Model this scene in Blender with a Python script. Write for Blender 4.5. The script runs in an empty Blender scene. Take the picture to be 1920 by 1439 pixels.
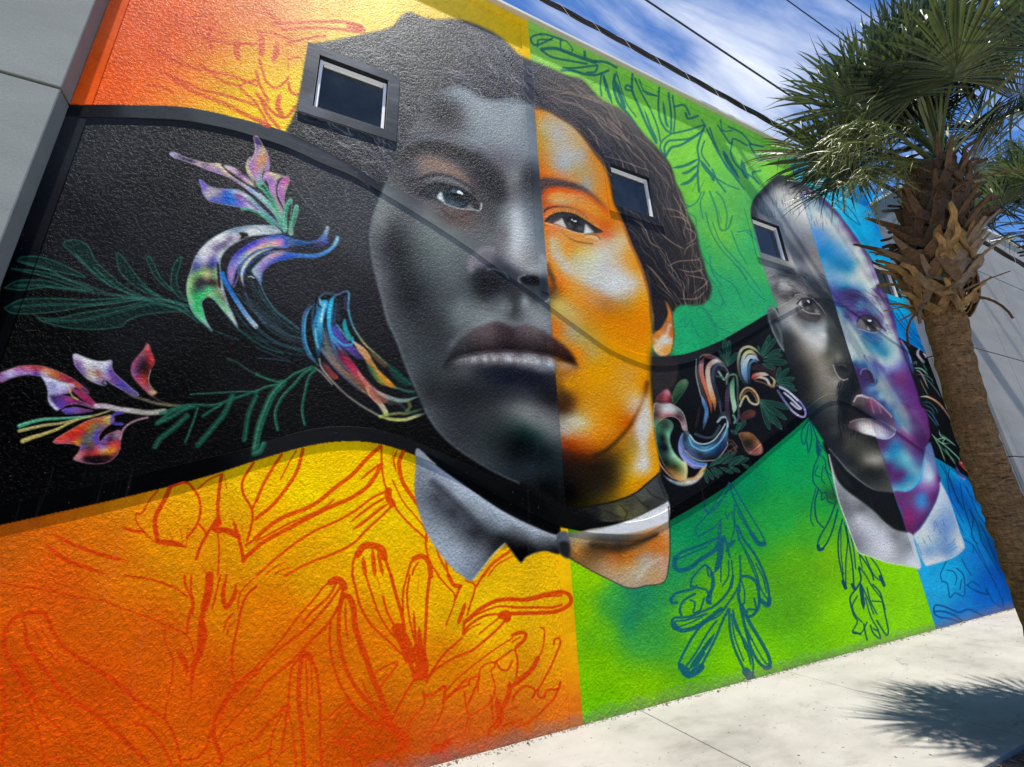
import bpy, bmesh, math, random
import numpy as np
from mathutils import Matrix, Vector, Quaternion
# ------------------------------------------------------------------ camera, sky, sun
FOC, CXP, CYP = 808.8, 960., 719.5     # lens, in pixels of a 1920 wide frame
YAW, PIT, ROL = math.radians(25.517), math.radians(18.419), math.radians(-2.557)
EYE, WALLY = 1.6, 3.73                 # eye height, distance to the mural wall
_f = np.array([math.sin(YAW)*math.cos(PIT), math.cos(YAW)*math.cos(PIT), math.sin(PIT)])
_r = np.cross(_f, [0, 0, 1]); _r /= np.linalg.norm(_r); _u = np.cross(_r, _f)
RT = _r*math.cos(ROL)+_u*math.sin(ROL); UP = -_r*math.sin(ROL)+_u*math.cos(ROL); FW = _f
def wall_to_photo(x, z, y=3.73):
    d = np.array([x, y, z-EYE]); q = d@FW
    return np.array([CXP+FOC*(d@RT)/q, CYP-FOC*(d@UP)/q])
def ray(px, py):
    return RT*(px-CXP)/FOC - UP*(py-CYP)/FOC + FW
def photo_to_wall(px, py, y=WALLY):
    d = ray(px, py); return np.array([d[0]/d[1]*y, d[2]/d[1]*y+EYE])
def at_depth(px, py, t):
    return Vector(ray(px, py)*t)+Vector((0, 0, EYE))

S = bpy.context.scene; C = S.collection
cd = bpy.data.cameras.new("camera"); cam = bpy.data.objects.new("camera", cd); C.objects.link(cam)
cd.sensor_width = 36; cd.lens = FOC/1920*36; cd.clip_end = 2000; cd.clip_start = .05
cam.matrix_world = Matrix(((RT[0], UP[0], -FW[0], 0), (RT[1], UP[1], -FW[1], 0), (RT[2], UP[2], -FW[2], EYE), (0, 0, 0, 1)))
S.camera = cam
SUND = Vector((.07, .115, -1.)).normalized()          # the way the sunlight travels
sl = bpy.data.lights.new("sun", 'SUN'); sl.energy = 5.0; sl.angle = math.radians(.53); sl.color = (1., .935, .81)
so = bpy.data.objects.new("sun", sl); C.objects.link(so); so.rotation_euler = SUND.to_track_quat('-Z', 'Y').to_euler(); so.location = (0, -4, 12)
elev = math.asin(-SUND.z); azim = math.atan2(-SUND.x, -SUND.y)
W = bpy.data.worlds.new("World"); S.world = W; W.use_nodes = True
nt = W.node_tree; nt.nodes.clear(); N = nt.nodes.new; L = nt.links.new
sky = N('ShaderNodeTexSky'); sky.sky_type = 'NISHITA'; sky.sun_disc = False; sky.sun_elevation = elev; sky.sun_rotation = azim
sky.air_density = 1.0; sky.dust_density = .15; sky.ozone_density = 2.2
tc = N('ShaderNodeTexCoord'); sep = N('ShaderNodeSeparateXYZ'); L(tc.outputs['Generated'], sep.inputs[0])
def mth(op, a, b=None, c=None, clamp=False):
    n = N('ShaderNodeMath'); n.operation = op; n.use_clamp = clamp
    for i, v in enumerate((a, b, c)):
        if v is None: continue
        if isinstance(v, (int, float)): n.inputs[i].default_value = v
        else: L(v, n.inputs[i])
    return n.outputs[0]
zc = mth('MAXIMUM', sep.outputs[2], .08)
u = mth('DIVIDE', sep.outputs[0], zc); v = mth('DIVIDE', sep.outputs[1], zc)      # a cloud layer overhead
cmb = N('ShaderNodeCombineXYZ'); L(u, cmb.inputs[0]); L(v, cmb.inputs[1])
mp = N('ShaderNodeMapping'); L(cmb.outputs[0], mp.inputs[0]); mp.inputs['Rotation'].default_value = (0, 0, math.radians(62)); mp.inputs['Scale'].default_value = (1.5, 6.0, 1); mp.inputs['Location'].default_value = (3.1, 1.7, 0)
n1 = N('ShaderNodeTexNoise'); n1.inputs['Scale'].default_value = 1.2; n1.inputs['Detail'].default_value = 9; n1.inputs['Roughness'].default_value = .57; n1.inputs['Distortion'].default_value = .7; L(mp.outputs[0], n1.inputs['Vector'])
mp2 = N('ShaderNodeMapping'); L(cmb.outputs[0], mp2.inputs[0]); mp2.inputs['Scale'].default_value = (1.1, 1.1, 1); mp2.inputs['Location'].default_value = (.4, 2.2, 0)
n2 = N('ShaderNodeTexNoise'); n2.inputs['Scale'].default_value = 1.4; n2.inputs['Detail'].default_value = 5; L(mp2.outputs[0], n2.inputs['Vector'])
# a thick veil of cloud centred on one part of the layer
cu, cv = .93, .58
dd = mth('ADD', mth('POWER', mth('MULTIPLY', mth('SUBTRACT', u, cu), 1.9), 2.), mth('POWER', mth('MULTIPLY', mth('SUBTRACT', v, cv), 2.3), 2.))
veil = mth('DIVIDE', 1., mth('ADD', 1., mth('MULTIPLY', dd, 2.2)))
den = mth('ADD', mth('ADD', mth('MULTIPLY', n1.outputs[0], 1.15), mth('MULTIPLY', n2.outputs[0], .6)), mth('MULTIPLY', veil, .40))
cl = mth('MULTIPLY', mth('SUBTRACT', den, .93), 2.3, clamp=True)
cl = mth('MULTIPLY', mth('POWER', cl, 1.15), .93)
mx = N('ShaderNodeMix'); mx.data_type = 'RGBA'; L(cl, mx.inputs[0])
tint = N('ShaderNodeMix'); tint.data_type = 'RGBA'; tint.blend_type = 'MULTIPLY'; tint.inputs[0].default_value = 1; tint.inputs[7].default_value = (.38, .64, .96, 1)
L(sky.outputs[0], tint.inputs[6]); L(tint.outputs[2], mx.inputs[6]); mx.inputs[7].default_value = (5.6, 5.9, 6.4, 1)
bg = N('ShaderNodeBackground'); bg.inputs[1].default_value = .075; L(mx.outputs[2], bg.inputs[0])
wo = N('ShaderNodeOutputWorld'); L(bg.outputs[0], wo.inputs[0])
S.view_settings.view_transform = 'Standard'; S.view_settings.look = 'None'; S.view_settings.gamma = 1; S.view_settings.use_curve_mapping = False
S.view_settings.exposure = 1.34
S.render.engine = 'CYCLES'; S.cycles.max_bounces = 6; S.cycles.diffuse_bounces = 3; S.cycles.use_denoising = True
# ------------------------------------------------------------------ the mural print
# The wall painting is made in code: outlines, airbrushed colour fields, strands and line work drawn
# into a pixel array, then laid out in wall metres (x along the wall, z up) as flat paint on the stucco.
OX, OY, CW, CH = 340, 460, 2440, 2140          # sketch sheet: origin offset and size
SH = np.zeros((CH, CW, 3), np.float32)

def nums(s):
    return [float(v) for v in s.split()] if isinstance(s, str) else list(s)

def Zt(ox, oy, s):
    def f(q):
        a = np.array(nums(q)).reshape(-1, 2)
        return a / s + [ox, oy]
    return f

def Zs(ox, oy, s):
    def f(q):
        a = np.array(nums(q)).reshape(-1, 5)
        a[:, 0] = a[:, 0] / s + ox; a[:, 1] = a[:, 1] / s + oy
        return a
    return f
PX = Zt(0, 0, 1); PS = Zs(0, 0, 1)

def smooth(P, closed=False, n=6):
    P = np.asarray(P, float)
    if len(P) < 3: return P
    if closed: Q = np.vstack([P[-1], P, P[0], P[1]])
    else: Q = np.vstack([2*P[0]-P[1], P, 2*P[-1]-P[-2]])
    t = np.linspace(0, 1, n, endpoint=False)[:, None]
    out = []
    for i in range(1, len(Q)-2):
        a, b, c, d = Q[i-1], Q[i], Q[i+1], Q[i+2]
        out.append(.5*((2*b) + (-a+c)*t + (2*a-5*b+4*c-d)*t*t + (-a+3*b-3*c+d)*t**3))
    out = np.vstack(out)
    return out if closed else np.vstack([out, Q[-2]])

def box(m, r, ax):
    m = np.swapaxes(m, 0, ax)
    c = np.cumsum(np.concatenate([np.repeat(m[:1], r+1, 0), m, np.repeat(m[-1:], r, 0)]), 0)
    m = (c[2*r+1:] - c[:-2*r-1]) / (2*r+1)
    return np.swapaxes(m, 0, ax)

def blur(m, s):
    r = int(round(s*.75))
    if r < 1: return m
    for _ in range(2):
        m = box(box(m, r, 0), r, 1)
    return m

def mask(P, soft=0., n=6, sharp=False):
    P = (np.asarray(P) if sharp else smooth(P, True, n)) + [OX, OY]
    pad = int(soft*2)+3
    x0 = max(0, int(P[:, 0].min())-pad); x1 = min(CW, int(P[:, 0].max())+pad)
    y0 = max(0, int(P[:, 1].min())-pad); y1 = min(CH, int(P[:, 1].max())+pad)
    if x1 <= x0+2 or y1 <= y0+2: return None
    w, h = x1-x0, y1-y0
    d = np.zeros((h, w+2), np.float64)
    Q = np.roll(P, -1, 0)
    for (ax, ay), (bx, by) in zip(P-[x0, y0], Q-[x0, y0]):
        s = 1.
        if ay > by: ax, ay, bx, by, s = bx, by, ax, ay, -1.
        r = np.arange(max(0, math.ceil(ay-.5)), min(h, math.ceil(by-.5)))
        if len(r) == 0: continue
        x = np.clip(ax + (r+.5-ay)*(bx-ax)/(by-ay), 0, w)
        k = x.astype(int); fr = x-k
        np.add.at(d, (r, k), s*(1-fr)); np.add.at(d, (r, k+1), s*fr)
    m = np.clip(np.abs(np.cumsum(d, 1)[:, :w]), 0, 1).astype(np.float32)
    if soft >= 1: m = blur(m, soft)
    return y0, y1, x0, x1, m

def field(S, y0, y1, x0, x1, p=2.2, eps=60.):
    q = 6
    gx = np.arange(x0, x1+q, q)-OX; gy = np.arange(y0, y1+q, q)-OY
    X, Y = np.meshgrid(gx, gy)
    acc = np.zeros(X.shape+(3,), np.float32); ws = np.zeros(X.shape, np.float32)
    for x, y, r, g, b in S:
        w = 1./((X-x)**2+(Y-y)**2+eps)**p
        w = (w*1e6).astype(np.float32) if p > 1.5 else w
        ws += w; acc += w[..., None]*np.array([r, g, b], np.float32)/255.
    F = acc/ws[..., None]
    xi = (np.arange(x0, x1)-x0)/q; yi = (np.arange(y0, y1)-y0)/q
    xa = xi.astype(int); ya = yi.astype(int); fx = (xi-xa)[None, :, None]; fy = (yi-ya)[:, None, None]
    F = np.pad(F, ((0, 1), (0, 1), (0, 0)), mode='edge')
    A = F[ya][:, xa]*(1-fx)+F[ya][:, xa+1]*fx
    B = F[ya+1][:, xa]*(1-fx)+F[ya+1][:, xa+1]*fx
    return (A*(1-fy)+B*fy).astype(np.float32)

def rbf(S, y0, y1, x0, x1, c=9.):
    """smooth colour interpolation through the sampled points (multiquadric)"""
    S = np.asarray(S, float); N = len(S); V = S[:, 2:]/255.; X = S[:, 0]; Y = S[:, 1]
    A = np.zeros((N+1, N+1)); A[:N, :N] = -np.sqrt((X[:, None]-X)**2+(Y[:, None]-Y)**2+c*c)
    A[:N, :N] += np.eye(N)*.35; A[N, :N] = A[:N, N] = 1
    K = np.linalg.solve(A, np.vstack([V, np.zeros((1, 3))]))
    q = 4; gx = np.arange(x0, x1+2*q, q)-OX; gy = np.arange(y0, y1+2*q, q)-OY
    F = np.zeros((len(gy), len(gx), 3)) + K[N]
    for i in range(N):
        F -= np.sqrt((gx[None]-X[i])**2+(gy[:, None]-Y[i])**2+c*c)[..., None]*K[i]
    xi = (np.arange(x0, x1)-x0)/q; yi = (np.arange(y0, y1)-y0)/q
    xa = xi.astype(int); ya = yi.astype(int); fx = (xi-xa)[None, :, None]; fy = (yi-ya)[:, None, None]
    A = F[ya][:, xa]*(1-fx)+F[ya][:, xa+1]*fx; B = F[ya+1][:, xa]*(1-fx)+F[ya+1][:, xa+1]*fx
    return np.clip(A*(1-fy)+B*fy, 0.01, .97).astype(np.float32)

CLIP = [None]
def lay(y0, y1, x0, x1, m, col, a=1.):
    if CLIP[0] is not None: m = m*CLIP[0][y0:y1, x0:x1]
    m = (m*a)[..., None]
    if not isinstance(col, np.ndarray): col = np.array(col, np.float32)/255.
    SH[y0:y1, x0:x1] = SH[y0:y1, x0:x1]*(1-m)+col*m

def full(P, **k):
    M = np.zeros((CH, CW), np.float32); r = mask(P, **k)
    M[r[0]:r[1], r[2]:r[3]] = r[4]
    return M

def fill(P, col, soft=0., a=1., n=6, sharp=False):
    r = mask(P, soft, n, sharp)
    if r: lay(*r, col, a)

def ffill(P, S, soft=0., a=1., p=2.2, eps=60., n=6, sharp=False, c=0):
    r = mask(P, soft, n, sharp)
    if r: lay(*r, rbf(S, *r[:4], c=c) if c else field(S, *r[:4], p=p, eps=eps), a)

def dab(x, y, rx, ry, ang, col, a=1.):
    c, s = math.cos(math.radians(ang)), math.sin(math.radians(ang)); R = max(rx, ry)*2.2
    x0 = max(0, int(x+OX-R)); x1 = min(CW, int(x+OX+R)+1); y0 = max(0, int(y+OY-R)); y1 = min(CH, int(y+OY+R)+1)
    if x1 <= x0 or y1 <= y0: return
    X, Y = np.meshgrid(np.arange(x0, x1)-OX-x, np.arange(y0, y1)-OY-y)
    u = (X*c+Y*s)/rx; v = (-X*s+Y*c)/ry
    lay(y0, y1, x0, x1, np.exp(-(u*u+v*v)).astype(np.float32), col, a)

def stroke(P, w, col, a=1., soft=1., n=6, w1=None, taper=False, raw=False):
    """a brush line; w to w1 wide, soft = width of its edge; taper thins both ends"""
    P = (np.asarray(P, float) if raw else smooth(P, False, n)) + [OX, OY]
    N = len(P)
    if N < 2: return
    W = np.linspace(w, w if w1 is None else w1, N)
    if taper: W = W*np.clip(np.sin(np.linspace(.12, math.pi-.12, N))*1.6, 0, 1)
    pad = max(W)/2+soft+2
    x0 = max(0, int(P[:, 0].min()-pad)); x1 = min(CW, int(P[:, 0].max()+pad)+1)
    y0 = max(0, int(P[:, 1].min()-pad)); y1 = min(CH, int(P[:, 1].max()+pad)+1)
    if x1 <= x0 or y1 <= y0: return
    m = np.zeros((y1-y0, x1-x0), np.float32)
    for i in range(N-1):
        a0, b0 = P[i], P[i+1]; q = max(W[i], W[i+1])/2+soft+1
        u0 = max(x0, int(min(a0[0], b0[0])-q)); u1 = min(x1, int(max(a0[0], b0[0])+q)+2)
        v0 = max(y0, int(min(a0[1], b0[1])-q)); v1 = min(y1, int(max(a0[1], b0[1])+q)+2)
        if u1 <= u0 or v1 <= v0: continue
        X = np.arange(u0, u1)[None, :]-a0[0]; Y = np.arange(v0, v1)[:, None]-a0[1]
        dx, dy = b0-a0; L = dx*dx+dy*dy+1e-9
        t = np.clip((X*dx+Y*dy)/L, 0, 1)
        D = np.sqrt((X-t*dx)**2+(Y-t*dy)**2)
        c = np.clip(((W[i]+(W[i+1]-W[i])*t)/2-D)/soft+.5, 0, 1)
        s = m[v0-y0:v1-y0, u0-x0:u1-x0]
        np.maximum(s, c, out=s)
    if isinstance(col, list):   # colours along the line: list of (r,g,b)
        X, Y = np.meshgrid(np.arange(x0, x1), np.arange(y0, y1))
        best = np.full(X.shape, 1e9); idx = np.zeros(X.shape)
        for i in range(0, N, max(1, N//24)):
            D = (X-P[i, 0])**2+(Y-P[i, 1])**2
            k = D < best; best[k] = D[k]; idx[k] = i/(N-1)
        C = np.array(col, np.float32)/255.; f = idx*(len(C)-1); k = np.clip(f.astype(int), 0, len(C)-2); f = (f-k)[..., None]
        col = (C[k]*(1-f)+C[k+1]*f).astype(np.float32)
    lay(y0, y1, x0, x1, m, col, a)

def dirfield(S):
    S = np.array(nums(S)).reshape(-1, 3)
    def f(x, y):
        w = 1./((S[:, 0]-x)**2+(S[:, 1]-y)**2+100.)**1.5
        return math.atan2((w*np.sin(np.radians(S[:, 2]))).sum(), (w*np.cos(np.radians(S[:, 2]))).sum())
    return f

def strands(M, bb, dirs, n, L, w, cols, a, seed, curl=.25, soft=1.):
    """hair: n strands following the direction field inside clip M"""
    rnd = random.Random(seed); f = dirfield(dirs); old = CLIP[0]; CLIP[0] = M
    for i in range(n):
        x = rnd.uniform(bb[0], bb[2]); y = rnd.uniform(bb[1], bb[3])
        if M[min(CH-1, int(y+OY)), min(CW-1, int(x+OX))] < .3: continue
        l = rnd.uniform(*L); k = 9; P = [(x, y)]; c = rnd.uniform(-curl, curl); ph = rnd.uniform(0, 6.3); am = rnd.uniform(0, curl)
        for j in range(k):
            t = f(x, y)+c*(j/k)+am*math.sin(ph+j*1.1)
            x += math.cos(t)*l/k; y += math.sin(t)*l/k; P.append((x, y))
        stroke(np.array(P), rnd.uniform(*w), cols[rnd.randrange(len(cols))], rnd.uniform(.35, 1)*a, soft, n=2, taper=True)
    CLIP[0] = old

def noise2(h, w, cell, seed):
    r = np.random.RandomState(seed); gh, gw = int(h/cell)+3, int(w/cell)+3
    G = r.rand(gh, gw).astype(np.float32)
    y = np.arange(h)/cell; x = np.arange(w)/cell; ya = y.astype(int); xa = x.astype(int)
    fy = y-ya; fx = x-xa; fy = (fy*fy*(3-2*fy))[:, None]; fx = (fx*fx*(3-2*fx))[None]
    A = G[ya][:, xa]; B = G[ya][:, xa+1]; C = G[ya+1][:, xa]; D = G[ya+1][:, xa+1]
    return (A*(1-fx)+B*fx)*(1-fy)+(C*(1-fx)+D*fx)*fy
K4 = lambda i, j: Zt(i*480, [0, 360, 720, 1079][j], 3.998)
K4s = lambda i, j: Zs(i*480, [0, 360, 720, 1079][j], 3.998)
# trim outlines (shared with the relief geometry)
TU_TOP = PX("60 188 131 197 200 197 300 199 350 202 400 211 440 221 480 231 540 249 600 277 655 307 727 345 787 377 850 422 900 457 950 495 1000 535 1031 558 1060 580 1100 609 1140 637 1180 657 1221 668 1265 667 1300 660 1350 640 1400 612 1440 588 1480 565 1513 551 1537 548 1563 553 1600 575 1640 605 1690 636 1750 672 1810 715 1870 760 1930 800")
TU_BOT = PX("60 210 131 219 200 220 300 223 350 227 400 236 440 245 480 257 540 277 605 307 660 330 719 363 778 399 825 429 880 465 920 494 960 522 1010 557 1032 575 1060 596 1100 625 1135 650 1170 668 1200 680 1220 686 1250 687 1290 680 1340 662 1400 632 1440 606 1470 590 1497 575 1523 562 1543 560 1572 568 1605 588 1638 613 1690 650 1738 682 1800 722 1860 765 1920 806")
TL_TOP = PX("-60 958 0 947 100 925 215 901 300 880 375 862 467 840 497 829 555 812 605 802 655 800 705 805 755 820 805 840 855 862 960 910 1010 932 1060 955 1110 970 1160 979 1197 977 1235 965 1285 937 1335 906 1385 867 1435 827 1480 792 1508 769 1542 744 1560 738 1579 739 1610 752 1640 770 1680 792 1740 832 1800 870 1860 910")
TL_BOT = PX("-60 998 0 985 150 952 300 917 400 890 480 864 580 836 655 828 717 834 780 855 830 878 880 902 960 944 1010 970 1045 986 1100 998 1172 1003 1210 1000 1255 977 1335 930 1385 895 1440 847 1482 812 1515 783 1542 760 1565 752 1590 757 1632 781 1675 805 1735 847 1763 863 1820 898 1880 935")
def xline(wx, z0=-1., z1=10.):
    return np.array([wall_to_photo(wx, z0), wall_to_photo(wx, z1)])
def half(wx):     # clip mask: left of the wall line x = wx
    a, b = xline(wx); u = (b-a)/(b-a)[1]; a, b = a+u*(1700-a[1]), a+u*(-480-a[1])
    return full(np.array([a, b, [-2000, b[1]], [-2000, a[1]]]), sharp=True)
ML = half(2.302); MM = half(8.18)
ONE = np.ones((CH, CW), np.float32)
# ---- grounds
CLIP[0] = None
sheet = PX("-340 -460 2100 -460 2100 1680 -340 1680")
orange = PS("""250 50 230 98 56 300 100 220 88 42 380 60 226 100 52 400 150 235 150 45 450 180 250 200 5 360 130 230 112 40 200 150 228 86 26 480 20 226 116 70
 520 60 230 130 70 600 30 240 198 95 700 20 250 212 95 850 40 240 200 65 900 60 235 192 40 520 200 250 200 30 560 160 250 208 40 970 60 240 192 22 430 210 248 195 10 330 60 220 90 46 560 20 232 160 100
 650 60 248 208 90 490 120 240 180 50 540 240 248 205 20
 20 1010 196 92 12 100 1100 215 85 10 250 950 225 135 10 350 920 232 165 8 450 880 238 188 5 600 900 242 198 0 700 1000 238 190 5 20 1300 205 76 6 200 1300 208 78 6 400 1300 208 82 6
 400 1100 220 130 6 330 1010 224 140 6 200 1020 212 105 10 500 1150 222 118 6 480 1030 230 155 5 600 1250 212 96 6 600 1080 232 160 5 800 1100 234 175 5 700 1200 216 112 6 900 1150 236 192 8 850 1250 222 122 6 1000 1100 238 185 10 1040 1200 236 168 10
 1000 1250 228 142 10 950 1350 206 90 22 1040 1340 214 106 22 700 1400 196 72 6 850 1400 204 82 24 750 950 240 198 5 980 1170 238 180 8 770 1080 234 172 5 550 1200 214 100 6 300 1200 208 88 8""")
ffill(sheet, orange, sharp=True, p=2.0, eps=2500)
green = PS("""1010 70 145 206 84 1100 120 140 208 80 1200 200 138 214 72 1300 280 136 212 70 1400 320 122 202 78 1380 350 105 188 85 1330 400 90 180 90 1310 360 128 208 60 1350 420 125 202 62 1300 470 60 176 96 1400 420 84 180 92
 1350 560 46 166 106 1300 620 32 160 102 1420 560 44 162 102 1430 500 70 178 90 1460 320 136 212 68 1410 380 86 180 90 1270 400 100 190 80 1420 460 60 170 100
 1300 1000 12 134 80 1280 960 10 130 78 1400 900 6 142 86 1480 850 2 148 82 1500 900 14 152 78 1470 960 34 160 66 1520 1000 64 165 40 1560 1050 122 190 10 1540 930 30 155 60
 1100 1080 142 198 0 1090 1150 132 194 0 1150 1140 56 158 62 1200 1110 30 134 90 1180 1160 24 130 96 1250 1100 44 148 72 1260 1060 30 140 80 1300 1150 108 188 10 1120 1250 124 192 0 1200 1300 130 193 0 1150 1340 110 188 4 1400 1250 120 194 0
 1210 1180 60 160 60 1130 1180 110 186 14 1450 1100 92 172 28 1600 1150 126 200 0 1700 1150 130 205 0 1400 1020 30 150 62 1400 1060 82 172 22 1500 1060 100 180 20 1660 1060 130 205 0 1350 1100 100 180 14""")
old = CLIP[0]; CLIP[0] = ONE-ML
ffill(sheet, green, sharp=True, p=2.0, eps=700)
blue = PS("""1500 310 70 190 200 1560 370 60 198 216 1600 400 45 190 220 1650 420 18 138 214 1640 380 20 140 214 1620 430 20 180 225 1660 470 18 160 220 1640 500 30 192 222 1690 470 16 140 214 1700 560 28 178 214 1690 620 4 132 204 1700 680 0 110 200
 1720 630 0 122 202 1760 880 22 166 204 1800 930 10 120 200 1820 1000 14 142 198 1840 1040 18 120 192 1780 1080 22 162 204 1760 1120 26 158 202 1870 1080 10 84 172 1850 1120 0 98 182 1760 1180 22 130 192 1900 1120 10 88 172
 1800 1150 10 118 190 1740 1110 30 160 205 1750 560 20 150 215 1850 900 10 100 195""")
CLIP[0] = ONE-MM
ffill(sheet, blue, sharp=True, p=2.0, eps=400)
CLIP[0] = None
# faint sprayed patches so the grounds are not flat
for i, (c, al, sd) in enumerate(((70, .045, 1), (24, .03, 2), (5, .03, 3))):
    n = noise2(CH, CW, c, sd)-.5
    SH *= (1+n*al*2)[..., None]
# ---- black band
band = np.vstack([TU_TOP, TL_BOT[::-1]])
blackS = PS("""200 250 42 45 50 300 400 34 35 39 150 450 27 28 32 100 650 8 8 9 50 800 3 3 4 400 850 10 10 11 600 500 42 43 47 640 620 34 34 38 650 750 20 20 22 1280 800 15 17 20 1400 720 19 21 25 600 380 52 55 60 680 380 60 63 68
 450 300 42 44 48 20 550 8 9 10 250 600 22 23 26 500 700 20 20 22 300 780 7 7 8 1050 900 12 13 14 1700 750 16 18 22 1820 850 8 10 14 1290 720 22 24 27 900 880 10 10 11 1480 650 25 27 30 700 850 12 12 12""")
ffill(band, blackS, n=4, eps=1500, p=2)
# upper trim tint and lower trim tint
ut = np.vstack([TU_TOP, TU_BOT[::-1]])
ffill(ut, PS("150 205 26 28 31 300 212 58 62 66 420 225 70 74 78 560 270 66 71 76 700 330 64 68 74 1270 675 36 38 42 1400 620 24 26 30 1800 720 14 16 20"), n=4, eps=900, p=2)
lt = np.vstack([TL_TOP, TL_BOT[::-1]])
fill(lt, (7, 7, 8), n=4)
ffill(lt, PS("0 970 4 4 5 300 900 5 5 6 600 818 28 28 29 780 840 24 24 25 900 900 14 14 15 1000 950 8 8 8 1270 965 6 6 7 1400 870 5 5 7 1800 880 8 8 12"), n=4, eps=600, p=2)
# band frame at the left end
lw = lambda x, z: wall_to_photo(x, z)
UT = (44, 112, 108)
def lines(T, col, items, a=.9, soft=1.3):
    """items: (width, 'x y x y ...') ; negative width = tapered at both ends"""
    for w, q in items:
        stroke(T(q), abs(w)*.95*(.8 if col is UT else 1), col, a, soft, n=5, taper=w < 0)
CLIP[0] = ML
RED = (206, 58, 8)
# lower left tile
lines(K4(0, 3), RED, [
 (8, "180 850 110 700 50 600 30 480 50 390 110 320 200 285 300 280 350 320 400 430 470 530 560 600 700 690 900 820 1060 970 1220 1060"),
 (-9, "170 300 190 400 200 500 280 640 380 760 430 840 560 940 750 1070 950 1250 1100 1400 1140 1450"),
 (4, "190 850 220 960 250 1080 290 1180 320 1300 340 1450"), (4, "240 860 290 990 400 1110 540 1230 700 1350 830 1450"),
 (-4, "250 380 290 480 400 620 500 720"), (-3, "300 360 330 440 390 510"), (-12, "100 640 170 780 220 860 270 960"),
 (7, "0 1350 30 1200 40 1000 20 850 0 780"), (4, "370 1370 480 1370 580 1400 660 1450"), (5, "1220 1060 1300 1190 1340 1330 1350 1440"), (6, "1000 1100 1100 1140 1200 1250 1260 1360 1290 1440"),
 (3, "0 50 180 90 370 110 560 160 760 190 900 240 1100 310 1250 375 1370 430 1430 500 1450 600"), (4, "930 0 1130 30 1300 90 1400 160"),
 (3, "1240 380 1230 480 1290 620 1290 740 1260 900 1230 1060"), (5, "1380 0 1390 80 1440 200 1410 330 1400 430"), (4, "1430 0 1430 120 1450 200 1440 300"),
 (-10, "1540 0 1560 100 1530 220 1500 400 1490 560 1440 720 1430 920"), (16, "1570 0 1560 120 1530 240"), (12, "1500 330 1530 420 1510 540 1450 680"),
 (-12, "1330 560 1380 650 1400 740"), (-6, "1290 640 1340 750"), (4, "1650 0 1620 120 1590 250"), (-9, "1700 0 1670 130 1690 240 1750 160 1770 60"),
 (5, "1919 80 1840 160 1800 280 1780 380 1740 560 1740 720 1770 820"), (3, "1900 20 1800 130 1780 260"), (-4, "1760 270 1700 340 1670 420"), (-3, "1770 330 1710 400 1700 470"),
 (9, "1919 700 1800 800 1700 920 1610 1080 1600 1200 1630 1290 1660 1380"), (3, "1919 740 1720 920 1650 1080"), (3, "1919 900 1800 1030 1700 1130 1640 1220"),
 (5, "1580 1180 1540 1290 1470 1370 1370 1380"), (4, "1919 1230 1780 1270 1690 1330 1640 1420"), (4, "1919 1370 1840 1400 1780 1450"), (3, "0 1380 60 1410 100 1450"), (4, "1500 1450 1560 1400 1650 1410")])
lines(K4(0, 2), RED, [
 (3, "1180 800 1120 870 1060 970 1020 970 1020 1030 1060 1090 1170 1190 1300 1210 1390 1220"), (9, "1270 780 1230 870 1170 980 1160 1060 1180 1180"), (5, "1280 770 1390 740 1450 790 1490 860 1500 960 1470 1060 1400 1150"),
 (-8, "1270 1110 1300 1190"), (-6, "1350 1090 1370 1190"), (-7, "1410 1060 1390 1240"), (-9, "1180 1180 1290 1190 1390 1220"),
 (3, "1480 790 1560 720 1650 680"), (7, "1660 680 1640 800 1630 950 1650 1050"), (-7, "1680 680 1700 800"), (-5, "1480 1040 1530 1100 1550 1150"), (6, "1620 1010 1560 1110 1500 1220 1470 1310"),
 (12, "1630 1040 1610 1090 1700 1100 1780 1140"), (3, "1630 1100 1640 1250 1630 1439"), (-7, "1740 1010 1780 1130 1810 1250 1820 1330"), (-5, "1810 1060 1830 1200"), (5, "1900 590 1820 720 1820 820 1880 930 1890 1020 1850 1180"),
 (4, "1919 870 1890 940"), (8, "1919 1230 1850 1290 1820 1330"), (4, "1919 1160 1840 1210"),
 (-8, "330 1190 440 1290 600 1360 800 1430"), (-7, "380 1120 540 1200 760 1280 960 1330"), (-4, "640 930 700 1000"), (-6, "900 1070 1000 1100 1090 1110"), (-4, "1030 1350 1190 1439"),
 (-7, "1510 1360 1550 1439"), (-6, "1700 1390 1690 1439"), (-6, "1580 1380 1600 1439")])
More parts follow.
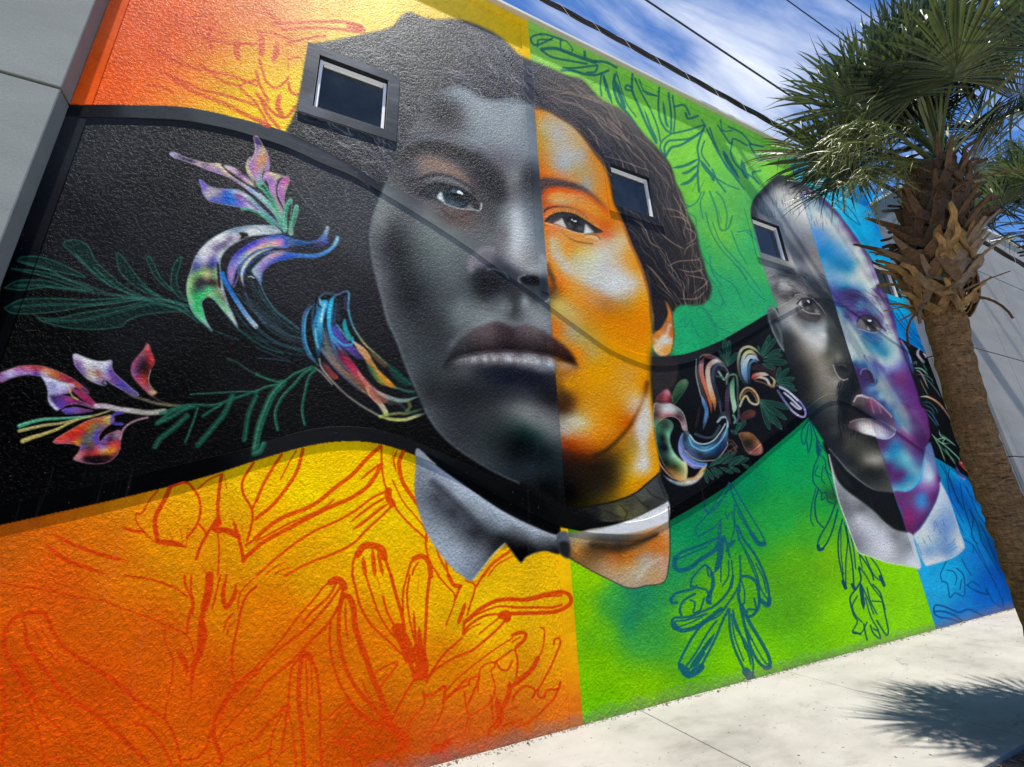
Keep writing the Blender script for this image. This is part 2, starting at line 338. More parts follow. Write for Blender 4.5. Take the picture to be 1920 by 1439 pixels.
lines(K4(1, 2), (214, 70, 6), [
 (6, "0 880 60 740 130 620 190 530"), (3, "300 500 240 600 180 720"), (7, "350 490 310 640 240 760 130 900 0 1010"), (8, "930 470 820 570 720 680 600 770 480 870 380 930 200 1000 80 1080 -10 1160"),
 (4, "940 470 940 600 960 740 1010 850 1060 950 1150 1050 1270 1160"), (-5, "780 720 860 650 940 590"), (8, "940 600 880 710 810 790 700 860 560 920 400 1000 230 1090 60 1180 0 1230"),
 (4, "580 870 500 930 380 990 240 1050 0 1180"), (5, "980 800 860 860 740 950 600 1030 440 1100 270 1210 120 1330 0 1439"), (-5, "990 840 900 890 800 960 700 1040"), (-4, "970 880 870 960"), (-6, "1010 880 900 960 800 1040 720 1095"),
 (5, "1020 910 940 990 820 1100 720 1200 560 1280 400 1340 210 1439"), (14, "990 800 990 850 1020 900"), (-5, "1030 490 1010 600"), (-4, "1060 490 1030 570 1050 660"), (8, "1100 510 1070 600 1100 740 1180 860 1250 970"),
 (3, "1020 720 1100 880 1200 1000 1270 1100 1280 1180"), (4, "1280 1090 1270 1200 1300 1330 1370 1439"), (4, "1340 1170 1370 1290 1450 1439"), (-4, "1400 1240 1420 1320 1440 1439"), (-3, "240 1320 130 1380 60 1439"), (-3, "280 1370 180 1400 130 1439"),
 (5, "720 1439 730 1320 780 1250"), (14, "760 1280 800 1220 870 1210 940 1240 960 1300"), (6, "960 1290 990 1380 1010 1439"), (-9, "800 1300 810 1380 820 1439"), (-9, "870 1240 880 1350 890 1439"), (-7, "910 1250 930 1350 950 1439"),
 (5, "1130 1439 1160 1340 1200 1300"), (10, "1180 1310 1240 1290 1290 1330 1310 1439"), (-4, "1220 1330 1180 1390 1170 1439"), (-3, "1230 1390 1220 1439"), (6, "1919 1240 1780 1340 1700 1439"), (3, "1919 1290 1800 1360 1740 1439")])
lines(K4(1, 3), (208, 62, 8), [
 (4, "560 50 500 90 430 180 340 280 260 380 190 480 90 590 0 680"), (5, "600 60 540 160 430 260 350 350"), (5, "630 90 520 240 380 390 230 510 100 620 0 740"), (14, "560 50 600 30 640 50 660 90"), (6, "650 100 620 220 540 360 400 500 270 640 130 750 0 890"),
 (5, "560 330 550 480 570 640 620 800 690 920"), (8, "650 150 620 300 620 480 660 660 740 830 850 960 960 1070"), (12, "660 150 700 170 730 250 740 380 780 500 830 640 870 760 930 900 990 1080 1010 1120"), (-4, "670 180 670 350 690 500"), (-5, "740 400 770 520 790 600"),
 (10, "690 930 750 1010 850 1090 950 1130 1040 1160"), (16, "950 1080 1000 1120 1050 1160"), (-4, "790 780 840 900 900 980"), (16, "340 600 370 590 400 610"), (5, "330 610 270 690 250 820 240 960"), (9, "340 620 320 780 320 960 340 1150 360 1439"),
 (4, "370 640 380 800 380 1000 400 1060"), (3, "410 640 420 900"), (6, "410 620 450 720 470 860 480 1050 480 1250 490 1439"), (12, "200 1000 240 990"), (6, "200 1000 100 1100 0 1210"), (4, "190 1040 130 1170 100 1340 110 1439"), (6, "230 1010 210 1180 190 1310"), (4, "240 1020 270 1160 290 1300 300 1439"), (6, "0 1370 60 1340 110 1310"), (3, "110 1439 190 1330 280 1270"),
 (4, "690 930 600 1010 490 1100"), (4, "740 1030 620 1180 540 1280 490 1340"), (3, "690 970 620 1040 570 1110"), (4, "870 750 950 690 1050 650 1050 680 980 770 920 850"), (3, "890 810 980 740"),
 (5, "720 0 750 120 780 230 860 370 970 470 1060 560 1140 640"), (4, "820 0 870 150 920 290 1000 420 1080 500"), (-6, "900 0 930 90"), (5, "950 160 980 270 1040 390 1090 500"), (7, "1010 0 1040 120 1090 290 1110 400"), (4, "1130 0 1100 130 1100 290"), (4, "1150 0 1130 150 1150 330 1190 500 1230 640"),
 (-5, "1180 260 1190 420 1210 560"), (-9, "1220 390 1230 520 1240 640"), (6, "1300 0 1280 180 1270 400 1260 600 1280 760"), (24, "1060 400 1120 520 1150 620"), (9, "1080 500 1150 640 1190 770"), (26, "1220 560 1240 660 1240 740"), (-3, "1220 0 1210 130"),
 (5, "1190 770 1110 900 1010 1090"), (4, "1190 790 1240 770 1280 800"), (4, "1280 780 1340 680 1440 560 1540 470"), (5, "1290 770 1350 700 1480 620 1620 560 1720 480 1810 400 1880 320"), (16, "1840 300 1880 290 1880 320"), (5, "1840 290 1720 300 1600 370 1550 430"), (3, "1820 320 1740 380 1670 440"), (3, "1500 510 1400 590 1320 720"),
 (8, "1919 175 1800 190 1680 250 1600 320 1560 350"), (4, "1919 235 1800 235 1660 290 1590 340"), (5, "1560 340 1550 440"), (3, "1680 360 1600 400 1560 440"), (3, "1360 0 1430 80 1490 170 1420 380"), (5, "1530 80 1490 180"), (8, "1440 0 1480 70 1530 80"), (4, "1570 40 1640 80 1600 230 1580 300"), (5, "1700 0 1650 80"), (-8, "1570 200 1540 290 1510 370"),
 (3, "1919 470 1780 560 1620 680 1500 780 1430 860"), (5, "1580 770 1500 850 1410 930"), (6, "1250 880 1270 900 1330 890 1410 830 1410 900 1400 960"), (4, "1250 880 1260 960 1200 1040 1150 1100 1130 1200"), (3, "1410 960 1370 1070 1280 1210"), (5, "1420 930 1500 860 1590 820 1600 780 1640 760 1670 770 1590 960"),
 (3, "1660 870 1680 700 1770 650 1790 680 1760 720 1790 830 1760 950 1640 1030 1590 1070 1570 1150"), (4, "1560 870 1570 960 1590 1060"), (24, "1060 1180 1100 1220 1100 1280"), (8, "1100 1290 1020 1340 960 1360 940 1439"), (5, "600 1250 660 1210 720 1210 770 1270 800 1330 850 1360 940 1350"), (6, "600 1260 660 1260 710 1310 730 1400 740 1439"), (4, "780 1280 850 1230 940 1200"), (-14, "1460 1220 1400 1290 1340 1330"), (18, "1340 1290 1370 1340 1420 1360"), (5, "1760 1130 1730 1230 1700 1300"), (-14, "1800 920 1830 1050 1790 1150"), (-10, "1900 790 1890 900 1840 1010"), (4, "1760 900 1770 1030 1780 1120"), (4, "1919 1100 1860 1120 1840 1160"), (4, "1800 650 1830 700 1880 710 1919 640"), (4, "1790 650 1919 560")])
lines(K4(2, 3), (208, 62, 8), [
 (8, "0 180 100 180 220 150 310 130 380 125 430 150 440 200 400 240 330 270 200 280 0 285"), (4, "110 190 250 160 370 150"), (5, "0 240 200 240 300 240 370 220"), (7, "0 450 60 425 100 440 90 480 30 540"), (3, "0 500 60 460"), (4, "20 550 40 640 30 760"), (3, "210 390 240 410 230 540 180 640 110 720 10 790"), (9, "190 620 150 700 80 770 0 830"), (4, "310 520 320 480 350 470 360 510 330 590 280 700 200 850"), (5, "0 930 30 880 100 830 170 860 150 920"), (5, "190 850 200 910 240 910 260 860 340 850 360 800"), (4, "360 810 320 910 240 1000 140 1090 60 1130 0 1140"), (4, "0 990 30 990"), (5, "0 1110 70 1080")])
# upper orange sky area
UR = (204, 74, 48)
lines(K4(0, 0), UR, [(6, "1180 380 1330 470 1500 520 1700 560 1919 640"), (6, "1200 540 1350 600 1500 670 1700 720 1919 790"), (5, "1500 480 1650 600 1800 650"), (8, "1300 600 1450 690 1640 760 1800 840 1919 900"), (-12, "1790 290 1770 380 1790 450"), (-8, "1640 150 1560 260 1600 400"), (5, "1919 600 1850 620 1800 660 1919 770"), (4, "1100 640 1200 650 1300 700"), (5, "1250 90 1400 130 1600 110"), (4, "1300 180 1480 200 1700 260"), (6, "1450 240 1600 300 1760 330 1919 330")], a=.7, soft=2.5)
lines(K4(1, 0), (205, 78, 60), [(6, "130 180 300 170 480 165 640 165 740 190 800 220 800 240 700 230 560 215 380 210 200 220"), (14, "700 190 780 210"), (5, "230 330 330 300 440 280 520 270"), (12, "40 280 40 400"), (-12, "150 330 150 400 120 460"), (-8, "240 380 240 520"), (5, "20 440 50 540 80 620 150 660 220 610 240 580"), (6, "240 620 260 690 330 720"), (6, "0 700 60 770 130 850 190 880 240 870 290 800"), (-10, "180 700 160 800 200 870"), (7, "30 740 80 850 170 960"), (5, "0 780 60 880 90 940"), (6, "0 540 20 620 60 700 90 760"), (4, "250 440 330 430"), (-6, "60 60 120 130 200 180"), (4, "10 240 120 250 260 300"), (-10, "0 880 60 930 110 950")], a=.75, soft=2.2)
# green panel line work
CLIP[0] = ONE-ML
TEAL = (26, 96, 112)
lines(K4(2, 0), UT, [
 (5, "370 300 240 260 160 270 140 300 180 340 300 290"), (4, "190 350 200 300 290 300"), (3, "360 310 400 310 450 370 440 400"), (3, "360 310 370 380 430 400"), (8, "220 370 330 365 480 420 620 470"), (5, "220 380 300 430 450 460 560 480"), (6, "540 390 545 430"), (6, "600 460 700 470 780 510"), (5, "380 510 480 510 640 490"), (6, "370 530 450 530 560 560 640 560 720 530"), (5, "640 500 620 540 560 545"), (-6, "630 610 580 640"),
 (4, "670 550 660 640 670 720"), (-8, "680 560 710 660 750 780"), (3, "690 570 700 680"), (7, "770 560 760 640 790 760 870 860 940 960 980 1020"), (-10, "770 600 810 720 850 820"), (3, "780 540 850 760 930 880"), (5, "900 660 860 640 850 670 890 680"), (6, "900 560 900 680 950 800 1010 940 1080 1070"), (4, "920 590 970 700 1040 830 1090 960 1110 1060"), (4, "980 680 1080 720"), (-5, "990 820 1040 960 1090 1060"), (3, "950 600 1000 700 1090 720"),
 (5, "1100 660 1095 800 1110 900 1150 970 1190 1000"), (5, "1170 700 1190 850 1190 980"), (4, "1200 720 1220 860 1210 990"), (-6, "1130 760 1150 900 1170 960"), (5, "1210 1000 1300 980 1430 940"), (4, "1200 1000 1140 1040 1110 1090 1120 1140 1150 1170"), (5, "1150 1170 1140 1110 1170 1060 1240 1050 1330 1040 1400 1000 1430 980"), (6, "1150 1175 1190 1110 1260 1090 1330 1050 1420 990"), (-4, "1160 1150 1210 1090"),
 (6, "1300 850 1320 890 1390 870"), (5, "1220 800 1290 790 1330 860"), (4, "1420 900 1450 950"), (5, "1440 950 1390 1100 1400 1190 1390 1300 1400 1439"), (-7, "1400 1190 1300 1240 1200 1260"), (-7, "1400 1230 1320 1290 1270 1300"), (-8, "1400 1280 1330 1360 1260 1385"), (-10, "1410 1200 1450 1260 1500 1320 1510 1360"), (4, "1480 960 1530 1100 1600 1240 1700 1360"), (4, "1460 970 1540 1140 1650 1300 1740 1420"), (-10, "1580 1130 1630 1230 1700 1340"), (-12, "1720 1200 1740 1290 1770 1340"), (4, "1540 940 1600 1030 1640 1080 1660 1040 1760 1090"), (4, "1650 1060 1640 1160 1700 1260 1800 1330 1850 1380"), (4, "1620 950 1720 1000 1790 1080"), (4, "1780 1090 1840 1190 1870 1200 1850 1160"), (4, "1860 1280 1800 1300 1840 1370"), (-6, "1440 1350 1400 1439"), (-6, "1350 1439 1400 1330"), (3, "1520 1330 1600 1380 1700 1420"), (4, "1500 1270 1540 1360 1600 1439"), (4, "1440 1060 1420 1150 1480 1250"), (5, "1780 1080 1880 1100"), (3, "1880 1180 1919 1200"), (3, "1560 900 1580 980 1650 980")], a=.85, soft=1.2)
lines(K4(2, 1), (36, 120, 108), [
 (3, "1420 0 1380 80 1290 130"), (4, "1480 0 1530 130 1560 280 1620 270 1650 180"), (3, "1440 0 1410 90 1430 200"), (3, "1530 0 1580 60 1610 170 1600 270"), (3, "1450 160 1490 300 1560 420 1650 520 1760 650"), (2.5, "1500 230 1560 370 1650 480 1760 600 1860 740"), (2.5, "1640 290 1700 440 1760 540"), (2.5, "1690 300 1780 290 1800 340"), (2.5, "1400 540 1480 640 1560 760 1600 860"), (2.5, "1440 500 1540 620 1660 700 1740 860"), (2.5, "1380 900 1400 860 1450 900 1520 1000 1640 1060"), (2.5, "1430 860 1500 960 1540 1080"), (2.5, "1250 980 1290 950 1300 1010 1340 960 1350 1040"), (2.5, "1440 780 1560 860 1580 800"), (2.5, "1760 300 1860 400 1880 480"), (2.5, "1700 560 1780 700 1900 820"), (2.5, "1300 150 1370 190 1380 260"), (2.5, "1360 1000 1400 1090"), (2.5, "1480 480 1500 600 1570 700"), (-7, "1550 150 1570 230"), (3, "1230 60 1330 110")], a=.6, soft=1.)
# lower green flower, zoom (1240,880) 3.51
ZF = Zt(1240, 880, 3.51)
lines(ZF, (22, 92, 108), [
 (5, "180 1370 120 1300 125 1250 200 1110 260 1030 330 980"), (14, "130 1300 170 1350 230 1330 260 1300"), (5, "240 1330 310 1200 360 1100 400 1000 440 920"), (4, "160 1300 230 1200 300 1080 360 1000"), (-9, "180 1320 260 1210 350 1080"), (5, "170 1310 190 1340 280 1210"), (3, "330 990 380 960 430 900"),
 (5, "70 1030 80 980 180 970 280 930 360 890 440 800 470 700"), (9, "80 1020 130 1060 220 1040 300 990 390 920"), (3, "100 1040 190 1010 270 970"), (4, "90 1000 170 990 300 950"), (4, "400 930 460 850 510 760 520 680 515 570"), (4, "130 1060 80 1050 70 1020"),
 (5, "445 930 450 1060 480 1180 530 1290 570 1380"), (4, "470 930 490 1040 560 1150 600 1260 600 1340 580 1380"), (16, "555 1330 590 1370"), (3, "460 950 480 1100 540 1260"), (-4, "520 1100 570 1210 590 1300"), (3, "480 980 530 1110 550 1180"),
 (6, "520 900 550 1040 590 1180 640 1270 690 1310"), (7, "530 900 580 1010 640 1110 700 1220 715 1290 690 1310"), (3, "560 1050 620 1170 680 1270 700 1280"), (3, "550 1030 580 1110 600 1120"), (8, "680 1305 712 1300"),
 (6, "525 705 570 705 620 740 640 820 640 900 600 960 560 970"), (4, "560 960 570 920 620 920 610 850"), (3, "520 720 545 800 545 880"), (4, "510 840 520 890 540 880"), (-6, "520 760 505 830 520 900"),
 (5, "60 860 90 820 150 800 200 790 230 770"), (6, "60 850 70 880 100 875"), (4, "190 770 200 720 250 660 290 630 330 680 330 780 320 880"), (4, "200 770 240 780 300 800 310 880"), (5, "220 820 150 860 120 920 130 960"), (4, "190 860 220 880 210 940 250 930 280 850"), (4, "300 640 310 700 340 690"), (7, "330 680 340 760 300 860 320 880"),
 (5, "90 620 110 560 200 520 280 490 370 450 385 420"), (9, "90 580 85 640 130 665 200 640 260 590 340 540 390 490"), (3, "110 590 200 550 300 510"), (-12, "350 540 390 470 380 600 350 680"), (4, "390 490 410 440 430 500 430 540"), (5, "400 460 440 490 480 470"), (4, "470 490 440 520 450 580"), (3, "385 360 370 420 390 460"), (3, "390 540 390 640 390 740"), (3, "440 600 440 700 400 770"), (3, "460 600 470 720 460 780"),
 (2.5, "440 100 380 170 330 260 300 290 285 240"), (2.5, "440 130 380 230 330 280"), (2.5, "430 160 300 300 230 380 230 430"), (3, "240 440 300 410 360 370 390 330"), (2.5, "390 330 390 440"), (4, "280 210 285 260 310 290"), (2.5, "420 280 430 320 450 290"), (2.5, "460 280 480 380 450 490"), (3, "480 230 480 330 510 470"),
 (4, "445 90 480 200 540 320 600 430 660 500"), (3, "460 90 510 180 590 310 660 430 680 480"), (9, "590 420 640 490 675 490"), (3, "500 280 560 380 620 460"), (5, "500 370 540 460 600 540 660 650 700 770 710 880"), (9, "710 850 700 895 650 860"), (3, "550 540 600 660 660 800 700 860"), (3, "620 620 670 720 690 810"), (3, "500 400 520 480 590 600 640 740 640 860")], a=.92, soft=1.2)
# second green flower, zoom (1500,760) 3.272
ZG = Zt(1500, 760, 3.272)
lines(ZG, (16, 70, 96), [
 (2.5, "50 90 10 160 10 220 30 230 50 120"), (2.5, "60 100 70 200 50 290 40 220"), (2.5, "70 110 110 220 160 290"), (-6, "100 200 110 300 120 250"), (2, "110 300 150 330 160 400 190 430"), (2.5, "130 270 100 340 80 400 80 470 110 510 130 540 130 580 150 570"), (2, "110 370 90 420 120 440"), (2, "140 370 130 450 150 480"), (2.5, "130 540 160 540 170 590 200 600"), (2, "95 510 70 620 65 700 80 740"), (3, "110 520 90 600 100 700 140 750"), (2, "150 380 190 480 210 560"),
 (3, "220 590 180 700 120 810 105 870 120 890 160 850 200 760 230 640"), (6, "110 860 120 885 140 880"), (3, "260 700 235 800 235 920 260 1050 275 1120"), (2.5, "270 720 290 830 280 960 280 1120"), (7, "262 1080 278 1120"), (2, "250 740 250 900 265 1040"), (3, "280 740 300 850 320 980 330 1120"), (2.5, "310 800 330 900 340 1000"), (6, "318 1100 335 1130"), (2, "300 760 350 870 380 1000"), (3, "370 920 430 1010 450 1070"), (2.5, "430 930 480 1000 515 1090"), (6, "490 1050 515 1105"), (2.5, "400 930 450 1040 500 1080"),
 (3.5, "360 1000 370 1080 310 1170 310 1220 330 1290"), (2.5, "350 1170 320 1230 340 1290 380 1330"), (-8, "370 1090 380 1170 390 1250"), (2.5, "375 1100 420 1200 450 1280"), (2.5, "360 990 400 1040 440 1110 500 1190 520 1250"), (3, "445 1100 490 1150 510 1230 520 1280"), (2.5, "440 1200 500 1205"), (2.5, "330 1290 350 1330 320 1390 350 1400 380 1390 410 1330"), (3.5, "330 1390 370 1405"), (3, "390 1340 400 1400 410 1439"), (3, "430 1350 450 1400 490 1430 480 1390 450 1370"), (3, "470 1320 500 1370 530 1410 540 1380 520 1280"), (2.5, "400 1180 430 1290 480 1380"), (2.5, "410 1120 430 1200 470 1280")], a=.92, soft=1.)
# blue panel line work
CLIP[0] = ONE-MM
lines(ZG, (10, 66, 120), [
 (3.5, "980 1330 920 1310 860 1300 825 1280 820 1240 840 1225 900 1240 970 1270 1030 1250 1080 1270 1140 1300"), (4, "820 1265 880 1265 950 1290 995 1325"), (2.2, "870 1080 860 1040 880 990 895 960"), (2.5, "870 1080 900 1090 910 1140 920 1180 950 1150 1000 1170 1010 1120 1000 1040 960 1000"), (2.2, "900 1010 940 1020 960 1060 950 1100"), (2.2, "990 940 1020 1000 1050 1040"), (2.5, "1020 1100 1060 1130 1150 1160"), (3.5, "1080 1140 1150 1160 1140 1130"), (2.2, "1030 1100 1060 1080 1110 1120"), (2.5, "980 1130 990 1070"),
 (1.8, "860 360 900 440 920 560 960 640 1000 720"), (1.8, "880 370 930 480 970 600"), (1.8, "915 390 910 450 960 560 1000 640"), (1.8, "980 470 1000 600 1030 700 1060 800 1100 900"), (1.8, "1000 480 1050 560 1120 640 1180 690"), (1.8, "1020 500 1060 600 1100 680 1160 760"), (1.8, "1040 640 1090 740 1110 830 1150 900 1230 1040"), (2.2, "1040 640 1060 700 1050 800 1090 850"), (1.8, "1060 860 1130 980 1190 1080 1240 1200"), (2.5, "1140 1120 1180 1200 1240 1240"), (1.8, "1000 820 1060 860 1060 900"), (1.8, "940 660 1000 780"), (1.8, "1150 740 1190 740 1220 780 1180 770"), (1.8, "1200 820 1240 880 1290 960"), (2.5, "1240 1180 1250 1240 1280 1270"), (1.8, "1260 1000 1290 1080 1330 1160"), (2.5, "1300 1120 1320 1160 1360 1170"), (1.8, "1100 720 1150 820 1200 960"), (1.8, "1150 740 1200 860 1260 1010"), (1.8, "1100 900 1160 1020 1200 1110")], a=.8, soft=1.)
Z4 = Zt(1400, 320, 6.397)
lines(Z4, (12, 84, 150), [(2, "920 280 1060 340 1200 430 1290 530 1360 660"), (2, "940 300 1090 420 1200 540 1340 650"), (1.6, "1590 650 1660 790"), (1.6, "1640 640 1700 800"), (1.6, "1580 670 1650 660 1700 720"), (1.6, "1680 660 1740 780")], a=.8, soft=1.)
Z5 = Zt(1430, 520, 5.997)
lines(Z5, (10, 74, 130), [(2, "1460 320 1520 360 1600 470 1680 600 1780 700"), (2, "1450 330 1480 430 1560 540 1660 640 1800 790"), (1.6, "1500 400 1580 520 1700 650 1780 650"), (1.6, "1600 640 1700 720 1820 830")], a=.8, soft=1.)
CLIP[0] = None
# ---------------------------------------------------------------- the large portrait, grey half and orange half
rnd = random.Random(5)
hairP = PX("546 228 556 200 566 150 576 100 585 84 620 77 680 65 730 53 745 40 755 28 770 24 790 32 820 37 850 36 880 42 910 54 940 71 960 90 975 104 1010 119 1040 131 1062 142 1090 148 1107 165 1125 185 1145 196 1162 204 1186 225 1206 250 1236 281 1258 312 1268 345 1279 365 1290 400 1305 430 1311 460 1319 490 1326 515 1334 535 1332 555 1320 570 1300 573 1282 572 1268 578 1258 600 1262 640 1230 640 1222 580 1190 480 1160 440 1110 330 1050 260 1000 250 940 230 880 220 820 220 790 250 770 310 750 345 715 372 690 350 650 310 600 282 540 252")
HM = full(hairP, soft=2.)
hairS = PS("""600 150 66 70 76 580 240 46 50 56 650 85 84 88 94 700 150 66 70 76 720 260 60 63 70 780 60 78 82 88 850 80 76 78 84 920 120 80 82 88 960 160 66 68 76 860 140 62 64 72 800 160 68 71 78 940 90 92 94 100 990 150 70 74 82
 1040 150 84 80 80 1040 190 74 72 76 1100 200 84 80 80 1100 240 56 56 62 1150 230 96 90 86 1160 280 62 60 66 1210 290 76 72 72 1240 330 70 66 66 1190 340 46 46 52 1260 400 64 60 60 1240 450 48 46 50 1290 480 58 54 54 1310 530 52 48 50 1250 540 36 36 40 1210 520 32 33 38 1180 440 38 40 46 1220 400 50 52 58 1240 600 34 32 32""")
ffill(hairP, hairS, soft=2, c=14)
CLIP[0] = None
# faint grey hair inside the band, left of the face
fill(PX("545 275 600 300 700 365 725 372 700 400 692 440 696 500 640 470 590 420 560 350"), (66, 68, 74), soft=14, a=.55)
left_dirs = "580 240 35 640 100 -8 700 200 20 760 50 -30 800 100 10 860 60 20 900 100 35 860 150 20 760 260 70 820 160 10 940 130 45 960 100 60 620 270 30 700 300 40"
strands(HM, (545, 22, 995, 370), left_dirs, 1000, (16, 60), (.8, 1.9), [(138, 142, 148), (156, 158, 164), (34, 36, 42), (24, 26, 32), (124, 126, 132)], .8, 3, curl=.9)
right_dirs = "1010 140 25 1060 160 20 1040 190 40 1100 200 35 1150 230 45 1100 260 50 1200 280 55 1150 320 60 1240 340 70 1270 400 75 1300 480 75 1310 540 100 1240 450 60 1200 480 65 1250 540 40 1180 400 55"
strands(HM, (990, 105, 1340, 600), right_dirs, 900, (30, 110), (.8, 2.), [(170, 148, 128), (192, 170, 148), (130, 118, 110), (30, 28, 32), (22, 21, 25), (34, 32, 36)], .5, 4, curl=.5)
T = K4(2, 0)
for q in ("250 730 400 700 560 740 700 800 760 900 820 950", "300 760 480 780 600 860 700 940 820 1020 930 1100", "200 640 340 680 470 700", "420 620 520 700 620 740 720 800", "480 640 560 700 660 760", "700 880 780 980 860 1060 880 1000", "560 720 700 740 780 880 820 960 800 900", "840 1060 900 1140 980 1210 1020 1290", "900 1000 1010 1080 1100 1180 1180 1260", "600 840 700 980 840 1060", "260 700 380 760 500 800 600 880", "900 1050 1000 1180 1100 1300 1200 1420", "680 1170 800 1200 940 1250 1060 1290", "1100 1200 1180 1300 1210 1400"):
    stroke(T(q), 2.2, (160, 138, 118), .5, 1.4, taper=True)
T = K4(2, 1)
for q in ("900 200 990 270 1040 380 1130 430", "1120 120 1250 150 1330 240 1340 380", "1200 10 1260 120 1300 240", "1250 30 1300 130 1320 240", "1300 400 1370 350 1360 300 1280 260", "1160 560 1250 520 1380 510 1410 490", "1250 580 1340 600 1440 580", "1300 620 1390 640 1450 660 1460 740", "1360 760 1440 700 1470 660", "1250 800 1380 800 1450 740", "1000 540 1080 620 1200 780", "1180 180 1280 200 1340 260", "1290 470 1310 420 1380 380", "1100 300 1200 380 1290 430"):
    stroke(T(q), 2.2, (178, 152, 128), .55, 1.4, taper=True)
# left of face, pale curls over the black
T = Zt(310, 250, 5.486)
for q in ("1260 290 1250 400 1320 540 1450 720 1600 860 1660 960", "1400 420 1480 600 1540 780", "1620 380 1520 520", "1860 500 1850 600 1880 720", "1700 900 1640 820"):
    stroke(T(q), 2.4, (116, 124, 130), .4, 2, taper=True)
# ---- face outline
faceP = PX("752 290 765 250 785 220 805 190 825 172 845 163 862 162 885 172 905 183 930 187 960 184 985 192 1002 201 1025 208 1050 222 1075 238 1097 262 1115 287 1130 306 1142 340 1150 380 1162 405 1172 430 1182 458 1200 500 1213 540 1221 580 1222 620 1222 660 1221 720 1226 800 1237 888 1215 906 1190 926 1150 941 1100 950 1060 950 1030 930 1000 915 972 903 930 884 888 861 857 840 830 817 809 792 790 757 774 719 759 682 743 640 724 600 715 560 705 520 697 480 694 440 700 405 714 366 722 345")
grey = PS("""855 175 128 138 145 900 200 134 144 152 940 200 132 142 150 975 210 138 148 155 828 212 66 70 78 850 228 74 74 82 800 190 92 94 100 775 240 96 99 105 760 285 92 96 102 880 265 122 130 138 950 250 138 147 154 900 300 112 112 120 990 215 112 122 130 995 290 118 126 134 960 300 112 115 122 800 250 100 102 108 850 255 112 116 122
 745 315 84 88 94 725 340 104 110 112 930 340 78 72 80 935 375 84 82 88 950 350 104 100 104 968 330 120 124 126 988 332 66 68 74 985 350 74 76 82 965 400 154 160 165 970 440 176 181 185 970 480 160 163 167 948 440 120 118 124 925 405 92 96 100 920 445 104 108 108 900 430 98 100 104 995 400 108 116 124 1005 440 112 122 130 1000 480 128 130 136
 870 412 104 92 90 840 405 98 92 92 850 432 108 113 113 800 400 112 116 118 780 370 84 84 90 720 382 124 130 130 710 410 114 120 120 740 430 76 78 84 745 470 60 62 69 760 520 54 57 64 765 560 50 53 60 703 460 92 96 100 713 520 104 107 110 724 570 88 92 96 742 640 84 88 92 800 430 114 122 122 800 470 94 103 104 830 480 104 112 114 862 480 96 105 106 780 500 74 80 84
 830 540 80 86 90 850 520 92 100 102 790 570 60 64 71 822 600 66 68 72 780 620 70 75 79 760 660 72 78 82 800 650 63 68 72 850 560 84 92 95 857 605 94 104 106 862 572 104 113 116 895 590 116 124 127 905 560 70 74 74 913 600 126 132 134 872 610 96 102 104 845 630 66 70 74
 892 490 104 104 112 930 492 82 82 90 955 505 84 86 94 912 520 60 62 66 898 537 48 51 60 924 548 50 54 61 934 520 62 64 70 955 537 60 61 66 960 556 70 74 78 984 564 124 129 131 963 580 72 74 77 967 594 84 86 88 947 574 110 117 120 997 590 126 132 136 1018 600 132 138 142 1028 577 98 102 106 976 483 152 153 156 988 500 120 122 126 1010 500 125 128 132 1020 540 90 95 102 1000 545 62 66 72
 951 705 34 38 52 993 708 34 38 50 930 715 42 47 54 868 735 46 49 52 805 735 52 55 59 826 713 62 67 70 795 702 66 72 76 772 692 84 90 94 786 734 76 81 85 806 775 78 83 87 847 765 50 52 57 868 807 54 57 61 888 786 56 59 63 972 766 102 107 107 993 780 118 121 123 1024 792 112 116 118 1043 810 106 109 111 951 750 72 72 76 1013 742 46 46 52 1036 755 42 42 46 982 805 42 60 58 1003 820 36 54 54 972 838 23 27 29 930 828 43 49 51 1024 850 28 36 40 1045 842 50 60 62 951 882 43 51 55 993 882 40 48 54 1024 882 36 44 48 1020 915 16 18 20 909 869 62 68 72 850 690 70 74 78 1040 700 60 60 68 868 690 80 83 87""")
